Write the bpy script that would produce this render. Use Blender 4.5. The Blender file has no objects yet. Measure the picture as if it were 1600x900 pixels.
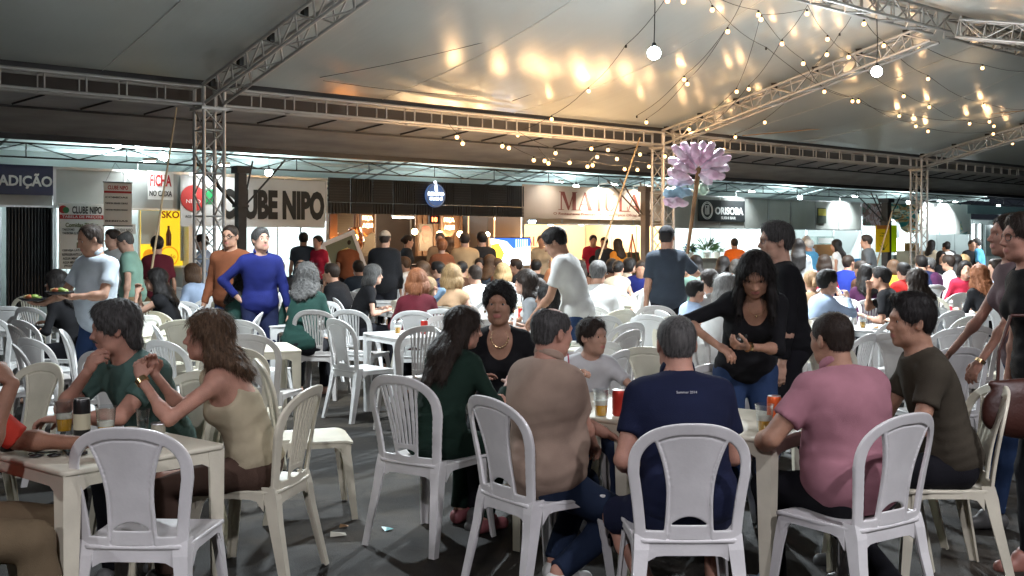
import bpy, math, random
import numpy as np
from mathutils import Vector, Matrix
rnd = random.Random(7)
R = math.radians
SC = bpy.context.scene
COL = SC.collection
# ---------------------------------------------------------------- camera
EYE, HOR, F = 1.54, 378.0, 1680.0        # eye height, horizon row and focal length in pixels of the 1600x900 photograph
cam_d = bpy.data.cameras.new('camera'); cam = bpy.data.objects.new('camera', cam_d); COL.objects.link(cam)
cam.location = (0, 0, EYE); cam.rotation_euler = (R(90), 0, 0)
cam_d.sensor_width = 36; cam_d.lens = F / 1600 * 36; cam_d.shift_y = -(450 - HOR) / 1600
cam_d.clip_start = 0.05; cam_d.clip_end = 500
SC.camera = cam
# ---------------------------------------------------------------- world (night)
w = bpy.data.worlds.new('World'); SC.world = w; w.use_nodes = True
w.node_tree.nodes['Background'].inputs[0].default_value = (0.10, 0.12, 0.16, 1)
w.node_tree.nodes['Background'].inputs[1].default_value = 0.05
SC.view_settings.view_transform = 'Standard'; SC.view_settings.look = 'None'
SC.view_settings.exposure = 1.42; SC.view_settings.gamma = 1
SC.cycles.use_denoising = True
try: SC.cycles.denoiser = 'OPENIMAGEDENOISE'
except Exception: pass
SC.cycles.use_light_tree = True
SC.cycles.max_bounces = 6; SC.cycles.diffuse_bounces = 3; SC.cycles.glossy_bounces = 3
SC.cycles.transmission_bounces = 5; SC.cycles.transparent_max_bounces = 8
SC.cycles.sample_clamp_indirect = 4; SC.cycles.caustics_reflective = False; SC.cycles.caustics_refractive = False

def lamp(name, loc, power, color=(1, 1, 1), radius=0.08, parent=None, typ='POINT', rot=None, size=None, spot=None):
    l = bpy.data.lights.new(name, typ); l.energy = power; l.color = color
    if typ == 'POINT' or typ == 'SPOT': l.shadow_soft_size = radius
    if typ == 'SPOT': l.spot_size = R(spot or 120); l.spot_blend = 0.6
    if typ == 'AREA':
        l.shape = 'RECTANGLE'; l.size, l.size_y = size
    o = bpy.data.objects.new(name, l); COL.objects.link(o); o.location = loc
    if rot: o.rotation_euler = rot
    if parent: o.parent = parent
    return o

# the market hall frame: U runs along the eaves and the row of booths, N away from the camera
U = np.array([0.757, 0.653]); N = np.array([-0.653, 0.757])
def ab(a, b):                             # hall coordinates to world
    p = a * U + b * N; return float(p[0]), float(p[1])
def on_line(px, b):                       # where the view direction of a column meets the line at distance b
    d = np.array([(px - 800) / F, 1.0]); s = b / d.dot(N); return s * d
def a_of(px, b): return float(on_line(px, b).dot(U))
def z_of(py, Y): return EYE + (HOR - py) / F * Y
def X_of(px, Y): return (px - 800) / F * Y
EAVE_B, EAVE_Z = 13.77, EYE + 1.85
RIDGE_B, SLOPE = 8.07, 0.226
SHED_B, SHED_Z = 16.36, EYE + 1.55
BOOTH_B, BOOTH_Z = 19.4, EYE + 1.30
ANG = math.atan2(U[1], U[0])

# ---------------------------------------------------------------- object helpers
def tag(o, label=None, cat=None, group=None, kind=None):
    if label: o['label'] = label
    if cat: o['category'] = cat
    if group: o['group'] = group
    if kind: o['kind'] = kind
    return o
def empty(name, loc=(0, 0, 0), rz=0, label=None, cat=None, group=None, parent=None):
    o = bpy.data.objects.new(name, None); o.empty_display_size = 0.2
    COL.objects.link(o); o.location = loc; o.rotation_euler = (0, 0, rz)
    if parent: o.parent = parent
    return tag(o, label, cat, group)
def link(name, me, parent=None, loc=None, rot=None):
    o = bpy.data.objects.new(name, me); COL.objects.link(o)
    if parent: o.parent = parent
    if loc is not None: o.location = loc
    if rot is not None: o.rotation_euler = rot
    return o
def mesh_np(name, V, Q, mats=(), smooth=True, midx=None):
    me = bpy.data.meshes.new(name)
    V = np.asarray(V, np.float32); Q = np.asarray(Q, np.int32); k = Q.shape[1]
    me.vertices.add(len(V)); me.vertices.foreach_set('co', V.ravel())
    me.loops.add(Q.size); me.loops.foreach_set('vertex_index', Q.ravel())
    me.polygons.add(len(Q)); me.polygons.foreach_set('loop_start', np.arange(0, Q.size, k, dtype=np.int32))
    me.polygons.foreach_set('loop_total', np.full(len(Q), k, np.int32))
    me.polygons.foreach_set('use_smooth', np.full(len(Q), smooth, bool))
    for m in mats: me.materials.append(m)
    if midx is not None: me.polygons.foreach_set('material_index', np.asarray(midx, np.int32))
    me.update(calc_edges=True)
    return me
class MB:                                  # collects boxes, tubes and polygons into one mesh
    def __init__(s): s.v = []; s.f = []; s.sm = []
    def poly(s, pts, faces, smooth=False):
        n = len(s.v); s.v += [tuple(map(float, p)) for p in pts]
        s.f += [tuple(i + n for i in f) for f in faces]; s.sm += [smooth] * len(faces); return s
    def box(s, x0, x1, y0, y1, z0, z1):
        p = [(x, y, z) for x in (x0, x1) for y in (y0, y1) for z in (z0, z1)]
        return s.poly(p, [(0, 1, 3, 2), (4, 6, 7, 5), (0, 4, 5, 1), (2, 3, 7, 6), (0, 2, 6, 4), (1, 5, 7, 3)])
    def tube(s, p, q, r, r2=None, n=8, caps=True):
        p = Vector(p); q = Vector(q); r2 = r if r2 is None else r2
        d = (q - p).normalized(); a = d.orthogonal().normalized(); b = d.cross(a)
        pts = []
        for c, rr in ((p, r), (q, r2)):
            for i in range(n):
                t = 2 * math.pi * i / n; pts.append(c + (a * math.cos(t) + b * math.sin(t)) * rr)
        f = [(i, (i + 1) % n, n + (i + 1) % n, n + i) for i in range(n)]
        s.poly(pts, f, True)
        if caps: s.poly(pts, [tuple(range(n))[::-1], tuple(range(n, 2 * n))])
        return s
    def path(s, pts, r, n=5):
        for p, q in zip(pts[:-1], pts[1:]): s.tube(p, q, r, n=n, caps=False)
        return s
    def lathe(s, prof, n=16, c=(0, 0, 0), cap=True):
        pts = [(c[0] + r * math.cos(2 * math.pi * i / n), c[1] + r * math.sin(2 * math.pi * i / n), c[2] + z) for r, z in prof for i in range(n)]
        f = [(j * n + i, j * n + (i + 1) % n, (j + 1) * n + (i + 1) % n, (j + 1) * n + i) for j in range(len(prof) - 1) for i in range(n)]
        s.poly(pts, f, True)
        if cap:
            s.poly(pts[:n], [tuple(range(n))[::-1]]); s.poly(pts[-n:], [tuple(range(n))])
        return s
    def prism(s, outline, z0, z1):          # outline in x,y
        n = len(outline); pts = [(x, y, z0) for x, y in outline] + [(x, y, z1) for x, y in outline]
        return s.poly(pts, [tuple(range(n))[::-1], tuple(range(n, 2 * n))] + [(i, (i + 1) % n, n + (i + 1) % n, n + i) for i in range(n)])
    def data(s, name, mat):
        me = bpy.data.meshes.new(name); me.from_pydata(s.v, [], s.f)
        me.polygons.foreach_set('use_smooth', s.sm); me.update()
        for m in (mat if isinstance(mat, (list, tuple)) else [mat]): me.materials.append(m)
        return me
    def build(s, name, mat, parent=None, loc=None, rot=None): return link(name, s.data(name, mat), parent, loc, rot)
_unit = {}
def rod(name, p, q, r, mat, parent=None, n=8):   # a straight tube between two points, sharing one unit mesh per material
    key = (mat.name, n)
    if key not in _unit: _unit[key] = MB().tube((0, 0, 0), (0, 0, 1), 1, n=n).data('rod', mat)
    p = Vector(p); q = Vector(q); d = q - p
    o = link(name, _unit[key], parent)
    o.location = p; o.rotation_mode = 'QUATERNION'; o.rotation_quaternion = d.to_track_quat('Z', 'Y'); o.scale = (r, r, d.length)
    return o
_cube = {}
def block(name, x0, x1, y0, y1, z0, z1, mat, parent=None):   # a box sharing one unit mesh per material
    if mat.name not in _cube: _cube[mat.name] = MB().box(0, 1, 0, 1, 0, 1).data('block', mat)
    o = link(name, _cube[mat.name], parent); o.location = (x0, y0, z0); o.scale = (x1 - x0, y1 - y0, z1 - z0); return o

# ---------------------------------------------------------------- materials
_mc = {}
def mat(name, col, rough=0.6, metal=0.0, emit=None, estr=0.0, noise=0.0, nscale=30.0, stretch=(1, 1, 1), bump=0.0, bscale=None,
        spec=0.5, col2=None, alpha=1.0, trans=0.0, sheen=0.0, sss=0.0, sample=True, detail=4.0):
    if name in _mc: return _mc[name]
    m = bpy.data.materials.new(name); m.use_nodes = True; nt = m.node_tree; L = nt.links
    b = nt.nodes['Principled BSDF']; c = (*col[:3], 1)
    b.inputs['Base Color'].default_value = c; b.inputs['Roughness'].default_value = rough; b.inputs['Metallic'].default_value = metal
    b.inputs['Specular IOR Level'].default_value = spec
    if sheen: b.inputs['Sheen Weight'].default_value = sheen
    if sss: b.inputs['Subsurface Weight'].default_value = sss; b.inputs['Subsurface Radius'].default_value = (0.02, 0.008, 0.004)
    if trans: b.inputs['Transmission Weight'].default_value = trans
    if emit: b.inputs['Emission Color'].default_value = (*emit, 1); b.inputs['Emission Strength'].default_value = estr
    if noise or bump:
        tc = nt.nodes.new('ShaderNodeTexCoord'); mp = nt.nodes.new('ShaderNodeMapping'); mp.inputs['Scale'].default_value = stretch
        L.new(tc.outputs['Object'], mp.inputs[0])
        n = nt.nodes.new('ShaderNodeTexNoise'); n.inputs['Scale'].default_value = nscale; n.inputs['Detail'].default_value = detail; L.new(mp.outputs[0], n.inputs[0])
        if noise:
            rp = nt.nodes.new('ShaderNodeMapRange'); rp.inputs[1].default_value = 0.3; rp.inputs[2].default_value = 0.7; L.new(n.outputs[0], rp.inputs[0])
            mx = nt.nodes.new('ShaderNodeMix'); mx.data_type = 'RGBA'; L.new(rp.outputs[0], mx.inputs[0])
            mx.inputs[6].default_value = c
            mx.inputs[7].default_value = (*col2, 1) if col2 else (*[x * (1 - noise) for x in col[:3]], 1)
            L.new(mx.outputs[2], b.inputs['Base Color'])
        if bump:
            n2 = n
            if bscale:
                n2 = nt.nodes.new('ShaderNodeTexNoise'); n2.inputs['Scale'].default_value = bscale; n2.inputs['Detail'].default_value = 3; L.new(mp.outputs[0], n2.inputs[0])
            bp = nt.nodes.new('ShaderNodeBump'); bp.inputs['Strength'].default_value = bump; bp.inputs['Distance'].default_value = 0.01
            L.new(n2.outputs[0], bp.inputs['Height']); L.new(bp.outputs[0], b.inputs['Normal'])
    if not sample:
        m.cycles.emission_sampling = 'NONE'
    _mc[name] = m; return m
def glow(name, col, s, sample=False):
    if name in _mc: return _mc[name]
    m = bpy.data.materials.new(name); m.use_nodes = True; nt = m.node_tree; nt.nodes.clear()
    e = nt.nodes.new('ShaderNodeEmission'); e.inputs[0].default_value = (*col, 1); e.inputs[1].default_value = s
    o = nt.nodes.new('ShaderNodeOutputMaterial'); nt.links.new(e.outputs[0], o.inputs[0])
    if not sample: m.cycles.emission_sampling = 'NONE'
    _mc[name] = m; return m
def glass(name, col=(1, 1, 1), rough=0.02, alpha=0.25):   # thin clear plastic or glass
    if name in _mc: return _mc[name]
    m = bpy.data.materials.new(name); m.use_nodes = True; nt = m.node_tree; nt.nodes.clear()
    t = nt.nodes.new('ShaderNodeBsdfTransparent'); t.inputs[0].default_value = (*col, 1)
    g = nt.nodes.new('ShaderNodeBsdfGlossy'); g.inputs['Roughness'].default_value = rough + 0.05
    lw = nt.nodes.new('ShaderNodeLayerWeight'); lw.inputs[0].default_value = alpha
    mx = nt.nodes.new('ShaderNodeMixShader'); o = nt.nodes.new('ShaderNodeOutputMaterial')
    nt.links.new(lw.outputs['Facing'], mx.inputs[0]); nt.links.new(t.outputs[0], mx.inputs[1]); nt.links.new(g.outputs[0], mx.inputs[2]); nt.links.new(mx.outputs[0], o.inputs[0])
    _mc[name] = m; return m
def text(body, size, mat_, parent, loc, rot=(math.pi / 2, 0, 0), sx=1.0, bold=0.0, depth=0.004, width=None, height=None, name='lettering', shear=0.0):
    c = bpy.data.curves.new('t', 'FONT'); c.body = body; c.size = size; c.align_x = 'CENTER'; c.align_y = 'CENTER'
    c.offset = bold * size; c.extrude = depth; c.shear = shear; c.resolution_u = 3; c.space_line = 0.9
    o = bpy.data.objects.new('t', c); COL.objects.link(o)
    me = bpy.data.meshes.new_from_object(o); bpy.data.objects.remove(o); bpy.data.curves.remove(c)
    n = len(me.vertices); co = np.zeros(n * 3, np.float32); me.vertices.foreach_get('co', co); co = co.reshape(-1, 3)
    lo, hi = co.min(0), co.max(0); co[:, :2] -= ((lo + hi) / 2)[:2]; co[:, 0] *= sx
    if width: co[:, 0] *= width / max(1e-6, (hi - lo)[0] * sx)
    if height: co[:, 1] *= height / max(1e-6, (hi - lo)[1])
    me.vertices.foreach_set('co', co.ravel()); me.update(); me.materials.clear(); me.materials.append(mat_)
    if parent is not None and parent.type == 'EMPTY':
        for c_ in parent.children:
            if c_.name.split('.')[0] in ('panel', 'disc', 'case', 'sign_plate', 'board'): parent = c_; break
    return link(name, me, parent, loc, rot)
# ================================================================ signed-distance modelling (numpy surface nets)
def _n(v): v = np.asarray(v, float); return v / (np.linalg.norm(v) + 1e-12)
def V3(*a): return np.array(a, float)
class Cap:                                  # tapered capsule, optionally with a flat end at b
    def __init__(s, a, b, ra, rb, k=0.02, flat=False, sub=False):
        s.a = np.asarray(a, float); s.b = np.asarray(b, float); s.ra = ra; s.rb = rb; s.k = k; s.flat = flat; s.sub = sub
        s.lo = np.minimum(s.a - ra, s.b - rb); s.hi = np.maximum(s.a + ra, s.b + rb)
    def __call__(s, p):
        d = s.b - s.a; L2 = d.dot(d) + 1e-12; t = (p - s.a) @ d / L2
        tc = np.clip(t, 0, 1.3 if s.flat else 1)
        q = p - s.a - tc[:, None] * d
        r = np.sqrt((q * q).sum(1)) - (s.ra + (s.rb - s.ra) * np.minimum(tc, 1))
        if s.flat: r = np.maximum(r, (t - 1) * math.sqrt(L2))
        return r
class Ell:
    def __init__(s, c, r, fr=None, k=0.02, sub=False):
        s.c = np.asarray(c, float); s.r = np.asarray(r, float); s.fr = np.eye(3) if fr is None else fr; s.k = k; s.sub = sub
        m = max(r); s.lo = s.c - m; s.hi = s.c + m
    def __call__(s, p):
        q = (p - s.c) @ s.fr.T
        k0 = np.sqrt(((q / s.r) ** 2).sum(1)); k1 = np.sqrt(((q / s.r ** 2) ** 2).sum(1)) + 1e-9
        return np.maximum(k0 * (k0 - 1) / k1, -min(s.r))
class Fn:                                   # any function, kept everywhere
    def __init__(s, f, k=0.01, sub=False, lo=(-9, -9, -9), hi=(9, 9, 9)): s.f = f; s.k = k; s.sub = sub; s.lo = np.array(lo); s.hi = np.array(hi)
    def __call__(s, p): return s.f(p)
def smin(a, b, k):
    h = np.maximum(k - np.abs(a - b), 0) / k
    return np.minimum(a, b) - h * h * k * 0.25
def field(prims, p, disp=None):
    d = None
    for q in prims:
        if q.sub: continue
        v = q(p); d = v if d is None else smin(d, v, q.k)
    if d is None: d = np.full(len(p), 1.0)
    if disp is not None: d = d + disp(p)
    for q in prims:
        if q.sub: d = -smin(-d, q(p), q.k)
    return d
def nets(D, org, h):
    ins = D < 0
    nx, ny, nz = D.shape
    c = np.zeros((nx - 1, ny - 1, nz - 1), np.int8)
    for i in (0, 1):
        for j in (0, 1):
            for k in (0, 1): c += ins[i:nx - 1 + i, j:ny - 1 + j, k:nz - 1 + k]
    I = np.argwhere((c > 0) & (c < 8))
    if len(I) == 0: return np.zeros((0, 3)), np.zeros((0, 4), int)
    idx = np.full(c.shape, -1, np.int64); idx[tuple(I.T)] = np.arange(len(I))
    acc = np.zeros((len(I), 3)); cnt = np.zeros(len(I))
    cr = [(i, j, k) for i in (0, 1) for j in (0, 1) for k in (0, 1)]
    val = {o: D[I[:, 0] + o[0], I[:, 1] + o[1], I[:, 2] + o[2]] for o in cr}
    for o in cr:
        for ax in range(3):
            if o[ax]: continue
            e = list(o); e[ax] = 1; e = tuple(e); va, vb = val[o], val[e]
            m = (va < 0) != (vb < 0); t = np.where(m, va / np.where(va == vb, 1, va - vb), 0)
            for x in range(3): acc[:, x] += m * (o[x] + (t if x == ax else 0))
            cnt += m
    P = (I + acc / cnt[:, None]) * h + org
    Q = []
    for ax in range(3):
        sl = [slice(None)] * 3; sh = [slice(None)] * 3; sl[ax] = slice(0, -1); sh[ax] = slice(1, None)
        a = ins[tuple(sl)]; b = ins[tuple(sh)]; u, v = [x for x in range(3) if x != ax]
        E = np.argwhere(a != b); ok = (E[:, u] > 0) & (E[:, v] > 0) & (E[:, u] < D.shape[u] - 1) & (E[:, v] < D.shape[v] - 1)
        E = E[ok]
        if not len(E): continue
        f = a[tuple(E.T)]
        def cell(du, dv):
            q = E.copy(); q[:, u] -= du; q[:, v] -= dv; return idx[tuple(q.T)]
        q = np.stack([cell(1, 1), cell(0, 1), cell(0, 0), cell(1, 0)], 1)
        if ax == 1: f = ~f
        q[~f] = q[~f][:, ::-1]
        Q.append(q)
    Q = np.concatenate(Q); Q = Q[(Q >= 0).all(1)]
    return P, Q
def sculpt(prims, h, box=None, disp=None, damp=0.0):
    B = 12
    if box is None:
        pos = [q for q in prims if not q.sub]
        lo = np.min([q.lo for q in pos], 0) - 3 * h - damp; hi = np.max([q.hi for q in pos], 0) + 3 * h + damp
    else: lo, hi = np.array(box[0], float), np.array(box[1], float)
    n = np.maximum(1, np.ceil((hi - lo) / (h * B)).astype(int))
    D = np.full(tuple(n * B + 1), 1.0, np.float32)
    C = np.stack(np.meshgrid(*[np.arange(m) for m in n], indexing='ij'), -1).reshape(-1, 3)
    ctr = lo + (C + 0.5) * B * h; rad = B * h * 0.5 * 1.7321
    dc = field(prims, ctr, disp)
    dp = [q(ctr) for q in prims]
    g = np.stack(np.meshgrid(*[np.arange(B + 1)] * 3, indexing='ij'), -1).reshape(-1, 3) * h
    for i, (c, d) in enumerate(zip(C, dc)):
        s = tuple(slice(x * B, x * B + B + 1) for x in c)
        if abs(d) > rad * 1.25 + damp + 0.01:
            if d < 0: D[s] = np.minimum(D[s], -1)
            continue
        use = [q for q, v in zip(prims, dp) if v[i] < rad * 1.4 + q.k + damp + max(0, d) + (0.02 if isinstance(q, Ell) else 0)]
        if not any(not q.sub for q in use): continue
        v = field(use, g + (lo + c * B * h), disp)
        D[s] = v.reshape(B + 1, B + 1, B + 1)
    return nets(D, lo, h)
def merge(parts):
    Vs, Qs, n = [], [], 0
    for V_, Q_ in parts:
        Vs.append(V_); Qs.append(Q_ + n); n += len(V_)
    return np.concatenate(Vs), np.concatenate(Qs)
def prune(V_, Q_, keepmask):
    Q_ = Q_[keepmask[Q_].any(1)]
    used = np.unique(Q_); m = np.full(len(V_), -1, np.int64); m[used] = np.arange(len(used))
    return V_[used], m[Q_]
def inbox(V_, b, grow=0.0): return ((V_ > np.array(b[0]) - grow) & (V_ < np.array(b[1]) + grow)).all(1)
def wav(p, f, s):                            # cheap smooth noise
    x, y, z = p[:, 0] * f, p[:, 1] * f, p[:, 2] * f
    return (np.sin(x + 1.7 * np.sin(y * .8 + s) + s) * np.sin(y * 1.1 + 1.3 * np.sin(z * .9 + 2 * s)) + .5 * np.sin(2.1 * z + 1.9 * np.sin(x * 1.3 + s) + s * 3))
# ================================================================ people
SKINS = {}
def skin(tone):
    t = {'l': (0.56, 0.33, 0.24), 'm': (0.44, 0.24, 0.16), 'd': (0.30, 0.15, 0.095), 'r': (0.50, 0.26, 0.19)}[tone]
    return mat('skin_' + tone, t, 0.56, noise=0.3, nscale=17, bump=0.25, bscale=210, spec=0.32, sss=0.08, detail=8)
def lipm(tone): return mat('lip_' + tone, {'l': (.46, .17, .15), 'm': (.36, .13, .11), 'd': (.22, .08, .07), 'r': (.42, .16, .14)}[tone], 0.4)
def hairm(name, col, col2=None):
    return mat('hair_' + name, col, 0.55, noise=0.55, nscale=40, stretch=(3, 3, .35), bump=0.5, spec=0.22, col2=col2, detail=6)
HAIRC = {'black': ((.006, .005, .005), (.016, .013, .012)), 'dark': ((.014, .009, .007), (.034, .022, .016)), 'brown': ((.045, .024, .014), (.10, .055, .03)),
         'auburn': ((.16, .055, .022), (.28, .11, .05)), 'blond': ((.38, .25, .12), (.18, .11, .05)), 'grey': ((.12, .115, .11), (.035, .034, .034)),
         'silver': ((.36, .35, .34), (.17, .165, .16)), 'salt': ((.022, .020, .019), (.085, .082, .08)), 'streak': ((.030, .017, .011), (.16, .095, .055)), 'hlong': ((.16, .085, .04), (.34, .21, .11))}
def cloth(name, col, pat=None):
    return mat('cloth_' + name, col, 0.85, noise=0.24, nscale=7, bump=0.45, bscale=420 if pat is None else pat, spec=0.18)
def rot(rz=0, rx=0, ry=0):
    return np.array(Matrix.Rotation(rz, 3, 'Z') @ Matrix.Rotation(rx, 3, 'X') @ Matrix.Rotation(ry, 3, 'Y'))
def ik(a, t, l1, l2, hint):
    a = np.asarray(a, float); t = np.asarray(t, float); d = t - a; L = np.linalg.norm(d); mx = (l1 + l2) * 0.995
    if L > mx: t = a + d / L * mx; d = t - a; L = mx
    L = max(L, abs(l1 - l2) + .02)
    x = (l1 * l1 - l2 * l2 + L * L) / (2 * L); hgt = math.sqrt(max(0, l1 * l1 - x * x)); u = d / (np.linalg.norm(d) + 1e-9)
    hh = np.asarray(hint, float) - a; hh = hh - u * hh.dot(u); hh = _n(hh)
    return a + u * x + hh * hgt, t
def hand_prims(w_, d, nrm, s, side, curl=0.6, r=1.0, spread=.12):
    # wrist w_, pointing d, palm normal nrm; thumb leaves the inner side of the palm
    d = _n(d); nrm = _n(nrm - d * d.dot(nrm)); x = np.cross(d, nrm) * side
    P = [Ell(w_ + d * .048 * s, (.036 * s, .050 * s, .016 * s), np.stack([x, d, nrm]), .012)]
    for i, (o, ln) in enumerate(((-.029, .064), (-.010, .076), (.010, .071), (.028, .056))):
        c = curl * (1 + .12 * i); p = w_ + d * (.086 - .004 * abs(i - 1.4)) * s + x * (-o) * s
        dd = _n(d - x * o * spread * 12)
        for j, (fr, rr) in enumerate(((.45, .0092), (.32, .0084), (.26, .0072))):
            ang = c * (.55 + .5 * j); v = dd * math.cos(ang) + nrm * math.sin(ang)
            q = p + v * ln * fr * s * 1.05; P.append(Cap(p, q, rr * r * s, rr * .93 * r * s, .005)); p = q
    p = w_ + d * .022 * s + x * .024 * s
    for v, ln, rr in ((_n(x * .75 + d * .8 + nrm * .45), .038, .012), (_n(x * .35 + d + nrm * (.3 + .5 * curl)), .032, .0100), (_n(d + nrm * (.3 + .8 * curl) - x * .1), .024, .0085)):
        q = p + v * ln * s; P.append(Cap(p, q, rr * s, rr * .9 * s, .006)); p = q
    return P
LODS = {0: dict(b=.0135, hd=.0037, ha=.0055, c=.0115, hr=.0062), 1: dict(b=.023, hd=.0085, ha=.0105, c=.018, hr=.011), 2: dict(b=.032, hd=.015, ha=.016, c=.026, hr=.017)}
_eye = {}
def eye_mesh(h):
    if h not in _eye:
        V_, F_, M_ = [], [], []
        n, m = 16, 10
        for j in range(m + 1):
            ph = math.pi * j / m
            for i in range(n):
                t = 2 * math.pi * i / n; V_.append((math.sin(ph) * math.cos(t), math.cos(ph), math.sin(ph) * math.sin(t)))
        for j in range(m):
            for i in range(n):
                F_.append((j * n + i, j * n + (i + 1) % n, (j + 1) * n + (i + 1) % n, (j + 1) * n + i)); M_.append(1 if j < 2 else 0)
        _eye[h] = mesh_np('eye', np.array(V_) * .0122, F_, (mat('eye_white', (.62, .58, .55), .25), mat('iris', (.02, .012, .008), .15)), True, M_)
    return _eye[h]
def person(label, cat, loc, face, lod=1, pose='sit', s=1.0, fem=False, fat=1.0, tone='m', hair='short', hc='dark', lean=8, slouch=10, head=(0, 0, 0),
           lh=None, rh=None, lhint=None, rhint=None, lcurl=.7, rcurl=.7, ldir=None, rdir=None, lnrm=None, rnrm=None, lf=None, rf=None, lk=None, rk=None,
           top=('white', (.75, .75, .75)), sleeve=.55, neckl='crew', bottom=('jeans', (.04, .06, .13)), leglen='long', shoe=('shoe', (.1, .1, .1)), extra=(), group=None,
           twist=0, pelvis=None, seat_h=.43, skirt=False, child=False, beard=None, name='person', belly=0, halter=False, cap=None, shoulders=1.0, brow=None, feetup=False, legs=True, moust=None):
    """face: heading in degrees (0 looks along +Y, positive turns left). Hands and feet are given in the person's own frame (x right, y forward, z up)."""
    q = LODS[lod]; root = empty(name, (loc[0], loc[1], loc[2] if len(loc) > 2 else 0), R(face), label, cat, group)
    hs = s * (1.10 if child else 1.0)        # a child's head is larger for its body
    sw = (.148 if fem else .168) * s * shoulders; hw = .092 * s
    sit = pose == 'sit'
    P0 = V3(*(pelvis if pelvis is not None else (0, -.045 + .16 * (fat - 1), seat_h + .095 * s) if sit else (0, 0, .93 * s)))
    t1 = rot(0, -R(lean)); t2 = rot(R(twist), 0) @ rot(0, -R(lean + slouch))
    up1 = t1 @ V3(0, 0, 1); up2 = t2 @ V3(0, 0, 1); fw2 = t2 @ V3(0, 1, 0); rt2 = t2 @ V3(1, 0, 0)
    waist = P0 + up1 * .19 * s; chest = waist + up2 * .17 * s; neck = chest + up2 * .165 * s
    SL = chest + up2 * .092 * s - rt2 * sw; SR = chest + up2 * .092 * s + rt2 * sw
    Hf = rot(R(head[0])) @ rot(0, R(head[1])) @ rot(0, 0, R(head[2]))
    # the head keeps its own heading; the neck joins it to the torso
    hfr = Hf.T                                # rows: head axes
    HX, HY, HZ = Hf[:, 0], Hf[:, 1], Hf[:, 2]
    nk = neck + (up2 * .6 + V3(0, 0, .4)) * .075 * s
    HC = nk + HZ * .075 * hs + HY * .022 * hs
    def hp(x, y, z): return HC + (HX * x + HY * y + HZ * z) * hs
    f1, f2 = fat, fat
    fr1, fr2 = t1.T, t2.T
    torso = [Ell(P0 + up1 * .02 * s, ((.168 if fem else .155) * s * f1, .118 * s * f1, .12 * s), fr1, .06), Ell(waist + up1 * -.02 * s + (fw2 * belly), ((.125 if fem else .142) * s * f1, (.095 + belly * .6) * s * f1, .16 * s), fr1, .08),
             Ell(chest, ((.138 if fem else .16) * s * f2, .105 * s * f2, .155 * s), fr2, .08), Cap(SL + rt2 * .03, SR - rt2 * .03, .052 * s, .052 * s, .06),
             Cap(neck - up2 * .045 * s, SL + rt2 * .03 * s, .050 * s, .040 * s, .06), Cap(neck - up2 * .045 * s, SR - rt2 * .03 * s, .050 * s, .040 * s, .06)]
    if fem: torso += [Ell(chest + fw2 * .075 * s - up2 * .03 * s + rt2 * o * s, (.062 * s, .058 * s, .062 * s), fr2, .03) for o in (-.068, .068)]
    nr = (.047 if fem or child else .060) * s
    neckp = [Cap(neck - up2 * .03 * s, HC - HZ * .05 * hs - HY * .022 * hs, nr * 1.1, nr * .98, .03)]
    # ---- head
    Fx = fem or child
    headp = [Ell(hp(0, -.012, .030), (.0765 * hs, .094 * hs, .083 * hs), hfr, .02), Ell(hp(0, .022, -.030), (.060 * hs, .068 * hs, .088 * hs), hfr, .035),
             Cap(hp(-.034, .035, -.078), hp(.034, .035, -.078), .022 * hs, .022 * hs, .035), Ell(hp(0, .066, -.098), ((.017 if Fx else .021) * hs, .016 * hs, .016 * hs), hfr, .028)]
    if lod == 0:
        headp += [Cap(hp(0, .082, .006), hp(0, .104, -.032), .0075 * hs, .0115 * hs, .014), Ell(hp(-.012, .094, -.036), (.009 * hs, .010 * hs, .008 * hs), hfr, .008), Ell(hp(.012, .094, -.036), (.009 * hs, .010 * hs, .008 * hs), hfr, .008),
                  Cap(hp(-.034, .074, .022), hp(-.008, .083, .020), .010 * hs, .010 * hs, .02), Cap(hp(.034, .074, .022), hp(.008, .083, .020), .010 * hs, .010 * hs, .02),
                  Ell(hp(-.038, .054, -.028), (.023 * hs, .022 * hs, .020 * hs), hfr, .025), Ell(hp(.038, .054, -.028), (.023 * hs, .022 * hs, .020 * hs), hfr, .025),
                  Ell(hp(0, .074, -.062), (.022 * hs, .018 * hs, .018 * hs), hfr, .015),
                  Cap(hp(-.018, .083, -.0605), hp(.018, .083, -.0605), .0052 * hs, .0052 * hs, .006), Cap(hp(-.015, .084, -.0705), hp(.015, .084, -.0705), .0062 * hs, .0062 * hs, .006),
                  Ell(hp(-.031, .093, .001), (.018 * hs, .016 * hs, .0115 * hs), hfr, .014, sub=True), Ell(hp(.031, .093, .001), (.018 * hs, .016 * hs, .0115 * hs), hfr, .014, sub=True)]
        for o in (-1, 1):
            headp += [Cap(hp(.0200 * o, .0750, .0105), hp(.042 * o, .0690, .0098), .0068 * hs, .0062 * hs, .004),
                      Cap(hp(.0215 * o, .0760, -.0095), hp(.041 * o, .0700, -.0090), .0050 * hs, .0050 * hs, .006)]
    else:
        headp += [Cap(hp(0, .084, .004), hp(0, .102, -.032), .008 * hs, .0125 * hs, .014), Ell(hp(0, .076, -.066), (.022 * hs, .018 * hs, .017 * hs), hfr, .012),
                  Ell(hp(-.032, .094, .0), (.02 * hs, .018 * hs, .012 * hs), hfr, .012, sub=True), Ell(hp(.032, .094, .0), (.02 * hs, .018 * hs, .012 * hs), hfr, .012, sub=True)]
    for o in (-1, 1):
        ef = np.stack([_n(HX + HY * .35 * o), _n(HY - HX * .35 * o), HZ])
        headp += [Ell(hp(.079 * o, -.008, -.008), (.0075 * hs, .019 * hs, .031 * hs), ef, .008)]
        if lod == 0: headp += [Ell(hp(.087 * o, -.001, -.004), (.006 * hs, .010 * hs, .018 * hs), ef, .006, sub=True)]
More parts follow.
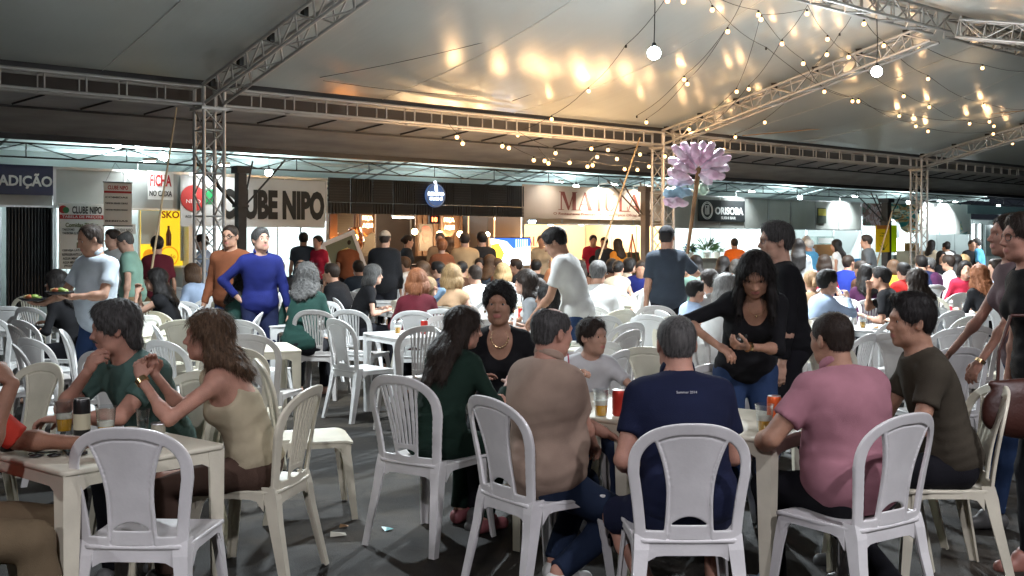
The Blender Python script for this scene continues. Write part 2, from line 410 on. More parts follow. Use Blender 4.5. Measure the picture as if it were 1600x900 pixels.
    # ---- arms
    def F3(v, d): return V3(*(v if v is not None else d))
    lt = F3(lh, (-.17 * s, .33, .745) if sit else (-.24 * s, .05, .80 * s)); rt = F3(rh, (.17 * s, .33, .745) if sit else (.24 * s, .05, .80 * s))
    lE, lW = ik(SL, lt, .275 * s, .25 * s, F3(lhint, (-.5, -.2, .3))); rE, rW = ik(SR, rt, .275 * s, .25 * s, F3(rhint, (.5, -.2, .3)))
    am = (.80 if fem or child else .96) * (1 + (fat - 1) * .7)
    arms = []; hands = []
    for S_, E_, W_, sd, dr, nm, cu in ((SL, lE, lW, -1, ldir, lnrm, lcurl), (SR, rE, rW, 1, rdir, rnrm, rcurl)):
        arms += [Cap(S_, E_, .049 * s * am, .037 * s * am, .03), Cap(E_, W_, .036 * s * am, .025 * s * am, .016), Ell(E_ * .74 + W_ * .26, (.039 * s * am,) * 3, None, .03)]
        d = _n(F3(dr, W_ - E_)); nn = F3(nm, (-sd * .4, .1, -1)); hands.append((W_, d, hand_prims(W_, d, nn, s * (.9 if fem or child else 1), sd, cu)))
    # ---- legs
    HL = P0 + V3(-hw, .0, -.02); HR = P0 + V3(hw, .0, -.02); ls, th = .42 * s, .43 * s
    if sit: fl, fr = F3(lf, (-.13 * s, .36 * s, .07)), F3(rf, (.13 * s, .36 * s, .07)); kl, kr = F3(lk, (-.2, 1.5, 1.2)), F3(rk, (.2, 1.5, 1.2))
    else: fl, fr = F3(lf, (-.11, -.02, .08)), F3(rf, (.11, .04, .08)); kl, kr = F3(lk, (-.1, 1, .5)), F3(rk, (.1, 1, .5))
    lK, lA = ik(HL, fl, th, ls, kl); rK, rA = ik(HR, fr, th, ls, kr); lm = (.95 if not child else .8) * (1 + (fat - 1) * .6)
    legp = []
    for H_, K_, A_ in ((HL, lK, lA), (HR, rK, rA)):
        legp += [Cap(H_, K_, .084 * s * lm, .056 * s * lm, .04), Cap(K_, A_, .054 * s * lm, .034 * s * lm, .02), Ell(K_ * .7 + A_ * .3 + (0, -.018 * s, 0), (.052 * s * lm,) * 3, None, .04)]
    feet = []; shoes = []
    for A_, sd in ((lA, -1), (rA, 1)):
        d = _n(V3(.15 * sd, 1, 0)) if not feetup else _n(V3(.1 * sd, .8, -.5)); up = V3(0, 0, 1)
        h0 = A_ + V3(0, 0, -.045 * s) - d * .03 * s; toe = A_ + d * .155 * s + V3(0, 0, -.055 * s)
        feet += [Cap(h0, A_ + d * .05 * s - V3(0, 0, .02), .033 * s, .030 * s, .02), Cap(h0 + d * .03, toe, .032 * s, .024 * s, .025)]
        shoes.append([Cap(h0, A_ + d * .06 * s - V3(0, 0, .012), .042 * s, .036 * s, .02), Cap(h0 + d * .03, toe, .041 * s, .032 * s, .025), Cap(h0 - V3(0, 0, .012), toe - V3(0, 0, .006), .034 * s, .033 * s, .01)])
    allp = torso + neckp + arms + (legp + feet if legs else [])
    hb0 = (HC - V3(.115, .125, .135) * hs, HC + V3(.115, .125, .135) * hs)
    boxes = [(hb0, q['hd'])]
    hbx = []
    for W_, d, hpz in hands:
        c = W_ + d * .075 * s; e = .115 * s; hbx.append(((c - e, c + e), q['ha']))
    body = allp + headp + [p for h in hands for p in h[2]]
    # ---- clothing fields
    tn, tc = top; inf = .012 if lod < 2 else .02
    def grow(P, g):
        o = []
        for p in P:
            if isinstance(p, Cap): o.append(Cap(p.a, p.b, p.ra + g, p.rb + g, p.k, p.flat))
            else: o.append(Ell(p.c, p.r + g, p.fr, p.k))
        return o
    shirt = grow(torso, inf + (.006 if cat == 'man' else 0))
    if belly or cat == 'man': shirt += [Ell(P0 + up1 * .05 * s, (.172 * s * f1, .132 * s * f1, .11 * s), fr1, .06)]
    sl = sleeve
    if sl > 0 and not halter:
        for S_, E_, W_ in ((SL, lE, lW), (SR, rE, rW)):
            if sl <= 1: shirt += [Cap(S_, S_ + (E_ - S_) * sl * 1.0, .057 * s * am, (.056 if sl < .9 else .048) * s * am + .004, .035, True), ]
            else: shirt += [Cap(S_, E_, .057 * s * am, .047 * s * am, .035), Cap(E_, E_ + (W_ - E_) * (sl - 1), .047 * s * am, (.035 + .01 * (2 - sl)) * s * am, .02, True)]
    hem = P0 + up1 * (-.105 if cat == 'man' else -.07 if not halter else 0) * s
    shirt.append(Fn(lambda p: np.maximum((p - hem) @ up1, np.abs((p - hem)[:, 0]) - (.20 * f1 + .02) * s), .008, True))
    nb = neck + up2 * .035 * s
    if neckl == 'v': shirt.append(Ell(nb + fw2 * .075 * s - up2 * .05 * s, (.05 * s, .085 * s, .115 * s), fr2, .01, True))
    elif neckl == 'deep': shirt.append(Ell(nb + fw2 * .09 * s - up2 * .06 * s, (.075 * s, .1 * s, .12 * s), fr2, .01, True))
    shirt.append(Ell(nb + up2 * .01 * s + fw2 * .015 * s, (.074 * s, .078 * s, .055 * s), fr2, .01, True))
    if halter:
        for o in (-1, 1): shirt.append(Ell(chest + up2 * .11 * s + rt2 * .19 * s * o, (.105 * s, .17 * s, .15 * s), fr2, .01, True))
        shirt.append(Ell(chest + up2 * .10 * s - fw2 * .12 * s, (.16 * s, .10 * s, .13 * s), fr2, .01, True))
    sd_ = sum(map(ord, label)) % 97 * .7
    def wr(p):
        z = (p - P0) @ up1
        return (.0030 * wav(p, 15, sd_) + .0030 * np.maximum(0, np.sin(wav(p, 7, sd_ + 1) * 4.5 + (p @ V3(9, 5, 9)))) ** 3 * np.clip(.7 + wav(p, 5, sd_ + 4), 0, 1) + .0022 * np.sin(z * 95 + 3.5 * wav(p, 8, sd_)) * np.clip(1.25 - z / (.36 * s), 0, 1)) * (1 if lod < 2 else 0)
    if leglen == 'long': pants = grow(torso[:1], inf - .006) + [Cap(p.a, p.b, p.ra + .014, p.rb + .016, p.k, i % 3 == 1) if isinstance(p, Cap) else p for i, p in enumerate(legp)]
    if leglen == 'short': pants = grow(torso[:1], inf - .006) + [Cap(H_, H_ + (K_ - H_) * .93, .098 * s * lm, .082 * s * lm, .03, True) for H_, K_ in ((HL, lK), (HR, rK))]
    if skirt: pants += [Cap((HL + HR) / 2, (lK + rK) / 2 + V3(0, 0, -.12), .13 * s, .17 * s, .05)]
    waistp = P0 + up1 * .10 * s
    pants.append(Fn(lambda p: (waistp - p) @ up1, .008, True))
    # ---- meshes
    def surf(P, h, fine, dsp=None):
        out = []; V_, Q_ = sculpt(P, h, disp=dsp)
        ins = np.zeros(len(V_), bool)
        for b, _ in fine: ins |= inbox(V_, b, -h * .8)
        if fine: V_, Q_ = prune(V_, Q_, ~ins)
        out.append((V_, Q_))
        for b, hh in fine:
            v, f = sculpt(P, hh, box=b)
            if len(v): out.append((v, f))
        return merge(out)
    V_, Q_ = surf(body, q['b'], [(hb0, q['hd'])] + (hbx if lod < 2 else []))
    kp = np.ones(len(V_), bool)
    kp &= field(shirt, V_) > -.006
    if legs: kp &= field(pants, V_) > -.006
    hid = ~kp; gs = 1e-3
    if hid.any():                                # the body stays whole; what clothes cover is drawn in a little so that it never shows through
        Vh = V_[hid]; cv = lambda p: np.minimum(field(shirt, p), field(pants, p) if legs else 9)
        f0 = cv(Vh); g = np.stack([(cv(Vh + np.eye(3)[i] * gs) - f0) / gs for i in range(3)], 1); g /= np.linalg.norm(g, axis=1)[:, None] + 1e-6
        V_[hid] = Vh - g * .004
    lipc = hp(0, .086, -.066); ctrs = V_[Q_].mean(1); lq = (ctrs - lipc) @ hfr.T / hs
    mi = ((np.abs(lq[:, 0]) / .025) ** 2 + (lq[:, 2] / .0105) ** 2 < 1) & (np.abs(lq[:, 1]) < .02) if lod < 2 else np.zeros(len(Q_), bool)
    bodyo = link('body', mesh_np('body', V_, Q_, (skin(tone), lipm(tone)), True, mi.astype(int)), root)
    if lod < 2:
        for o in (-1, 1):
            e = link('eye', eye_mesh(0), bodyo, hp(.031 * o, .0665, -.0005)); e.scale = (hs * 1.02,) * 3; e.rotation_mode = 'QUATERNION'; e.rotation_quaternion = Matrix(Hf.tolist()).to_quaternion()
        bc = HAIRC.get(brow or hc, HAIRC['dark'])[0]
        bm_ = mat('brow_' + (brow or hc), tuple(min(c, .06) for c in bc), .7)
        for o in (-1, 1):
            v, f = sculpt([Cap(hp(.016 * o, .0875, .0235), hp(.033 * o, .0830, .0265), .0034 * hs, .0034 * hs, .006), Cap(hp(.033 * o, .0830, .0265), hp(.048 * o, .0715, .0205), .0034 * hs, .0020 * hs, .006)], .003 if lod == 0 else .0055)
            if len(v): link('eyebrow', mesh_np('eyebrow', v, f, (bm_,)), bodyo)
    if tn != 'none':
        v, f = sculpt(shirt, q['c'], disp=wr if lod < 2 else None)
        if len(v): shirto = link('shirt', mesh_np('shirt', v, f, (cloth(tn, tc),)), root)
        if neckl == 'polo':
            cp = [Cap(nb + rt2 * x0 * s + fw2 * y0 * s + up2 * z0 * s, nb + rt2 * x1 * s + fw2 * y1 * s + up2 * z1 * s, .011, .011, .012) for (x0, y0, z0), (x1, y1, z1) in
                  zip([(.062 * math.sin(t), -.062 * math.cos(t) + .012, .022 - .020 * (1 - math.cos(t))) for t in np.linspace(-2.1, 2.1, 14)][:-1], [(.062 * math.sin(t), -.062 * math.cos(t) + .012, .022 - .020 * (1 - math.cos(t))) for t in np.linspace(-2.1, 2.1, 14)][1:])]
            cp += [Cap(c.a + up2 * .016, c.b + up2 * .016, .007, .007, .012) for c in cp]
            v, f = sculpt(cp, .006 if lod == 0 else .012)
            if len(v): link('collar', mesh_np('collar', v, f, (cloth(tn, tc),)), shirto)
    if legs and bottom[0] != 'none':
        v, f = sculpt(pants, q['c'] * 1.1, disp=(lambda p: .004 * wav(p, 16, sd_ + 2)) if lod < 2 else None)
        if len(v): link('skirt' if skirt else 'trousers' if leglen == 'long' else 'shorts', mesh_np('trousers', v, f, (cloth(*bottom),)), root)
        if shoe and lod < 2:
            for sp in shoes:
                v, f = sculpt(sp, .009)
                if len(v): link('shoe', mesh_np('shoe', v, f, (mat('shoe_' + shoe[0], shoe[1], .5),)), root)
    # ---- hair
    P = []; amp, kind = .0016, 'straight'; L0 = lod == 0; ln_ = {'long': .3, 'wavy': .24, 'curlylong': .27, 'longdown': .42, 'bob': .13, 'bob2': .1}.get(hair, 0)
    H = hair
    cut = []
    def skull(g, back=0): return [Ell(hp(0, -.014 - back, .034), ((.0765 + g) * hs, (.095 + g) * hs, (.083 + g) * hs), hfr, .02)]
    def facecut(front=.030, z=.052, kk=.02, side=-.025, nape=-.075):
        zt = z + .012; f = [Ell(hp(0, front + .062, zt - .095), ((.066 if side is not None else .062) * hs, .074 * hs, .095 * hs), hfr, kk, True), Fn(lambda p: np.maximum(np.maximum(front - ((p - HC) @ HY) / hs, ((p - HC) @ HZ) / hs + .01), np.abs((p - HC) @ HX) / hs - (.2 if side is not None or H == 'wavy' else .055)) * hs, .02, True)]
        if side is not None: f.append(Fn(lambda p: np.maximum(-.028 - ((p - HC) @ HY) / hs, ((p - HC) @ HZ) / hs - side) * hs, .015, True))
        if nape is not None: f.append(Fn(lambda p: (((p - HC) @ HZ) / hs - nape) * hs, .012, True))
        return f
    nap = -.060
    if H in ('short', 'buzz', 'receding', 'quiff', 'thin'):
        g = {'short': .013, 'buzz': .006, 'receding': .009, 'quiff': .012, 'thin': .007}[H]
        P = skull(g) + [Ell(hp(0, -.05, -.02), (.062 * hs, .048 * hs, .055 * hs), hfr, .03)]
        if H == 'quiff': P += [Ell(hp(0, .045, .105), (.055 * hs, .05 * hs, .025 * hs), hfr, .03), Ell(hp(0, -.01, .105), (.06 * hs, .07 * hs, .03 * hs), hfr, .03)]
        if H == 'short': P += [Ell(hp(0, .035, .092), (.055 * hs, .045 * hs, .025 * hs), hfr, .03)]
        cut = facecut(.048 if H in ('short', 'quiff') else .038 if H != 'receding' else .012, .058 if H != 'receding' else .085, side=-.012, nape=nap)
        if H == 'thin': cut.append(Ell(hp(0, .01, .118), (.045 * hs, .06 * hs, .045 * hs), hfr, .02, True))
        amp = .0022 if H != 'buzz' else .001; kind = 'short'
    elif H == 'curlyshort':
        P = skull(.020) + [Ell(hp(0, .03, .09), (.066 * hs, .05 * hs, .04 * hs), hfr, .03), Ell(hp(0, -.06, -.01), (.075 * hs, .05 * hs, .07 * hs), hfr, .03)]
        cut = facecut(.052, .055, side=-.03, nape=-.075); amp = .006; kind = 'curl'
    elif H == 'fluffy':
        P = skull(.020) + [Ell(hp(0, .045, .088), (.066 * hs, .048 * hs, .032 * hs), hfr, .03), Ell(hp(0, -.065, -.035), (.074 * hs, .045 * hs, .075 * hs), hfr, .03), Ell(hp(0, -.085, -.085), (.05 * hs, .03 * hs, .03 * hs), hfr, .03)]
        cut = facecut(.060, .052, side=-.035, nape=-.125); amp = .004; kind = 'wave'
    elif H in ('long', 'wavy', 'curlylong', 'longdown', 'bob', 'bob2'):
        ln = {'long': .30, 'wavy': .24, 'curlylong': .27, 'longdown': .42, 'bob': .13, 'bob2': .10}[H]; wdt = {'curlylong': 1.3, 'wavy': 1.1, 'bob': 1.15}.get(H, 1.0)
        P = skull(.017 * wdt)
        dn = V3(0, 0, -1)
        for i, x in enumerate(np.linspace(-1, 1, 7)):
            a0 = hp(x * .070, -.055 + .045 * abs(x) ** 2, .0); b0 = a0 + (HX * x * .022 * wdt - HY * (.035 - .03 * abs(x))) * hs + dn * ln * hs * (1 - .12 * abs(x)) * (.93 + .12 * ((i * 37) % 5) / 5)
            if lean + slouch > 18: b0 = b0 - fw2 * .02
            m0 = (a0 + b0) / 2 - HY * .008; bk = -fw2 if (a0 - HC) @ fw2 < .03 else fw2
            for it in range(16):
                pb = field(torso, np.stack([m0, b0]))
                if pb[0] < .020: m0 = m0 + bk * .012
                if pb[1] < .022: b0 = b0 + bk * .012
            P.append(Cap(a0, m0, .032 * hs * wdt, .034 * hs * wdt, .035)); P.append(Cap(m0, b0, .034 * hs * wdt, .022 * hs, .03))
        for o in (-1, 1):
            a0 = hp(.078 * o, -.012, .015); P.append(Cap(a0, a0 + HX * .012 * o * wdt + dn * ln * .8 * hs, .020 * hs * wdt, .016 * hs, .03))
        cut = facecut(.044 if H != 'wavy' else .026, .060, side=None, nape=None, kk=.012); amp = {'curlylong': .009, 'wavy': .004, 'bob': .003}.get(H, .0022); kind = {'curlylong': 'curl', 'wavy': 'wave'}.get(H, 'straight')
    elif H in ('bun', 'pony'):
        P = skull(.010) + [Ell(hp(0, -.05, -.02), (.06 * hs, .045 * hs, .05 * hs), hfr, .03)]
        if H == 'bun': P += [Ell(hp(0, -.115, .02), (.045 * hs, .04 * hs, .045 * hs), hfr, .012)]
        else: P += [Cap(hp(0, -.10, .05), hp(0, -.15, -.02), .022 * hs, .03 * hs, .02), Cap(hp(0, -.15, -.02), hp(0, -.14, -.02) + V3(0, 0, -.2 * hs), .03 * hs, .012 * hs, .02)]
        cut = facecut(.040, .062, side=-.02, nape=-.062); amp = .002
    elif H == 'net': P = skull(.022); cut = facecut(.040, .045, side=-.02, nape=-.06)
    if P:
        def hdisp(p):
            rel = p - HC; th_ = np.arctan2(rel @ HX, -(rel @ HY)); zz = p[:, 2]
            if kind == 'curl': return amp * (wav(p, 150 / (1 if L0 else 1.4), 1.3) * .6 + .4 * wav(p, 270, 2.1)) - amp * .3
            if kind == 'wave': return amp * .8 * (np.sin(th_ * 17 + 3.2 * np.sin(zz * 48) + 5 * rel[:, 0] * 9) + .5 * np.sin(th_ * 37 + 2.5 * np.sin(zz * 70 + 1)) + .5 * wav(p, 50, .3))
            return amp * .55 * (np.sin(th_ * 23 + 2.4 * np.sin(zz * 31)) + .6 * np.sin(th_ * 51 + 1.9 * np.sin(zz * 35 + 2)) + 1.1 * wav(p, 70, .7))
        v, f = sculpt(P + cut, q['hr'], disp=hdisp if lod < 2 else None, damp=amp)
        if lod < 2 and H != 'net' and len(f):
            nS = (2900 if L0 else 600) * (1 if ln_ < .1 else 2); rg = np.random.RandomState(int(abs(sd_) * 10)); fi = rg.randint(0, len(f), nS); c0 = v[f[fi]].mean(1)
            fn_ = np.cross(v[f[fi][:, 2]] - v[f[fi][:, 0]], v[f[fi][:, 3]] - v[f[fi][:, 1]]); fn_ /= np.linalg.norm(fn_, axis=1)[:, None] + 1e-9
            rel_ = c0 - hp(0, -.05, .10); flow = rel_ / (np.linalg.norm(rel_, axis=1)[:, None] + 1e-6) + np.array([0, 0, -1.2])
            if kind in ('curl', 'wave'): flow = flow + rg.normal(0, 1.1 if kind == 'curl' else .3, (nS, 3))
            else: flow = flow + rg.normal(0, .16, (nS, 3))
            wd = (.0011 if L0 else .0022); ls_ = (.009 if H in ('buzz', 'thin') else .022 if ln_ < .1 else .05) * (.6 + .8 * rg.rand(nS)); pts = []; p_ = c0 - fn_ * .001
            for j in range(4):
                t_ = flow - fn_ * (flow * fn_).sum(1)[:, None]; t_ /= np.linalg.norm(t_, axis=1)[:, None] + 1e-9
                sdv = np.cross(t_, fn_) * wd * (1 - j / 3.4); pts.append((p_ - sdv, p_ + sdv)); p_ = p_ + t_ * (ls_ / 3)[:, None] + fn_ * (.0024 if L0 else .003)
                if kind == 'curl': flow = flow + rg.normal(0, 1.2, (nS, 3))
                if ln_ >= .1: flow = flow + np.array([0, 0, -.4])
            SV = np.concatenate([q_ for pr in pts for q_ in pr]); base_ = len(v); qs = []
            for j in range(3):
                a_ = base_ + 2 * j * nS + np.arange(nS); qs.append(np.stack([a_, a_ + nS, a_ + 3 * nS, a_ + 2 * nS], 1))
            v = np.concatenate([v, SV]); f = np.concatenate([f] + qs)
        if len(v): link('hair', mesh_np('hair', v, f, (hairm(hc, *HAIRC[hc]) if H != 'net' else mat('hair_net', (.6, .62, .62), .7),)), root)
    if beard:
        Pb = [Cap(hp(-.050, .022, -.055), hp(-.034, .052, -.090), .018 * hs, .019 * hs, .02), Cap(hp(.050, .022, -.055), hp(.034, .052, -.090), .018 * hs, .019 * hs, .02), Ell(hp(0, .072, -.098), (.034 * hs, .022 * hs, .022 * hs), hfr, .02)]
        v, f = sculpt(Pb, q['hr']); link('beard', mesh_np('beard', v, f, (hairm(beard, *HAIRC[beard]),)), root)
    if moust:
        v, f = sculpt([Cap(hp(0, .096, -.050), hp(.026 * o, .081, -.059), .0068 * hs, .004 * hs, .006) for o in (-1, 1)], .0035); link('moustache', mesh_np('moustache', v, f, (hairm(moust, *HAIRC[moust]),)), root)
    if cap:
        v, f = sculpt(skull(.012) + [Ell(hp(0, .11, .052), (.06 * hs, .05 * hs, .007 * hs), hfr, .01)] + [Fn(lambda p: (((p - HC) @ HZ) / hs - .038) * hs, .006, True)], q['hr'])
        link('cap', mesh_np('cap', v, f, (cloth(*cap),)), root)
    if 'glasses' in extra:
        m = MB(); fm = mat('frame_black', (.01, .01, .01), .3)
        for o in (-1, 1):
            pts = [hp(.033 * o + .024 * math.cos(t), .094 - .010 * abs(math.cos(t) + o) * .5, .0 + .018 * math.sin(t)) for t in np.linspace(0, 2 * math.pi, 15)]
            m.path(pts, .0016 if L0 else .003, 4); m.path([hp(.057 * o, .086, .006), hp(.078 * o, .0, .006)], .0016 if L0 else .003, 4)
        m.path([hp(-.009, .098, .004), hp(.009, .098, .004)], .0016, 4); m.build('glasses', fm, root)
    if 'earring' in extra:
        for o in (-1, 1): MB().lathe([(.004, -.007), (.008, 0), (.004, .007)], 8, hp(.084 * o, .0, -.044)).build('earring', mat('gold', (.75, .55, .3), .25, 1), root)
    if 'watch' in extra:
        d = _n(lW - lE); m = MB(); m.tube(lW - d * .02, lW + d * .004, .031 * s, n=16); m.build('wristwatch', mat('gold', (.75, .55, .3), .25, 1), root)
    if 'bracelet' in extra:
        d = _n(lW - lE); MB().tube(lW - d * .012, lW + d * .008, .028 * s, n=14).build('bracelet', mat('gold', (.75, .55, .3), .25, 1), root)
    if 'necklace' in extra:
        pts = [nb + rt2 * .050 * s * math.sin(t) + fw2 * (.03 + .075 * abs(math.cos(t / 2)) ** 1.0) * s - up2 * (.020 + .085 * math.cos(t / 2) ** 3) * s for t in np.linspace(-2.4, 2.4, 15)]
        for i_ in range(len(pts)):
            for _ in range(10):
                if field(body, pts[i_][None])[0] < .003: pts[i_] = pts[i_] + fw2 * .004
        gm = mat('gold', (.75, .55, .3), .25, 1)
        m = MB(); m.path(pts, .0010, 5)
        for p in (pts[3:12] if 'beads' in extra else pts[7:8]): m.lathe([(.001, -.008), (.0055, -.003), (.004, .004), (.001, .007)], 7, p)
        m.build('necklace', gm, root)
    J = dict(HC=HC, SL=SL, SR=SR, lW=lW, rW=rW, lE=lE, rE=rE, P0=P0, neck=neck, fw=fw2, up=up2, rt=rt2, chest=chest, hp=hp, lA=lA, rA=rA, lK=lK, rK=rK)
    PEOPLE.append((root, label)); root_world[root.name] = loc
    return root, J
PEOPLE = []; root_world = {}
# ================================================================ furniture prototypes
def plastic(name, col, rough=.32): return mat(name, col, rough, noise=.20, nscale=6, bump=.06, bscale=90, spec=.5, detail=9)
PL = dict(white=plastic('white_plastic', (.74, .74, .73)), grey=plastic('greyed_plastic', (.50, .47, .45), .4), cream=plastic('cream_plastic', (.72, .68, .55), .38), worn=plastic('worn_white_plastic', (.76, .75, .75), .36))
def sheet(f2, lo, hi, step, thick, ts):      # a plate from a 2-D outline function, thickness function and grid steps
    xs = np.arange(lo[0], hi[0] + step, step); zs = np.arange(lo[1], hi[1] + step, step); ys = np.arange(-ts[0], ts[0] + ts[1], ts[1])
    X, Y, Z = np.meshgrid(xs, ys, zs, indexing='ij')
    d2 = f2(X[:, 0, :], Z[:, 0, :]); th = thick(X[:, 0, :], Z[:, 0, :])
    a = d2[:, None, :]; b = np.abs(Y) - th[:, None, :]
    D = np.maximum(a, b); m = (a > -.004) & (b > -.004); D = np.where(m, np.sqrt(np.maximum(a + .004, 0) ** 2 + np.maximum(b + .004, 0) ** 2) - .004, D)
    V_, Q_ = nets(D.astype(np.float32), np.zeros(3), 1.0)
    V_ = V_ * np.array([step, ts[1], step]) + np.array([xs[0], ys[0], zs[0]])
    return V_, Q_
def hw(z): return .198 + .029 * np.clip(z / .26, 0, 1) ** 1.5
def back_outline(x, z, inset=0.0):
    zz = .285; W = hw(np.minimum(z, zz)) - inset; H_ = .175 - inset
    side = np.abs(x) - W
    e = (np.abs(x) / W) ** 2.35 + (np.maximum(z - zz, 0) / H_) ** 2.35
    arch = (e ** (1 / 2.35) - 1) * np.minimum(W, H_)
    return np.where(z > zz, arch, np.maximum(side, -z))
def splat(z): return .086 + .050 * (np.clip(z - .17, -1, 1) / .22) ** 2 * np.where(z < .17, .35, 1)
def fan(z): return .068 + .050 * np.clip(z / .40, 0, 1) ** 1.2
def mk_back(kind):
    def f(x, z):
        o = back_outline(x, z); inn = back_outline(x, z, .041 if kind == 'panel' else .046)
        sw = splat(z) if kind == 'panel' else fan(z)
        slot = np.maximum.reduce([inn, sw - np.abs(x), .045 - z])
        slot = np.where(slot < 0, slot, slot)
        lens = np.maximum.reduce([np.abs(x) - .066, (z - (.070 + .030 * (1 - (x / .068) ** 2))), (.068 - z)]) if kind == 'panel' else np.maximum(((x / .055) ** 2 + ((z - .062) / .017) ** 2 - 1) * .012, -1)
        d = np.maximum.reduce([o, -slot, -lens])
        if kind == 'slat':
            u = x / fan(z) * 3.5                      # seven slats, six gaps
            gap = .17 - np.abs((u + .5) % 1 - .5)
            g = np.maximum.reduce([-(gap) * fan(z) / 3.5, .105 - z, inn + .004, np.abs(x) - fan(z) + .012])
            d = np.maximum(d, -g)
        return d
    def th(x, z):
        inn = back_outline(x, z, .044); sw = (splat(z) if kind == 'panel' else fan(z))
        t = np.where(inn > 0, .0085, .0052)
        if kind == 'panel':
            e = np.abs(np.abs(x) - (sw - .016)); t = np.where((e < .0035) & (inn < 0), .0030, t); t = np.where((np.abs(x) > sw - .012) & (inn < 0), .0085, t)
            t = np.where((np.abs(inn + .006) < .0035) & (np.abs(x) < sw - .012), .0028, t)
        return t
    V_, Q_ = sheet(f, (-.245, -.012), (.245, .475), .0042, th, (.015, .0026))
    x, y, z = V_.T
    yy = -.205 - .055 * (z / .46) - .05 * np.clip(z / .46, 0, 1) ** 2 + .95 * x ** 2 * (.55 + z) + y     # reclined and dished
    return np.stack([x, yy, z + .425], 1), Q_
def mk_seat():
    def f(x, y):
        W = .200 + .022 * np.clip((y + .2) / .4, 0, 1); r = .05
        qx = np.abs(x) - W + r; qy = np.abs(y) - .212 + r
        return np.sqrt(np.maximum(qx, 0) ** 2 + np.maximum(qy, 0) ** 2) + np.minimum(np.maximum(qx, qy), 0) - r
    def th(x, y): return np.where(f(x, y) > -.012, .009, .0055)
    V_, Q_ = sheet(f, (-.24, -.23), (.24, .23), .008, th, (.014, .003))
    x, y, z = V_.T
    dish = -.014 * np.exp(-((x / .13) ** 2 + ((z + .02) / .14) ** 2)) - .9 * np.clip(z - .15, 0, 1) ** 2 * 4
    return np.stack([x, z, .432 - y * 1 + dish], 1), Q_
def loft(sections):                          # rings of equal length
    n = len(sections[0]); v = [p for s_ in sections for p in s_]
    f = [(j * n + i, j * n + (i + 1) % n, (j + 1) * n + (i + 1) % n, (j + 1) * n + i) for j in range(len(sections) - 1) for i in range(n)]
    return v, f + [tuple(range(n))[::-1], tuple(range((len(sections) - 1) * n, len(sections) * n))]
def lsec(cx, cy, z, sx, sy, a, b, t=.010):    # L section, outer corner at cx,cy, arms run towards -sx and -sy
    pts = [(0, 0), (a, 0), (a, t), (t * 1.3, t), (t, t * 1.3), (t, b), (0, b)]
    r = [(cx - sx * u, cy - sy * v_, z) for u, v_ in pts]
    return r if sx * sy > 0 else r[::-1]
def chair_leg(sx, sy):
    if sy > 0: S = [lsec(sx * .203, .185, .428, sx, sy, .050, .085), lsec(sx * .208, .196, .37, sx, sy, .046, .056), lsec(sx * .214, .205, .30, sx, sy, .043, .048), lsec(sx * .240, .232, .004, sx, sy, .032, .034)]
    else: S = [lsec(sx * .200, -.197, .455, sx, sy, .058, .060), lsec(sx * .203, -.212, .40, sx, sy, .055, .060), lsec(sx * .210, -.225, .30, sx, sy, .050, .050), lsec(sx * .233, -.285, .004, sx, sy, .034, .036)]
    v, f = loft(S[::-1]); m = MB(); m.poly(v, f); return m
def apron_bar(p0, p1, dep, arch, tk=.009, n=10):   # skirt below a rail, arched between its ends
    p0 = np.array(p0, float); p1 = np.array(p1, float); d = p1 - p0; nn = _n(np.cross(d, (0, 0, 1))) * tk / 2; m = MB(); pts = []
    for i in range(n + 1):
        t = i / n; e = min(t, 1 - t); dz = dep + arch * max(0, 1 - e / .16) ** 2
        c = p0 + d * t
        pts += [c + nn, c - nn, c - nn - (0, 0, dz), c + nn - (0, 0, dz)]
    f = [(4 * i + a, 4 * i + b, 4 * i + 4 + b, 4 * i + 4 + a) for i in range(n) for a, b in ((0, 1), (1, 2), (2, 3), (3, 0))] + [(3, 2, 1, 0), (4 * n, 4 * n + 1, 4 * n + 2, 4 * n + 3)]
    return m.poly(pts, f)
CH = {}
seatVQ = mk_seat(); backVQ = {k: mk_back(k) for k in ('panel', 'slat')}
for cn, m_ in (('white', PL['white']),):
    fr = MB()
    for a in (apron_bar((-.200, -.15, .43), (-.208, .17, .43), .030, .05), apron_bar((.208, .17, .43), (.200, -.15, .43), .030, .05), apron_bar((.17, .197, .415), (-.17, .197, .415), .022, .05), apron_bar((-.15, -.200, .436), (.15, -.200, .436), .060, .02)):
        fr.poly(a.v, a.f)
    CH[cn] = dict(seat=mesh_np('seat', *seatVQ, (m_,)), panel=mesh_np('backrest', *backVQ['panel'], (m_,)), slat=mesh_np('backrest', *backVQ['slat'], (m_,)), apron=fr.data('apron', m_),
                  legs=[chair_leg(sx, sy).data('leg', m_) for sx in (-1, 1) for sy in (1, -1)])
CHAIRS = []
def chair(x, y, face, kind='panel', col='white', label=None, group='white plastic chairs', tilt=None):
    c = CH['white']; t = empty('plastic_chair', (x, y, 0), R(face), label, 'chair', group)
    if tilt: t.rotation_euler = (R(tilt[0]), R(tilt[1]), R(face)); t.location.z = tilt[2]
    for o in [link('seat', c['seat'], t), link('backrest', c[kind], t), link('apron', c['apron'], t)] + [link('leg', l, t) for l in c['legs']]:
        if col != 'white': o.material_slots[0].link = 'OBJECT'; o.material_slots[0].material = PL[col]
    CHAIRS.append((t, kind, col, label)); return t
TB = {}
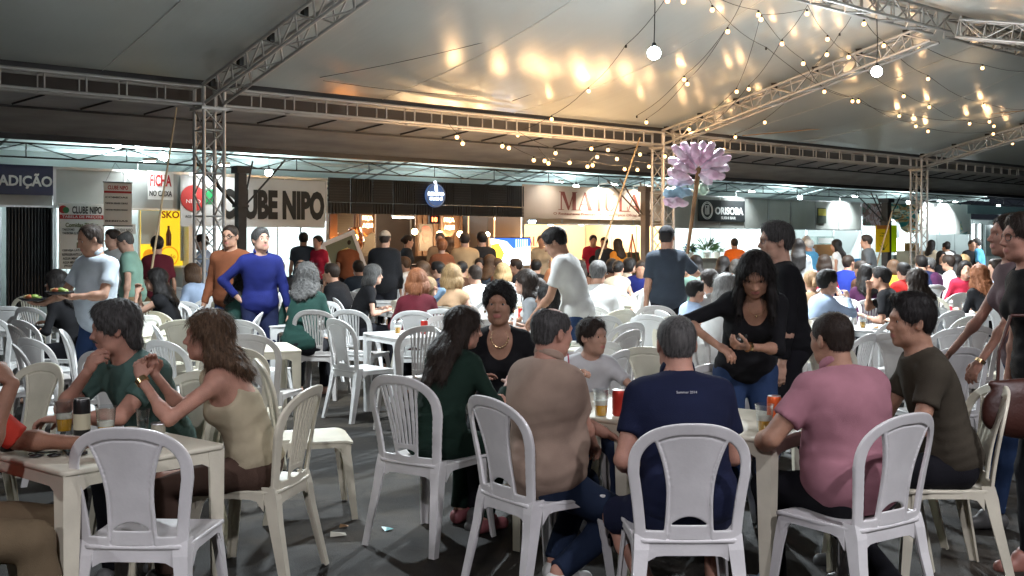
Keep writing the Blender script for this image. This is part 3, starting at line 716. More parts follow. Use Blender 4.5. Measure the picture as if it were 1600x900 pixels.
for cn, m_ in PL.items():
    def f(x, y, r=.035, w_=.35):
        qx = np.abs(x) - w_ + r; qy = np.abs(y) - w_ + r
        return np.sqrt(np.maximum(qx, 0) ** 2 + np.maximum(qy, 0) ** 2) + np.minimum(np.maximum(qx, qy), 0) - r
    V_, Q_ = sheet(f, (-.37, -.37), (.37, .37), .014, lambda x, y: np.full_like(x, .011), (.016, .004)); V_ = np.stack([V_[:, 0], V_[:, 2], .709 - V_[:, 1]], 1)
    hole = MB().lathe([(.0, 0), (.022, 0), (.022, .002), (.0, .002)], 14, (0, 0, .7195), False)
    ap = MB(); e = .336
    for p0, p1 in (((-e, -e), (e, -e)), ((e, -e), (e, e)), ((e, e), (-e, e)), ((-e, e), (-e, -e))):
        a = apron_bar((*p0, .702), (*p1, .702), .048, .085, .008, 14); ap.poly(a.v, a.f)
    lg = []
    for sx in (-1, 1):
        for sy in (-1, 1):
            v, ff = loft([lsec(sx * .338, sy * .338, .004, sx, sy, .045, .045, .012), lsec(sx * .342, sy * .342, .62, sx, sy, .068, .068, .012), lsec(sx * .342, sy * .342, .70, sx, sy, .075, .075, .012)])
            m = MB(); m.poly(v, ff); lg.append(m.data('leg', m_))
    TB[cn] = (mesh_np('tabletop', V_, Q_, (m_,)), ap.data('apron', m_), lg)
TABLES = []
def table(x, y, face, col='white', label=None, group='white plastic tables'):
    t = empty('plastic_table', (x, y, 0), R(face), label, 'table', group); c = TB[col]
    link('tabletop', c[0], t); link('apron', c[1], t)
    for l in c[2]: link('leg', l, t)
    TABLES.append((t, label)); return t
# ---- drinks and small things
def cup(x, y, z, label, fill=.4, liquid='beer', s=1.0, tint=(.95, .97, .98)):
    t = empty('plastic_cup', (x, y, z), 0, label, 'cup', 'clear plastic cups')
    h = .115 * s
    MB().lathe([(.026 * s, 0), (.0375 * s, h), (.0395 * s, h + .001), (.0395 * s, h + .004), (.036 * s, h + .003), (.025 * s, .002)], 20).build('cup_wall', glass('clear_plastic', tint, .05, .20), t)
    lm = {'beer': mat('beer', (.85, .42, .03), .12, trans=.25), 'juice': mat('orange_juice', (.90, .30, .02), .3), 'water': glass('water', (.9, .95, .97), .02, .4)}[liquid]
    r0 = .0245 * s; r1 = (.0245 + .0115 * fill) * s
    MB().lathe([(r0, .003), (r1, h * fill), (r1 * .2, h * fill)], 18).build('drink', lm, t)
    if liquid == 'beer' and fill > .3: MB().lathe([(r1 - .0003, h * fill), (r1 + .0012, h * fill + .018 * s), (.001, h * fill + .019 * s)], 18, cap=False).build('foam', mat('foam', (.8, .76, .62), .8), t)
    return t
def can(x, y, z, label, col, top=(.6, .6, .6), band=None, h=.122, r=.0325, cat='can'):
    t = empty('drink_can', (x, y, z), 0, label, cat, 'drink cans on the tables')
    MB().lathe([(r * .8, 0), (r, .008), (r, h - .014), (r * .86, h - .002)], 20).build('can_body', mat('can_' + '_'.join('%d' % (c * 100) for c in col), col, .3, .5), t)
    MB().lathe([(r * .88, h - .003), (r * .88, h), (r * .82, h - .001), (.001, h - .003)], 20, cap=False).build('lid', mat('can_metal', top, .3, .9), t)
    if band: MB().lathe([(r + .0006, h * .22), (r + .0006, h * .62)], 20, cap=False).build('printed_band', mat('band_' + '_'.join('%d' % (c * 100) for c in band), band, .4), t)
    return t
# ================================================================ the hall: floor, tent roofs, trusses
def nodes_mat(name, fn):
    if name in _mc: return _mc[name]
    m = bpy.data.materials.new(name); m.use_nodes = True; fn(m.node_tree, m.node_tree.nodes, m.node_tree.links, m.node_tree.nodes['Principled BSDF']); _mc[name] = m; return m
def ramp(nd, stops):
    r = nd.new('ShaderNodeValToRGB'); e = r.color_ramp.elements
    while len(e) < len(stops): e.new(0.5)
    for x, (p, c) in zip(e, stops): x.position = p; x.color = (*c, 1)
    return r
def asphalt(nt, nd, L, b):
    tc = nd.new('ShaderNodeTexCoord')
    def nz(s, d=5, dist=0):
        n = nd.new('ShaderNodeTexNoise'); n.inputs['Scale'].default_value = s; n.inputs['Detail'].default_value = d; n.inputs['Distortion'].default_value = dist; L.new(tc.outputs['Object'], n.inputs[0]); return n
    big, mid, fine, gr = nz(.9, 6, .8), nz(3.2, 6, .3), nz(60, 3), nz(240, 2)
    r1 = ramp(nd, [(.32, (.007, .006, .005)), (.50, (.019, .0155, .0125)), (.68, (.080, .067, .053))]); L.new(big.outputs[0], r1.inputs[0])
    r2 = ramp(nd, [(.35, (.35, .34, .33)), (.55, (.95, .95, .95)), (.75, (1.5, 1.46, 1.4))]); L.new(mid.outputs[0], r2.inputs[0])
    m1 = nd.new('ShaderNodeMix'); m1.data_type = 'RGBA'; m1.blend_type = 'MULTIPLY'; m1.inputs[0].default_value = .85; L.new(r1.outputs[0], m1.inputs[6]); L.new(r2.outputs[0], m1.inputs[7])
    r3 = ramp(nd, [(.40, (.55, .55, .55)), (.62, (1.3, 1.28, 1.22)), (.72, (2.6, 2.5, 2.3))]); L.new(gr.outputs[0], r3.inputs[0])
    m2 = nd.new('ShaderNodeMix'); m2.data_type = 'RGBA'; m2.blend_type = 'MULTIPLY'; m2.inputs[0].default_value = .8; L.new(m1.outputs[2], m2.inputs[6]); L.new(r3.outputs[0], m2.inputs[7])
    vo = nd.new('ShaderNodeTexVoronoi'); vo.feature = 'DISTANCE_TO_EDGE'; vo.inputs['Scale'].default_value = .55
    wp = nd.new('ShaderNodeMixRGB'); wp.blend_type = 'ADD'; wp.inputs[0].default_value = .5; L.new(tc.outputs['Object'], wp.inputs[1]); L.new(mid.outputs['Color'], wp.inputs[2]); L.new(wp.outputs[0], vo.inputs[0])
    rc = ramp(nd, [(0, (.25, .24, .22)), (.012, (.8, .8, .8)), (.03, (1, 1, 1))]); L.new(vo.outputs['Distance'], rc.inputs[0])
    sp = nz(9, 3, .2); rs = ramp(nd, [(.0, (1, 1, 1)), (.62, (1, 1, 1)), (.66, (.45, .42, .38)), (.74, (.35, .33, .30))]); L.new(sp.outputs[0], rs.inputs[0])
    m3 = nd.new('ShaderNodeMix'); m3.data_type = 'RGBA'; m3.blend_type = 'MULTIPLY'; m3.inputs[0].default_value = .6; L.new(m2.outputs[2], m3.inputs[6]); L.new(rc.outputs[0], m3.inputs[7])
    m4 = nd.new('ShaderNodeMix'); m4.data_type = 'RGBA'; m4.blend_type = 'MULTIPLY'; m4.inputs[0].default_value = .7; L.new(m3.outputs[2], m4.inputs[6]); L.new(rs.outputs[0], m4.inputs[7])
    L.new(m4.outputs[2], b.inputs['Base Color'])
    rr = nd.new('ShaderNodeMapRange'); rr.inputs[3].default_value = .5; rr.inputs[4].default_value = .95; L.new(mid.outputs[0], rr.inputs[0]); L.new(rr.outputs[0], b.inputs['Roughness'])
    b.inputs['Specular IOR Level'].default_value = .3
    bp = nd.new('ShaderNodeBump'); bp.inputs['Strength'].default_value = .6; bp.inputs['Distance'].default_value = .012
    ad = nd.new('ShaderNodeMath'); ad.inputs[1].default_value = .4; ad.operation = 'MULTIPLY_ADD'; L.new(fine.outputs[0], ad.inputs[0]); L.new(gr.outputs[0], ad.inputs[2]); L.new(ad.outputs[0], bp.inputs['Height']); L.new(bp.outputs[0], b.inputs['Normal'])
MB().poly([(-60, -25, 0), (90, -25, 0), (90, 110, 0), (-60, 110, 0)], [(0, 1, 2, 3)]).build('ground', nodes_mat('asphalt', asphalt))['kind'] = 'structure'
def membrane(col, rough, streak):
    def fn(nt, nd, L, b):
        tc = nd.new('ShaderNodeTexCoord'); mp = nd.new('ShaderNodeMapping'); mp.inputs['Scale'].default_value = streak; L.new(tc.outputs['Object'], mp.inputs[0])
        n = nd.new('ShaderNodeTexNoise'); n.inputs['Scale'].default_value = 1.0; n.inputs['Detail'].default_value = 5; L.new(mp.outputs[0], n.inputs[0])
        n2 = nd.new('ShaderNodeTexNoise'); n2.inputs['Scale'].default_value = .35; n2.inputs['Detail'].default_value = 4; L.new(tc.outputs['Object'], n2.inputs[0])
        r = ramp(nd, [(.3, tuple(c * .72 for c in col)), (.7, col)]); L.new(n2.outputs[0], r.inputs[0]); L.new(r.outputs[0], b.inputs['Base Color'])
        b.inputs['Roughness'].default_value = rough; b.inputs['Specular IOR Level'].default_value = .9
        bp = nd.new('ShaderNodeBump'); bp.inputs['Strength'].default_value = .22; bp.inputs['Distance'].default_value = .05; L.new(n.outputs[0], bp.inputs['Height']); L.new(bp.outputs[0], b.inputs['Normal'])
    return fn
TENT = nodes_mat('tent_membrane', membrane((.44, .47, .46), .28, (2.6, .25, 1)))
TENT_FAR = nodes_mat('far_tent_membrane', membrane((.60, .70, .68), .5, (1.5, .4, 1)))
DARKF = mat('dark_canvas', (.40, .40, .41), .8, noise=.35, nscale=1.2, stretch=(1, 3, 1), bump=.3, bscale=2.5)
BLACKF = mat('black_canvas', (.10, .095, .095), .9)
GALV = mat('galvanised_steel', (.56, .54, .52), .42, .5, noise=.35, nscale=12)
DSTEEL = mat('dark_steel', (.035, .036, .04), .55, .3, noise=.3, nscale=9)
CLAMP = mat('black_clamp', (.015, .015, .015), .6)
SEAM = mat('welded_seam', (.62, .62, .60), .4)
def Q3(a, b, z): x, y = ab(a, b); return Vector((x, y, z))
def frame_obj(name, label=None, cat=None, group=None):      # an Empty turned so that its x runs along the eaves and y away
    return empty(name, (0, 0, 0), ANG, label, cat, group)
EAVE_TOP = EAVE_Z + .24
def gable(name, b0, br, b1, z0, zr, a0, a1, m, label, na=14, sag=.30, dip=None):
    t = frame_obj(name, label, 'tent roof', None)
    def slope(bA, zA, bB, zB):
        nb, nn = 10, int((a1 - a0) / .8); pts = []
        for j in range(nb + 1):
            for i in range(nn + 1):
                a = a0 + (a1 - a0) * i / nn; u = j / nb; ph = ((a - COLA[1]) / BAY) % 1
                z = zA + (zB - zA) * u - sag * math.sin(math.pi * u) * math.sin(math.pi * ph) ** 2 * .9
                pts.append((a, bA + (bB - bA) * u, z))
        f = [(j * (nn + 1) + i, j * (nn + 1) + i + 1, (j + 1) * (nn + 1) + i + 1, (j + 1) * (nn + 1) + i) for j in range(nb) for i in range(nn)]
        m_ = MB().poly(pts, f, True); return m_
    slope(b0, z0, br, zr).build('far_slope', m, t); slope(br, zr, b1, z0).build('near_slope', m, t)
    return t
a1c, a2c, a3c = a_of(327, EAVE_B), a_of(1036, EAVE_B), a_of(1436, EAVE_B)
BAY = (a3c - a1c) / 2; COLA = [a1c - BAY, a1c, a1c + BAY, a1c + 2 * BAY, a1c + 3 * BAY]
COLA[2] = a2c; COLA[3] = a3c
RZ = EAVE_TOP + .14 + SLOPE * (EAVE_B - RIDGE_B)
NEAR_B = 2 * RIDGE_B - EAVE_B
gable('tent_roof', EAVE_B + .12, RIDGE_B, NEAR_B, EAVE_TOP + .12, RZ, COLA[1] - 2 * BAY, COLA[1] + 5 * BAY, TENT, 'pale gable tent canopy over the tables, lit warm and hung with bulb strings')
gable('tent_roof', NEAR_B - .12, NEAR_B - 5.7, NEAR_B - 11.4, EAVE_TOP + .12, RZ, COLA[1] - 2 * BAY, COLA[1] + 3 * BAY, TENT, 'pale tent canopy over the nearest tables, above the viewer')
# welded seams of the membrane
for i, (ax, k) in enumerate(((COLA[1] - 1.4, 1), (COLA[1] - 3.2, 1), (COLA[1] + 2.9, 1), (COLA[1] + 5.6, 1), (COLA[2] + 2.2, 1), (COLA[2] + 4.6, 1))):
    m_ = MB(); P = []
    for j in range(11):
        u = j / 10; ph = ((ax - COLA[1]) / BAY) % 1; b = EAVE_B + .12 + (RIDGE_B - EAVE_B - .12) * u; z = EAVE_TOP + .12 + (RZ - EAVE_TOP - .12) * u - .27 * math.sin(math.pi * u) * math.sin(math.pi * ph) ** 2 - .008
        P.append(Q3(ax, b, z))
    m_.path(P, .0045, 4).build('roof_seam', SEAM, None)
SEAMS = [o for o in COL.objects if o.name.startswith('roof_seam')]
for o in SEAMS: o.parent = [q for q in COL.objects if q.name == 'tent_roof'][0]; o.matrix_parent_inverse = Matrix.Rotation(-ANG, 4, 'Z')
# ---- box trusses
def box_truss(name, P, Qp, wid, hgt, label, group, style='ladder', step=.46, cat='truss', rc=.024, rr=.013, clamps=False, fan=False):
    P = Vector(P); Qp = Vector(Qp); d = (Qp - P); Ln = d.length; d.normalize(); side = d.cross(Vector((0, 0, 1))).normalized(); up = side.cross(d).normalized()
    t = empty(name, P, 0, label, cat, group); O = Vector((0, 0, 0))
    co = [(-1, 0), (1, 0), (-1, 1), (1, 1)]
    for a, h in co: rod('chord', side * a * wid / 2 + up * h * hgt, d * Ln + side * a * wid / 2 + up * h * hgt, rc, GALV, t, 8)
    n = max(2, int(Ln / step)); st = Ln / n
    for i in range(n + 1):
        c = d * st * i
        if style == 'ladder':
            for a in (-1, 1): rod('rung', c + side * a * wid / 2, c + side * a * wid / 2 + up * hgt, rr, GALV, t, 6)
            if i % 2 == 0:
                for h in (0, 1): rod('cross_tube', c - side * wid / 2 + up * h * hgt, c + side * wid / 2 + up * h * hgt, rr, GALV, t, 6)
        elif i < n:
            c2 = d * st * (i + 1); cm = d * st * (i + .5)
            for a in (-1, 1):
                rod('diagonal', c + side * a * wid / 2 + up * (0 if i % 2 else hgt), c2 + side * a * wid / 2 + up * (hgt if i % 2 else 0), rr, GALV, t, 6)
                rod('rung', c + side * a * wid / 2, c + side * a * wid / 2 + up * hgt, rr, GALV, t, 6)
            for h in (0, 1): rod('diagonal', c + side * (wid / 2) * (1 if i % 2 else -1) + up * h * hgt, c2 - side * (wid / 2) * (1 if i % 2 else -1) + up * h * hgt, rr, GALV, t, 6)
            if clamps and i % 2 == 0:
                k = c + up * (hgt + .03); o = MB().box(-.045, .045, -.03, .03, -.05, .06).build('clamp', CLAMP, t, k); o.rotation_euler = (0, 0, math.atan2(d.y, d.x))
    return t
def column(a, b, label, wid=.29, z1=None, full=True):
    x, y = ab(a, b); t = empty('truss_column', (x, y, 0), ANG, label, 'column', 'square truss columns under the eave')
    z1 = z1 or EAVE_TOP; h = wid / 2
    MB().box(-.25, .25, -.25, .25, 0, .02).build('base_plate', GALV, t)
    for sx in (-1, 1):
        for sy in (-1, 1): rod('chord', (sx * h, sy * h, .02), (sx * h, sy * h, z1), .026, GALV, t)
    z = .15; i = 0
    while z < z1 - .30:
        for s0, s1, ax in (((-h, -h), (h, -h), 0), ((h, -h), (h, h), 1), ((h, h), (-h, h), 0), ((-h, h), (-h, -h), 1)):
            rod('diagonal', (*s0, z if i % 2 else z + .29), (*s1, z + .29 if i % 2 else z), .011, GALV, t, 6)
            if i % 2 == 0: rod('rung', (*s0, z), (*s1, z), .011, GALV, t, 6)
        z += .29; i += 1
    MB().box(-h - .05, h + .05, -h - .05, h + .05, EAVE_Z - .07, EAVE_Z - .03).build('corner_plate', GALV, t)
    return t
cl = ['tall square truss column left of the long white banner', 'square truss column beside the pink cotton candy', 'square truss column between the tall yellow sign and the bright banner']
for ci, lb in zip((1, 2, 3), cl): column(COLA[ci], EAVE_B, lb)
bl = ['ladder truss beam running off the left edge', 'ladder truss beam between the left and middle columns', 'ladder truss beam between the middle and right columns', 'ladder truss beam running off the right edge']
cols_a = COLA + [COLA[3] + BAY, ]
for i, (i0, i1) in enumerate(((0, 1), (1, 2), (2, 3), (3, 4))):
    A0, A1 = (COLA[i0], COLA[i1]) if i < 3 else (COLA[3], COLA[3] + BAY)
    box_truss('truss_beam', Q3(A0 + .17, EAVE_B, EAVE_Z), Q3(A1 - .17, EAVE_B, EAVE_Z), .27, .23, bl[i], 'eave beams of the tent', step=.5)
rl = ['inclined roof truss rising from the left column to the upper edge', 'inclined roof truss rising from the middle column to the ridge', 'inclined roof truss rising from the right column to the right edge']
for ci, lb in zip((1, 2, 3), rl):
    box_truss('roof_truss', Q3(COLA[ci], EAVE_B - .15, EAVE_Z + .02), Q3(COLA[ci], RIDGE_B + .2, EAVE_Z + .02 + SLOPE * (EAVE_B - RIDGE_B - .35)), .26, .26, lb, 'inclined roof trusses', 'web', .42, clamps=True)
    box_truss('roof_truss', Q3(COLA[ci], RIDGE_B - .2, EAVE_Z + .02 + SLOPE * (EAVE_B - RIDGE_B - .35)), Q3(COLA[ci], NEAR_B + .15, EAVE_Z + .02), .26, .26, 'near half of the ' + lb.split(' rising')[0] + ' over the tables, pair number %s from the left' % ('one', 'two', 'three')[ci - 1], 'inclined roof trusses', 'web', .42)
zr = EAVE_Z + .02 + SLOPE * (EAVE_B - RIDGE_B)
for k, lb in ((1, 'ridge truss above the tables, left bay, mostly out of the picture'), (2, 'ridge truss crossing the upper right of the canopy')):
    box_truss('ridge_truss', Q3(COLA[k] + .16, RIDGE_B, zr), Q3(COLA[k + 1] - .16, RIDGE_B, zr), .27, .27, lb, 'ridge trusses', 'web', .40)
box_truss('ridge_truss', Q3(COLA[3] + .16, RIDGE_B, zr), Q3(COLA[3] + BAY, RIDGE_B, zr), .27, .27, 'ridge truss leaving the picture at the upper right corner', 'ridge trusses', 'web', .40)
# tension straps across the membrane
STRAP = mat('tan_strap', (.42, .28, .17), .7)
def hall_path(name, pts, r, m, label, cat, sagv=0):
    P = []
    for p, q in zip(pts[:-1], pts[1:]):
        for i in range(8):
            u = i / 8; v = Vector(p).lerp(Vector(q), u); v.z -= sagv * math.sin(math.pi * u); P.append(v)
    P.append(Vector(pts[-1])); o = MB().path(P, r * .7, 5).build(name, m); return tag(o, label, cat)
def on_roof(px, py, drop=.30):                 # the point seen at a pixel on the sloping plane this far below the membrane
    d = np.array([(px - 800) / F, 1.0, (HOR - py) / F]); dn = d[:2].dot(N); z0 = EAVE_TOP + .12 - drop
    s = (z0 + SLOPE * EAVE_B * 1.0 - EYE) / (d[2] + SLOPE * dn); return Vector((d * s)) + Vector((0, 0, EYE))
hall_path('strap', [on_roof(1160, 212, .1), on_roof(1600, 173, .1)], .02, STRAP, 'tan strap stretched across the right bay of the canopy', 'strap')
for px0, py0, px1, py1, lb in ((500, 121, 800, 55, 'thin cable under the canopy above the golden reflections'), (505, 126, 745, 151, 'thin cable low under the canopy near the eave'), (800, 158, 940, 98, 'thin cable under the canopy left of the round lamp')):
    hall_path('cable', [on_roof(px0, py0, .12), on_roof(px1, py1, .12)], .006, DSTEEL, lb, 'cable', .03)
# tilted bamboo poles
BAMB = mat('bamboo', (.42, .30, .17), .6, noise=.3, nscale=8)
def pole(px0, py0, px1, py1, Y0, Y1, r, lb):
    p = Vector((X_of(px0, Y0), Y0, z_of(py0, Y0))); q = Vector((X_of(px1, Y1), Y1, z_of(py1, Y1)))
    o = MB().tube(p, q, r, r * .7, 8).build('bamboo_pole', BAMB); tag(o, lb, 'pole', 'slanting bamboo poles')
pole(234, 440, 276, 168, 12.2, 12.8, .014, 'slanting bamboo pole rising left of the tall truss column')
pole(936, 405, 1000, 215, 17.0, 19.0, .016, 'slanting bamboo pole crossing in front of the cream restaurant banner')
pole(1368, 420, 1394, 330, 22.0, 24, .02, 'slanting bamboo pole beside the tall yellow sign')
# ---- the older dark shed roof between the tents
AL, AR = COLA[1] - 12, COLA[1] + 34
t = frame_obj('shed_roof', 'dark canvas shed roof band running behind the eave beam', 'shed roof')
MB().poly([(AL, SHED_B, SHED_Z), (AR, SHED_B, SHED_Z), (AR, SHED_B - 1.5, SHED_Z + .45), (AL, SHED_B - 1.5, SHED_Z + .45)], [(0, 1, 2, 3)]).build('lower_canvas', DARKF, t)
MB().poly([(AL, SHED_B - 1.5, SHED_Z + .455), (AR, SHED_B - 1.5, SHED_Z + .455), (AR, EAVE_B + .3, EAVE_TOP + .08), (AL, EAVE_B + .3, EAVE_TOP + .08)], [(0, 1, 2, 3)]).build('upper_canvas', BLACKF, t)
MB().poly([(AL, EAVE_B + .30, EAVE_TOP + .075), (AR, EAVE_B + .30, EAVE_TOP + .075), (AR, EAVE_B + .24, EAVE_TOP + .9), (AL, EAVE_B + .24, EAVE_TOP + .9)], [(0, 1, 2, 3)]).build('closing_flap', BLACKF, t)
MB().box(AL, AR, SHED_B - .05, SHED_B + .05, SHED_Z - .07, SHED_Z + .03).build('edge_beam', DSTEEL, t)
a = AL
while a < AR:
    rod('rafter_shadow_bar', (a, SHED_B - 1.08, SHED_Z + .30), (a + .3, SHED_B - 1.46, SHED_Z + .41), .014, DSTEEL, t, 5); a += .9  # dark bars stand in for rafter shadows cast on the canvas
MB().box(AL, AR, SHED_B - 1.06, SHED_B - 1.03, SHED_Z + .26, SHED_Z + .29).build('purlin', DSTEEL, t)
t = frame_obj('lattice_girder', 'thin dark lattice girder hanging under the shed roof edge', 'girder')
z0, z1 = SHED_Z - .30, SHED_Z - .09; gb = SHED_B + .35
MB().box(AL, AR, gb - .012, gb + .012, z0 - .012, z0 + .012).build('bottom_chord', DSTEEL, t); MB().box(AL, AR, gb - .012, gb + .012, z1 - .012, z1 + .012).build('top_chord', DSTEEL, t)
a = AL; i = 0
while a < AR - 1:
    rod('web_bar', (a, gb, z0 if i % 2 else z1), (a + .75, gb, z1 if i % 2 else z0), .009, DSTEEL, t, 5)
    if i % 2: rod('web_bar', (a + .75, gb, z0), (a + .75, gb, z1), .010, DSTEEL, t, 5)
    a += .75; i += 1
for px, wd, lb in ((376, .145, 'dark steel shed post in front of the white banner'), (1008, .145, 'steel shed post at the right end of the cream banner'), (1385, .20, 'dark steel shed post carrying the tall yellow sign')):
    x, y = on_line(px, SHED_B); t = empty('shed_post', (x, y, 0), ANG, lb, 'post', 'steel posts of the shed')
    pm = DSTEEL if px != 1008 else mat('brown_steel', (.16, .12, .09), .55)
    MB().box(-wd / 2, wd / 2, -wd / 2, wd / 2, 0, SHED_Z - .32).build('shaft', pm, t); MB().box(-wd * .8, wd * .8, -wd * .8, wd * .8, SHED_Z - .42, SHED_Z - .30).build('cap_plate', pm, t)
    MB().box(-wd * .7, wd * .7, -wd * .7, wd * .7, SHED_Z - .98, SHED_Z - .94).build('brace_collar', pm, t)
    for s_ in (-1, 1):
        rod('brace', (s_ * wd * .5, 0, SHED_Z - .96), (s_ * .82, 0, SHED_Z - .16), .018, pm, t, 6); rod('brace', (s_ * wd * .5, .05, SHED_Z - .96), (s_ * .55, .65, SHED_Z - .16), .018, pm, t, 6)
# ---- the bright far tent over the booths
FB0, FBR, FB1 = SHED_B + .5, SHED_B + 5.5, SHED_B + 15
t = frame_obj('far_tent_roof', 'bright pale green tent roof above the food booths', 'tent roof')
for (bA, zA, bB, zB, nm) in ((FB0, SHED_Z + .1, FBR, SHED_Z + 1.5, 'near_slope'), (FBR, SHED_Z + 1.5, FB1, SHED_Z - .25, 'far_slope')):
    nn = 60; pts = []
    for j in range(9):
        for i in range(nn + 1): u = j / 8; a = AL + (AR + 14 - AL) * i / nn; pts.append((a, bA + (bB - bA) * u, zA + (zB - zA) * u - .12 * math.sin(math.pi * u) * math.sin(math.pi * i / 3) ** 2))
    MB().poly(pts, [(j * (nn + 1) + i, j * (nn + 1) + i + 1, (j + 1) * (nn + 1) + i + 1, (j + 1) * (nn + 1) + i) for j in range(8) for i in range(nn)], True).build(nm, TENT_FAR, t)
MB().box(AL, AR + 14, FB1 + .05, FB1 + .1, -.1, SHED_Z).build('end_wall', mat('pale_canvas', (.55, .62, .62), .7), t)
GD = mat('grey_steel', (.13, .15, .15), .5, .3)
for k in range(9):
    a = AL + 2 + k * 5.2; t = frame_obj('tent_rafter', None, 'rafter', 'dark rafters under the far tent'); t['label'] = 'dark steel rafter under the bright far tent, number %s from the left' % ('one two three four five six seven eight nine'.split()[k])
    MB().box(a - .03, a + .03, FBR, FBR + .06, SHED_Z + 1.35, SHED_Z + 1.41).build('joint', GD, t)
    rod('top_chord', (a, FBR, SHED_Z + 1.36), (a, FB1, SHED_Z - .42), .035, GD, t, 6); rod('bottom_chord', (a, FBR, SHED_Z + 1.14), (a, FB1, SHED_Z - .64), .03, GD, t, 6)
for k in range(4):
    b = FBR + 1.8 + k * 2.1; z = SHED_Z + 1.34 - (b - FBR) * 1.75 / 9.5
    o = MB().box(AL, AR + 14, b - .035, b + .035, z - .1, z).build('purlin_bar', GD, None, rot=(0, 0, ANG)); tag(o, 'long steel purlin under the far tent, row %s' % ('one', 'two', 'three', 'four')[k], 'purlin', 'purlins of the far tent')
# ================================================================ lamps
BULBW = glow('lit_bulb_warm', (1.0, .50, .17), 3.2); BULBC = glow('lit_lamp_cool', (.85, .95, 1.0), 30)
WIRE = mat('black_wire', (.01, .01, .01), .6)
_b = MB().lathe([(.001, -.035), (.018, -.031), (.030, -.011), (.028, .009), (.013, .026)], 12, cap=False).data('bulb', BULBW)
_so = MB().lathe([(.012, .020), (.015, .022), (.015, .055), (.008, .060)], 10).data('socket', WIRE)
NBULB = [0]
def string(label, pts, place, power=1.9):
    t = empty('string_light', (0, 0, 0), 0, label, 'string lights', 'strings of warm bulbs under the canopy'); P = [place(p[0], p[1]) for p in pts]; W = []
    t.location = P[0]
    for p, q in zip(P[:-1], P[1:]):
        n = 6; L_ = (q - p).length
        for i in range(n): u = i / n; v = p.lerp(q, u); v.z -= min(.12, .03 * L_) * math.sin(math.pi * u); W.append(v - P[0] + Vector((0, 0, .06)))
    W.append(P[-1] - P[0] + Vector((0, 0, .06))); MB().path(W, .0045, 4).build('wire', WIRE, t)
    for p, q in zip(pts, P):
        if len(p) < 3: continue
        link('socket', _so, t, q - P[0])
        if p[2]: link('bulb', _b, t, q - P[0]); lamp('bulb_light', q - P[0] - Vector((0, 0, .035)), power, (1.0, .60, .28), .035, t); NBULB[0] += 1
EB = 12.95
def front(px, py): Y = on_line(px, EB)[1]; return Vector((X_of(px, Y), Y, z_of(py, Y)))
S = [('string of bulbs left of the round white lamp, running down to the eave', [(1043, 1, 1), (978, 77, 0), (920, 142, 1), (862, 186, 1), (809, 211, 1)]),
     ('string of bulbs coming straight down right of the round white lamp', [(1165, -5), (1137, 49, 1), (1069, 124, 1), (995, 186, 0)]),
     ('string of bulbs ending near the middle of the eave beam', [(1165, -5), (1135, 52), (1074, 131, 1), (1010, 191, 1)]),
     ('long string of bulbs crossing from the top centre to the right bay', [(1105, -2), (1113, 15, 1), (1197, 80, 0), (1332, 158, 1), (1405, 181, 1), (1546, 190, 1), (1610, 172)]),
     ('string of bulbs passing under the middle roof truss', [(1068, 2, 1), (1105, -4), (1185, 23, 1), (1255, 99, 1), (1288, 143, 1)]),
     ('string of bulbs fanning left from the ridge truss', [(1262, 15), (1222, 68, 1), (1170, 139, 1), (1105, 202, 1)]),
     ('string of bulbs fanning furthest left from the ridge truss', [(1261, 21, 1), (1189, 30, 1), (1151, 143, 1), (1077, 202, 1)]),
     ('string of bulbs from the ridge truss into the right bay', [(1262, 15), (1293, 61, 1), (1326, 89, 1), (1412, 150, 1), (1452, 167, 1), (1515, 193, 1), (1553, 197, 1)]),
     ('string of bulbs from the ridge down towards the cotton candy', [(1330, 33), (1312, 58, 0), (1292, 85, 1), (1195, 191, 1), (1149, 214, 1), (1132, 233, 1)]),
     ('string of bulbs along the right bay above the strap', [(1350, 37, 1), (1381, 71, 1), (1450, 123, 1), (1537, 165, 1), (1610, 175)]),
     ('string of bulbs highest in the right bay', [(1437, 76, 1), (1535, 106, 1), (1615, 116)]),
     ('string of bulbs lowest in the right bay', [(1289, 145), (1341, 158, 1), (1431, 197, 1), (1450, 205, 1), (1552, 209, 1), (1582, 224, 1)])]
for lb, pts in S: string(lb, pts, on_roof)
S = [('short string of bulbs against the dark band, leftmost', [(700, 198), (714, 214, 1), (723, 224, 1), (785, 228, 1), (795, 231, 1), (834, 250, 1), (851, 251, 1), (890, 254, 1), (926, 258, 1), (976, 264, 1), (996, 265, 1)]),
     ('upper string of bulbs against the dark band left of the middle column', [(809, 211), (868, 239, 1), (924, 232, 1), (950, 234, 1), (1000, 241, 1), (1039, 244, 1)]),
     ('lower string of bulbs against the dark band left of the middle column', [(840, 235), (857, 255, 1), (918, 260, 1), (933, 245, 1), (964, 248, 1), (1014, 260, 1), (1040, 250)])]
for lb, pts in S: string(lb, pts, front, 8)
def globe(name, p, r, power, col, label, cat, top, group=None, m=BULBC, down=0):
    t = empty(name, p, 0, label, cat, group)
    MB().lathe([(.001, -r)] + [(r * math.cos(u), r * math.sin(u)) for u in np.linspace(-1.2, 1.1, 8)] + [(r * .35, r * .95)], 16, cap=False).build('lamp_globe', m, t)
    MB().lathe([(r * .36, r * .9), (r * .4, r * 1.1), (r * .3, r * 1.5), (.01, r * 1.6)], 12).build('socket', WIRE, t)
    if top: MB().path([(0, 0, r * 1.5), (.01, 0, top * .5), (0, 0, top)], .006, 5).build('wire', WIRE, t)
    lamp('lamp_light', (0, 0, -r - .02), power * (.15 if down else 1), col, r, t)
    if down: lamp('lamp_down_light', (0, 0, -r - .03), power * down, col, r, t, 'SPOT', rot=(0, 0, 0), spot=165)      # the socket on top shades the upper half
    return t
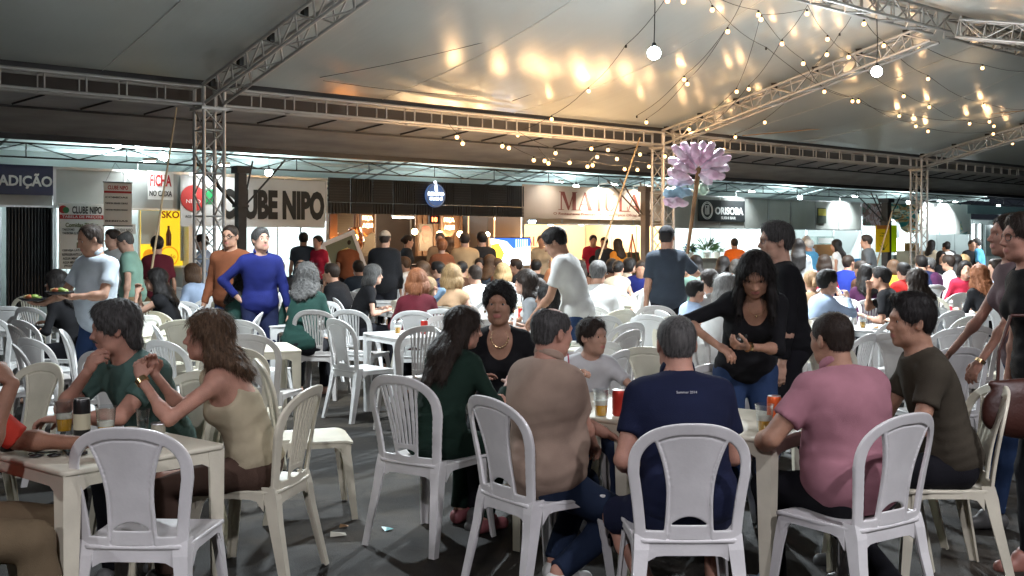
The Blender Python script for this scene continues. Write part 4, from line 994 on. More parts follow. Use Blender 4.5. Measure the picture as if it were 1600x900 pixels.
def ridge_lamp(px, py, power, lb, r=.075):
    x, y = on_line(px, RIDGE_B + .05); z = z_of(py, y); globe('hanging_lamp', (x, y, z), r, power, (.86, .95, 1.0), lb, 'lamp', zr - z, 'round white lamps hanging from the ridge', down=3.2)
ridge_lamp(1022, 83, 250, 'round white lamp glowing in the centre of the canopy')
ridge_lamp(1370, 112, 290, 'round white lamp glowing in front of the middle roof truss')
ridge_lamp(1800, 190, 380, 'round white lamp of the canopy just beyond the right edge')  # unseen lamp added to brighten the dim right side and the yellow sign
ridge_lamp(426, -22, 105, 'round white lamp just above the upper left edge')
# ================================================================ the row of food booths
WHITEP = mat('booth_panel_white', (.72, .76, .75), .35, noise=.06, nscale=.8)
GREYP = mat('booth_panel_frosted', (.46, .47, .45), .35, noise=.25, nscale=1.1)
ALU = mat('aluminium', (.62, .63, .64), .35, .8)
BLK = mat('black_board', (.012, .012, .014), .45)
CREAMW = mat('cream_wall', (.66, .52, .36), .6)
def Ymid(px, b): return on_line(px, b)[1]
def rect(px0, px1, pt, pb, b):
    Y = Ymid((px0 + px1) / 2, b); return a_of(px0, b), a_of(px1, b), z_of(pb, Y), z_of(pt, Y)
def board(name, px0, px1, pt, pb, b, m, label=None, cat=None, group=None, dep=.03, part='panel', kind=None):
    a0, a1, z0, z1 = rect(px0, px1, pt, pb, b); x, y = ab((a0 + a1) / 2, b)
    t = empty(name, (x, y, z0), ANG, label, cat, group); W, H = a1 - a0, z1 - z0
    MB().box(-W / 2, W / 2, 0, dep, 0, H).build(part, m, t)
    return t, W, H
INK = mat('ink_black', (.012, .012, .012), .6); INKR = mat('ink_red', (.42, .02, .02), .6); INKW = mat('ink_white', (.85, .85, .85), .5)
TOPZ = BOOTH_Z
def booth(px0, px1, label, fascia_m, fz0, b=BOOTH_B, depth=3.1, wall=WHITEP, counter=None, pitch=1.0, fascia=True, back_z=2.5, side=True):
    a0, a1 = a_of(px0, b), a_of(px1, b); x, y = ab(a0, b); W = a1 - a0
    t = empty('food_booth', (x, y, 0), ANG, label, 'booth', 'food booths in a row'); n = max(1, round(W / pitch)); st = W / n
    for i in range(n):
        MB().box(i * st + .02, (i + 1) * st - .02, depth, depth + .03, .02, back_z).build('wall_panel', wall, t)
        if fascia: MB().box(i * st + .02, (i + 1) * st - .02, 0, .02, fz0, TOPZ - .03).build('fascia_panel', fascia_m, t)
    for i in range(n + 1):
        MB().box(i * st - .02, i * st + .02, depth - .02, depth + .04, 0, back_z + .02).build('post', ALU, t)
        if fascia: MB().box(i * st - .016, i * st + .016, -.012, .03, fz0 - .02, TOPZ).build('post', ALU, t)
    MB().box(0, W, depth - .01, depth + .045, back_z, back_z + .04).build('rail', ALU, t)
    if fascia:
        MB().box(-.02, W + .02, -.02, .035, TOPZ - .03, TOPZ + .015).build('rail', ALU, t); MB().box(-.02, W + .02, -.02, .035, fz0 - .035, fz0).build('rail', ALU, t)
    if side:
        for xx in (0, W):
            for k in range(3): MB().box(xx - .012, xx + .012, .05 + k * depth / 3, (k + 1) * depth / 3 - .03, .02, back_z).build('side_panel', wall, t)
            MB().box(xx - .025, xx + .025, -.02, .03, 0, fz0 - .04).build('post', ALU, t)
    if counter:
        h, cm, tm = counter; MB().box(.08, W - .08, .12, .62, 0, h).build('counter', cm, t); MB().box(.05, W - .05, .08, .68, h + .002, h + .035).build('counter_top', tm, t)
    return t, W
def flood(px, b=BOOTH_B, power=60, col=(.88, .97, 1), arm=.55, aim=-25, label=None, z=TOPZ + .05, spot=True):
    x, y = on_line(px, b); t = empty('flood_lamp', (x, y, z), ANG, label or 'flood lamp on a bent arm above the booth front', 'lamp', 'flood lamps on the booth fronts')
    MB().path([(0, 0, -.05), (0, 0, .12), (0, -arm, .16)], .012, 6).build('arm', ALU, t)
    MB().box(-.10, .10, -arm - .05, -arm + .05, .10, .15).build('lamp_housing', ALU, t); MB().box(-.09, .09, -arm - .04, -arm + .04, .085, .098).build('lamp_face', glow('flood_face', (.9, .97, 1), 40), t)
    l = lamp('lamp_light', (0, -arm, .06), power, col, .06, t, 'SPOT', rot=(R(38), 0, 0), spot=120); return t
def roomlight(px, b, z, power, col, r=.12, label='tube lamp inside the booth'):
    x, y = on_line(px, b); t = empty('booth_lamp', (x, y, z), ANG, label, 'lamp', 'lamps inside the booths')
    MB().tube((-.3, 0, .03), (.3, 0, .03), .02, n=8).build('lamp_tube', glow('tube_' + '%d' % (col[2] * 10), col, 12), t)
    MB().box(-.32, .32, -.04, .04, .05, .08).build('lamp_housing', ALU, t)
    lamp('lamp_light', (0, 0, -.05), power, col, r, t); return t
COOL = (.84, .97, 1.0)
# --- leftmost booth: navy banner and black curtain
booth(-150, 84, 'leftmost booth with navy banner and black curtain', GREYP, 1.62 + .55)
t, W, H = board('banner', -44, 83, 257, 304, BOOTH_B - .06, mat('navy_banner', (.012, .018, .07), .35, bump=.3, bscale=3), 'navy blue banner with large white letters at the left edge', 'banner', dep=.01)
text('TRADIÇÃO', .3, INKW, t, (.06, -.006, H * .47), bold=.03, width=W * .88, height=H * .52)
t, W, H = board('curtain', 10, 82, 320, 480, BOOTH_B + .15, BLK, 'black curtain hanging from rail below the navy banner', 'curtain', dep=.02, part='cloth')
for i in range(14): MB().tube((-W / 2 + W * (i + .5) / 14, -.005, 0), (-W / 2 + W * (i + .5) / 14, -.005, H), W / 28, n=7).build('pleat', BLK, t)
# --- club booth, price boards
booth(86, 296, 'booth with price boards and a yellow drinks fridge', GREYP, 2.16, wall=WHITEP, counter=None)
def lines(t, W, items):                        # printed rows: (text, size-height, x-centre, z-centre, ink, width)
    for s_, h, xc, zc, m, wd in items: text(s_, h, m, t, (xc, -.004, zc), depth=.001, width=wd, height=h, bold=.03)
t, W, H = board('price_board', 92, 163, 318, 420, BOOTH_B - .25, mat('board_white', (.75, .75, .73), .5), 'large white price board of the club beside the black curtain', 'sign', dep=.012)
lines(t, W, [('CLUBE NIPO', .13, .09, H * .90, INK, W * .66), ('Comidas Típicas', .10, .0, H * .66, mat('ink_olive', (.10, .12, .02), .6), W * .72), ('TAKOYAKI', .04, -W * .3, H * .60, INK, W * .26), ('YAKISOBA C/ FILE DE FRANGO', .04, -W * .08, H * .545, INK, W * .7), ('Bebidas', .10, .05, H * .36, mat('ink_olive', (.10, .12, .02), .6), W * .36),
              ('CERVEJA LATA', .045, -W * .22, H * .28, INK, W * .42), ('REFRIGERANTE LATA', .045, -W * .18, H * .22, INK, W * .5), ('AGUA MINERAL', .045, -W * .2, H * .16, INK, W * .44), ('AGUA MINERAL C/ GAS', .045, -W * .15, H * .10, INK, W * .54), ('(PEQUENA)', .045, -W * .24, H * .045, INK, W * .3)])
MB().box(-W * .49, W * .49, -.003, 0, H * .76, H * .825).build('red_stripe', INKR, t); text('TABELA DE PREÇOS', .08, INKW, t, (0, -.008, H * .792), depth=.001, width=W * .86, height=H * .045)
MB().tube((-W * .41, -.006, H * .905), (-W * .41, -.001, H * .905), .07, n=16).build('logo', INKR, t); MB().tube((-W * .35, -.007, H * .895), (-W * .35, -.001, H * .895), .055, n=16).build('logo', mat('ink_green', (.02, .16, .05), .6), t)
t, W, H = board('price_board', 162, 206, 286, 352, BOOTH_B - .8, mat('board_white', (.75, .75, .73), .5), 'smaller price sheet hanging high to the right of the large price board', 'sign', dep=.008)
lines(t, W, [('CLUBE NIPO', .07, 0, H * .89, INKR, W * .72)] + [(s_, .03, -W * .05, H * z, INK, W * .8) for s_, z in (('COMIDAS', .66), ('YAKISOBA GRANDE COM FILE', .52), ('YAKISOBA PEQUENO FRANGO', .36), ('BEBIDAS', .1))])
MB().box(-W * .49, W * .49, -.003, 0, H * .76, H * .81).build('red_stripe', INKR, t); MB().box(-W * .52, W * .52, -.01, .012, H, H + .02).build('rod', BLK, t); MB().box(-W * .52, W * .52, -.01, .012, -.02, 0).build('rod', BLK, t)
MB().path([(-W * .45, 0, H), (-W * .1, 0, H + .35), (W * .45, 0, H)], .003, 4).build('cord', WIRE, t)
t, W, H = board('sign', 231, 271, 268, 312, BOOTH_B - .4, mat('board_white', (.75, .75, .73), .5), 'white notice with red and black capitals above the yellow fridge', 'sign', dep=.008)
text('FICHA', .2, INKR, t, (0, -.004, H * .68), bold=.03, width=W * .84, height=H * .42, depth=.002); text('NO CAIXA', .12, INK, t, (0, -.004, H * .22), bold=.02, width=W * .88, height=H * .2, depth=.002)
t, W, H = board('white_board', 178, 212, 350, 366, BOOTH_B - .3, mat('board_white', (.75, .75, .73), .5), 'white strip sign under the smaller price sheet', 'sign', dep=.008); text('SUSHI NIPO', .06, INK, t, (0, -.004, H * .4), width=W * .7, height=H * .3, depth=.001)
YEL = mat('fridge_yellow', (.85, .58, .02), .3, emit=(1, .68, .03), estr=.35); YELD = mat('fridge_amber', (.80, .34, .01), .3, emit=(1, .4, .01), estr=.2)
t, W, H = board('drinks_fridge', 216, 296, 322, 470, BOOTH_B + .3, mat('fridge_white', (.75, .76, .74), .3), 'yellow and white drinks fridge with bottle picture beside the club booth', 'fridge', dep=.7, part='cabinet')
Hh = H
MB().box(-W * .46, W * .46, -.02, 0, H * .36, H * .97).build('door_print', YEL, t); text('SKOL', .2, INKR, t, (W * .16, -.026, H * .91), bold=.02, width=W * .44, height=H * .075, depth=.002)
MB().box(-W * .46, -W * .10, -.03, -.021, H * .60, H * .95).build('door_panel', mat('fridge_pale', (.7, .7, .62), .3), t)
MB().lathe([(.05, 0), (.05, .22), (.02, .32), (.02, .38)], 12, (W * .06, -.06, H * .58)).build('bottle_print', mat('bottle_brown', (.20, .05, .01), .2), t)
MB().tube((W * .08, -.034, H * .47), (W * .08, -.021, H * .47), .19, n=22).build('round_print', YELD, t); MB().tube((W * .08, -.040, H * .47), (W * .08, -.033, H * .47), .165, n=22).build('round_print', YEL, t); text('Litrão', .12, INKR, t, (W * .08, -.044, H * .47), width=.24, depth=.001)
MB().tube((-W * .3, -.034, H * .48), (-W * .3, -.021, H * .48), .12, n=18).build('round_print', YELD, t)
MB().box(W * .3, W * .36, -.05, -.021, H * .42, H * .84).build('handle', mat('fridge_white', (.75, .76, .74), .3), t)
t, W, H = board('service_table', 285, 320, 418, 470, BOOTH_B - .3, mat('steel_table', (.30, .31, .31), .35, .4), 'grey metal service box between fridge and truss column', 'cabinet', dep=.5, part='cabinet'); MB().box(-W * .55, W * .55, -.05, .55, H, H + .03).build('top', ALU, t)
# --- long white banner booth
booth(300, 510, 'booth behind the long white club banner', GREYP, 2.0, wall=WHITEP)
t, W, H = board('banner', 282, 508, 279, 355, BOOTH_B - .08, mat('banner_white', (.66, .65, .65), .55, noise=.12, nscale=2, bump=.5, bscale=2.2), 'long white banner with huge black letters behind the truss column', 'banner', dep=.012)
BW, BH = W, H
text('CLUBE NIPO', .6, INK, t, (W * .125, -.006, H * .47), bold=.055, width=W * .735, height=H * .62)
for k in range(2): pass
MB().tube((-W * .42, -.010, H * .56), (-W * .42, -.001, H * .56), H * .26, n=26).build('round_logo', mat('logo_red', (.50, .03, .03), .5), t); text('NIPO', .1, INKW, t, (-W * .42, -.014, H * .50), width=H * .3, depth=.001)
text('ACEITAMOS', .07, INK, t, (-W * .415, -.006, H * .20), width=W * .11, height=H * .05, depth=.001)
MB().box(-W * .34, -W * .27, -.008, -.001, H * .45, H * .75).build('green_logo', mat('logo_green', (.02, .30, .10), .5), t)
# --- dark slatted bento booth
SLB = mat('black_slats', (.022, .019, .017), .5); SLBR = mat('brown_slats', (.10, .055, .035), .5)
t, W = booth(511, 816, 'dark slatted bento booth with warm pendant bulbs', SLB, 2.3, wall=mat('dark_wall', (.055, .038, .030), .6), fascia=False, back_z=2.35, counter=(1.0, mat('brick_red', (.20, .08, .055), .85, noise=.4, nscale=20), BLK))
bt = t
def slatpanel(parent, x0, x1, z0, z1, y, vert, m, n=9):
    MB().box(x0, x1, y, y + .02, z0, z1).build('backing_board', m, parent)
    for i in range(n):
        if vert: u = x0 + (x1 - x0) * (i + .5) / n; block('slat', u - (x1 - x0) / n * .28, u + (x1 - x0) / n * .28, y - .03, y - .0005, z0 + .01, z1 - .01, m, parent)
        else: u = z0 + (z1 - z0) * (i + .5) / n; block('slat', x0 + .01, x1 - .01, y - .03, y - .0005, u - (z1 - z0) / n * .28, u + (z1 - z0) / n * .28, m, parent)
n = 10; zb = z_of(335, Ymid(660, BOOTH_B))
for i in range(n):
    x0 = W * i / n; x1 = W * (i + 1) / n; zz = zb + .62 + .06 * (i % 2)
    slatpanel(t, x0 + .005, x1 - .005, zb + .22, BOOTH_Z + .04, -.05, i % 2 == 1, SLB, 9); slatpanel(t, x0 + .005, x1 - .005, zb - .02, zb + .215, -.05, i % 2 == 0, SLB, 7)
for k, (u0, u1, v0, v1, vert) in enumerate(((0, .10, 1.5, 2.2, 0), (0, .11, .95, 1.48, 1), (.11, .15, 1.5, 2.2, 1), (.22, .31, 1.75, 2.25, 0), (.22, .31, 1.2, 1.73, 1), (.31, .42, 1.75, 2.25, 1), (.31, .42, 1.2, 1.73, 0), (.63, .90, 1.2, 2.25, 1))):
    slatpanel(t, W * u0, W * u1 - .02, v0, v1, .9 if u0 < .2 else 1.6, vert, SLBR if vert else SLB, 9)
for k in range(60):      # bricks on the counter front
    r_, c_ = k // 12, k % 12; u = (c_ + (r_ % 2) * .5) * .24
    block('brick', W * .13 + u, W * .13 + u + .22, .095, .13, .62 + r_ * .075, .62 + r_ * .075 + .062, mat('brick_light' if k % 3 else 'brick_dark', (.36, .17, .12) if k % 3 else (.22, .10, .07), .85), t)
t, W, H = board('round_sign', 663, 694, 287, 324, BOOTH_B - .14, mat('sign_blue', (.05, .075, .14), .4, emit=(.1, .16, .3), estr=.6), 'round blue lit sign in the middle of the black fascia', 'sign', dep=.001, part='plate')
for o in list(t.children): bpy.data.objects.remove(o)
MB().tube((0, -.06, H / 2), (0, 0, H / 2), H * .5, n=32).build('disc', mat('sign_navy', (.04, .065, .13), .4, emit=(.05, .09, .2), estr=.5), t); SWH = glow('sign_white', (.85, .93, 1), 2)
text('BENTO', .2, SWH, t, (0, -.066, H * .56), bold=.03, width=W * .80, height=H * .16); text('SUSHI', .2, SWH, t, (0, -.066, H * .36), bold=.03, width=W * .62, height=H * .13)
rg = MB()
for i in range(32): a0_, a1_ = 2 * math.pi * i / 32, 2 * math.pi * (i + 1) / 32; rg.tube((H * .46 * math.cos(a0_), -.062, H / 2 + H * .46 * math.sin(a0_)), (H * .46 * math.cos(a1_), -.062, H / 2 + H * .46 * math.sin(a1_)), .012, n=5, caps=False)
rg.build('ring', mat('ring_pale', (.35, .4, .5), .4), t); MB().tube((0, -.08, H * .68), (0, -.03, H * 1.10), .03, n=8).build('chimney_logo', SWH, t)
WARM = glow('warm_letters', (1, .70, .36), 3)
for k, (px, pt, lb) in enumerate(((574, 335, 'lit marquee arrow sign left in the dark booth'), (701.5, 338, 'lit marquee arrow sign right in the dark booth'))):
    t, W, H = board('arrow_sign', px - 9, px + 9, pt, pt + 24, BOOTH_B + .4, mat('marquee_wood', (.16, .09, .05), .6), lb, 'sign', 'marquee arrow signs', dep=.08)
    MB().poly([(-W / 2, 0, 0), (W / 2, 0, 0), (0, 0, -H * .42), (-W / 2, .08, 0), (W / 2, .08, 0), (0, .08, -H * .42)], [(0, 2, 1), (3, 4, 5), (0, 1, 4, 3), (1, 2, 5, 4), (2, 0, 3, 5)]).build('arrow_tip', mat('marquee_wood', (.16, .09, .05), .6), t)
    text('PEÇA', .1, WARM, t, (0, -.01, H * .74), bold=.05, width=W * .9, height=H * .34, depth=.004); text('AQUI', .1, WARM, t, (0, -.01, H * .26), bold=.05, width=W * .9, height=H * .34, depth=.004)
    lamp('lamp_light', (0, -.25, H * .4), 3, (1, .62, .32), .1, t)
for px, py, lb, r_, pw in ((555, 371, 'warm pendant bulb in an amber glass shade', .07, 50), (648, 362, 'warm pendant bulb beside the dark poster', .07, 34), (687, 366, 'warm pendant bulb above the counter, beside right arrow sign', .075, 50), (719, 366, 'warm pendant bulb above the man in khaki', .075, 52), (762, 366, 'warm pendant bulb at the right end of the dark booth', .055, 40)):
    Y = Ymid(px, BOOTH_B + .35); globe('pendant_bulb', (X_of(px, Y), Y, z_of(py, Y)), r_, pw, (1, .62, .30), lb, 'lamp', 1.0, 'pendant bulbs of the dark booth', glow('pendant_glow', (1, .66, .34), 16))
Y = Ymid(555, BOOTH_B + .35); MB().lathe([(.06, -.34), (.17, -.24), (.21, -.08), (.17, .12), (.13, .22)], 20, (X_of(555, Y), Y, z_of(371, Y)), cap=False).build('glass_shade', glass('amber_glass', (.85, .45, .18), .05, .4), None)
gs_ = bpy.data.objects['glass_shade']; pr_ = [o for o in COL.objects if str(o.get('label', '')).startswith('warm pendant bulb in an amber')][0]; gs_.parent = pr_; gs_.data.transform(Matrix.Translation(-pr_.location))
RED = glow('led_red', (1, .10, .03), 8)
t, W, H = board('queue_display', 671, 687, 336, 350, BOOTH_B + .1, BLK, 'small red number display in the dark booth', 'display', dep=.05); text('10', .1, RED, t, (0, -.003, H / 2), bold=.03, width=W * .5, height=H * .5)
t, W, H = board('poster', 655, 676, 350, 392, BOOTH_B + 1.1, mat('poster_dark', (.03, .03, .035), .5), 'dark poster with a red roundel behind the counter', 'poster', dep=.02)
MB().tube((0, -.01, H * .72), (0, -.002, H * .72), W * .32, n=20).build('roundel', mat('logo_red', (.50, .03, .03), .5), t); MB().box(-W * .4, W * .4, -.016, -.011, H * .66, H * .78).build('band', mat('poster_dark', (.03, .03, .035), .5), t); MB().tube((0, -.01, H * .45), (0, -.002, H * .45), W * .24, n=20).build('roundel', mat('logo_red', (.50, .03, .03), .5), t)
x, y = on_line(546, BOOTH_B - 2.2); t = empty('menu_stand', (x, y, 0), ANG - .35, 'tilted white-framed menu board on a stand at the dark booth', 'menu board', None)
fr = MB(); W, H = .34, .72
for q in ((-W, W, -.03, .03, 0, .07), (-W, W, -.03, .03, H - .07, H), (-W, -W + .07, -.03, .03, .071, H - .071), (W - .07, W, -.03, .03, .071, H - .071)): fr.box(*q)
tilt = R(22)
for nm, mb, m_ in (('frame', fr, mat('frame_white', (.7, .7, .72), .4)), ('menu_page', MB().box(-W + .07, W - .07, -.015, .02, .07, H - .07), mat('menu_olive', (.16, .18, .12), .4)), ('dish_picture', MB().box(-.1, .1, -.02, -.016, .22, .32), mat('ink_white', (.85, .85, .85), .5)), ('dish_picture', MB().box(-.05, .12, -.02, -.016, .42, .46), mat('menu_gold', (.7, .55, .2), .4))):
    o = mb.build(nm, m_, t, (0, 0, .98)); o.rotation_euler = (R(12), -tilt, 0)
MB().tube((.1, .12, 0), (.1, .05, 1.25), .03).build('stand_pole', DSTEEL, t); MB().box(-.15, .35, -.13, .37, 0, .02).build('stand_foot', DSTEEL, t)
# television
t, W, H = board('television', 766, 829, 371, 416, BOOTH_B - .5, BLK, 'large television showing a bright blue and white picture', 'television', dep=.06, part='case')
MB().box(-W * .485, W * .485, -.004, -.001, H * .03, H * .97).build('screen', glow('screen_white', (.86, .93, 1), 1.6), t)
MB().poly([(-W * .485, -.006, H * .97), (W * .485, -.006, H * .97), (W * .485, -.006, H * .70), (W * .05, -.006, H * .62), (-W * .1, -.006, H * .86)], [(0, 4, 3, 2, 1)]).build('screen_blue', glow('screen_blue', (.03, .10, .75), 1.3), t)
for i in range(6): MB().box(W * (.12 + .055 * i), W * (.145 + .055 * i), -.009, -.0065, H * .66, H * .94).build('screen_stripe', glow('screen_pale', (.5, .75, 1), 1.4), t)
MB().poly([(-W * .485, -.006, H * .75), (-W * .3, -.006, H * .80), (-W * .16, -.006, H * .45), (-W * .28, -.006, H * .05), (-W * .485, -.006, H * .05)], [(0, 1, 2, 3, 4)][::-1]).build('screen_yellow', glow('screen_yellow', (1, .62, .05), 1.2), t)
lamp('screen_light', (0, -.3, H / 2), 8, (.8, .9, 1), .4, t)
MB().box(-.05, .05, .07, .12, -1.2, H * .5).build('stand', DSTEEL, t)
# --- cream restaurant booth
t, W = booth(817, 1040, 'cream restaurant booth with serif banner', CREAMW, 2.0, wall=CREAMW, counter=(1.02, CREAMW, mat('counter_white', (.6, .55, .48), .4)), pitch=1.4)
t, W, H = board('banner', 816, 1042, 293, 343, BOOTH_B - .07, mat('banner_cream', (.58, .46, .37), .55, noise=.15, nscale=1.3, bump=.6, bscale=2.0), 'cream restaurant banner with tall brown-red serif letters', 'banner', dep=.012)
MAR = mat('ink_maroon', (.22, .045, .03), .6)
def stroke(m_, pts, y=-.007): m_.poly([(x, y, z) for x, z in pts] + [(x, y + .006, z) for x, z in pts], [tuple(range(len(pts))), tuple(range(len(pts), 2 * len(pts)))[::-1]])
def serifs(m_, x, z, w_, s_): stroke(m_, [(x - w_, z), (x + w_, z), (x + w_, z + s_), (x - w_, z + s_)])
def letter(ch, x, z, w_, h, m_):
    tk, tn, se = w_ * .24, w_ * .05, h * .035
    L_ = {'A': [[(.02, 0), (.02 + .05, 0), (.50, 1), (.44, 1)], [(.40, 1), (.56, 1), (.98, 0), (.70, 0)], [(.2, .3), (.72, .3), (.72, .34), (.2, .34)]],
          'M': [[(.04, 0), (.10, 0), (.10, 1), (.04, 1)], [(.04, 1), (.26, 1), (.56, .12), (.48, .0)], [(.48, 0), (.53, 0), (.86, 1), (.80, 1)], [(.74, 0), (.96, 0), (.96, 1), (.74, 1)]],
          'T': [[(.38, 0), (.62, 0), (.62, 1), (.38, 1)], [(.02, .95), (.98, .95), (.98, 1), (.02, 1)], [(.02, .75), (.06, .75), (.06, .96), (.02, .96)], [(.94, .75), (.98, .75), (.98, .96), (.94, .96)]],
          'U': [[(.08, .22), (.30, .22), (.30, 1), (.08, 1)], [(.80, .2), (.85, .2), (.85, 1), (.80, 1)], [(.08, .23), (.16, .07), (.32, 0), (.6, 0), (.76, .06), (.85, .22), (.80, .24), (.68, .09), (.52, .05), (.38, .07), (.30, .23)]],
          'L': [[(.10, 0), (.34, 0), (.34, 1), (.10, 1)], [(.10, 0), (.95, 0), (.95, .05), (.10, .05)], [(.90, 0), (.95, 0), (.95, .28), (.90, .28)]]}[ch]
    for q in L_: stroke(m_, [(x + w_ * u, z + h * v) for u, v in q])
    for u in {'A': (.05, .84), 'M': (.07, .85), 'T': (.5,), 'U': (), 'L': (.22,)}[ch]: serifs(m_, x + w_ * u, z, w_ * .17, se)
    for u in {'U': (.19, .82), 'L': (.22,), 'M': (.1, .88)}.get(ch, ()): serifs(m_, x + w_ * u, z + h * (1 - .035), w_ * .15, se)
x0 = -W * .262
for ch, dx, wd in (('M', .0, .155), ('A', .145, .14), ('T', .27, .11), ('U', .36, .12), ('L', .485, .10), ('A', .565, .14)):
    m_ = MB(); letter(ch, x0 + W * dx * .82, H * .27, W * wd * .70, H * .56, m_); m_.build('lettering', MAR, t)
text('O Restaurante Premiado do Prato Típico Oficial de Cuiabá', .12, MAR, t, (W * .045, -.005, H * .15), width=W * .70, height=H * .10, depth=.001, bold=.01)
t, W, H = board('wall_sign', 826, 874, 368, 386, BOOTH_B + 3.0, CREAMW, 'dark serif letters on the cream wall behind the counter', 'sign', dep=.01)
for k, ch in enumerate('MATUL'):
    m_ = MB(); letter(ch, -W * .5 + W * .21 * k, H * .1, W * .19, H * .8, m_); m_.build('lettering', MAR, t)
t, W, H = board('queue_display', 824, 839, 343, 350, BOOTH_B - .3, BLK, 'small blue-white number display under the cream banner', 'display', dep=.05); text('0007', .1, glow('led_white', (.7, .9, 1), 8), t, (0, -.003, H / 2), bold=.02, width=W * .8, height=H * .7)
for px, lb in ((860, 'leftmost hanging bulb under the cream banner'), (909, 'second hanging bulb under the cream banner'), (953, 'third hanging bulb under the cream banner'), (995, 'rightmost hanging bulb under the cream banner')):
    Y = Ymid(px, BOOTH_B + .3); globe('pendant_bulb', (X_of(px, Y), Y, z_of(348, Y)), .08, 55, (1, .66, .36), lb, 'lamp', .5, 'bulbs of the cream booth', glow('pendant_pale', (1, .85, .65), 14))
t, W, H = board('chalkboard', 966, 980, 349, 386, BOOTH_B + 2.9, mat('chalk_green', (.05, .09, .06), .8), 'tall chalkboard menu on the back wall', 'chalkboard', dep=.02)
lines(t, W, [(s_, .04, 0, H * z, mat('chalk', (.4, .42, .38), .9), W * .7) for s_, z in (('MENU', .9), ('arroz', .78), ('feijão', .68), ('peixe', .58), ('suco', .48), ('doce', .36))])
x, y = on_line(992, BOOTH_B - .9); t = empty('easel', (x, y, 0), ANG, 'chalkboard easel with written menu right of the cream counter', 'easel')
MB().poly([(-.30, -.06, .45), (.30, -.06, .45), (.22, .06, 1.28), (-.22, .06, 1.28), (-.30, -.03, .45), (.30, -.03, .45), (.22, .09, 1.28), (-.22, .09, 1.28)], [(0, 1, 2, 3), (7, 6, 5, 4), (0, 4, 5, 1), (1, 5, 6, 2), (2, 6, 7, 3), (3, 7, 4, 0)]).build('board', mat('chalk_olive', (.13, .13, .07), .8, noise=.5, nscale=18), t)
for q in ((-.3, -.1), (.3, -.1)): MB().tube((q[0], q[1], 0), (0, .1, 1.75), .018).build('leg', mat('easel_wood', (.22, .06, .035), .6), t)
MB().tube((0, .5, 0), (0, .12, 1.6), .018).build('leg', mat('easel_wood', (.22, .06, .035), .6), t)
for px, lb in ((1067, 'small black sign with white capitals by the plants'),):
    t, W, H = board('sign', 1060, 1074, 344, 356, BOOTH_B + .2, BLK, lb, 'sign', dep=.02); text('PEÇA', .1, INKW, t, (0, -.004, H * .72), bold=.02, width=W * .8, height=H * .3, depth=.002); text('AQUI', .1, INKW, t, (0, -.004, H * .28), bold=.02, width=W * .8, height=H * .3, depth=.002)
# --- white booths to the right
booth(1042, 1235, 'white booth with the black sushi sign and green plants', GREYP, 1.95, counter=(1.05, mat('counter_stone', (.38, .38, .35), .6, noise=.2, nscale=3), mat('counter_white', (.6, .55, .48), .4)), pitch=1.25)
booth(1236, 1345, 'white booth with blue printed counter cloth', GREYP, 1.95, pitch=1.5)
t, W, H = board('sign', 1092, 1164, 313, 346, BOOTH_B - .07, mat('sign_black', (.03, .033, .036), .35), 'black sushi bar sign with white letters and ring logo', 'sign', dep=.03)
text('ORISOBA', .3, INKW, t, (W * .15, -.005, H * .50), bold=.035, width=W * .62, height=H * .36); text('SUSHI BAR', .1, INKW, t, (W * .13, -.005, H * .17), bold=.01, width=W * .32, height=H * .13)
rg = MB()
for rr in (.40, .34):
    for i in range(28): a0_, a1_ = 2 * math.pi * i / 28, 2 * math.pi * (i + 1) / 28; rg.tube((-W * .33 + H * rr * math.cos(a0_), -.006, H / 2 + H * rr * math.sin(a0_)), (-W * .33 + H * rr * math.cos(a1_), -.006, H / 2 + H * rr * math.sin(a1_)), .012, n=4, caps=False)
for q in ((-.15, .15, .20, .24), (-.15, -.11, -.18, .2), (.11, .15, -.18, .2), (-.05, -.01, -.2, .12), (.03, .07, -.2, .2)): rg.box(-W * .33 + H * q[0], -W * .33 + H * q[1], -.008, -.001, H / 2 + H * q[2], H / 2 + H * q[3])
rg.build('ring_logo', INKW, t)
t, W, H = board('queue_display', 1173, 1186, 344, 352, BOOTH_B + .3, mat('led_case', (.05, .03, .02), .5), 'small orange number display on the white booth', 'display', dep=.05); text('18', .1, glow('led_orange', (1, .35, .05), 7), t, (.04, -.003, H / 2), bold=.03, width=W * .6, height=H * .7)
t, W, H = board('sign', 1278, 1291, 325, 349, BOOTH_B - .05, mat('sign_dark_green', (.03, .045, .03), .5), 'small green sign with yellow block on the white fascia', 'sign', dep=.02); MB().box(-W * .45, W * .45, -.005, -.001, H * .5, H * .95).build('yellow_block', mat('sign_yellow', (.5, .42, .04), .5), t)
t, W, H = board('counter_banner', 1270, 1345, 405, 428, BOOTH_B - .15, mat('print_blue', (.05, .28, .62), .5), 'blue counter cloth printed with pink letters and green edge', 'banner', dep=.02); text('POCAN', .3, mat('ink_pink', (.6, .05, .2), .5), t, (-W * .25, -.005, H * .5), bold=.03, width=W * .34, height=H * .6); text('POCAN', .3, mat('ink_pink', (.6, .05, .2), .5), t, (W * .25, -.005, H * .5), bold=.03, width=W * .34, height=H * .6)
MB().box(-W * .5, W * .5, -.006, -.001, 0, H * .16).build('green_edge', mat('print_green', (.06, .3, .05), .5), t)
t, W, H = board('display_case', 1276, 1304, 382, 400, BOOTH_B - .05, mat('wood_light', (.30, .14, .05), .5), 'small food warmer with sign on the blue-fronted counter', 'food warmer', dep=.35, part='base')
MB().box(-W / 2, W / 2, 0, .35, H, H * 1.7).build('glass_box', glass('case_glass', (.95, 1, .98), .02, .3), t); MB().box(-W * .4, W * .4, -.01, 0, H * 1.1, H * 1.55).build('price_card', INKW, t)
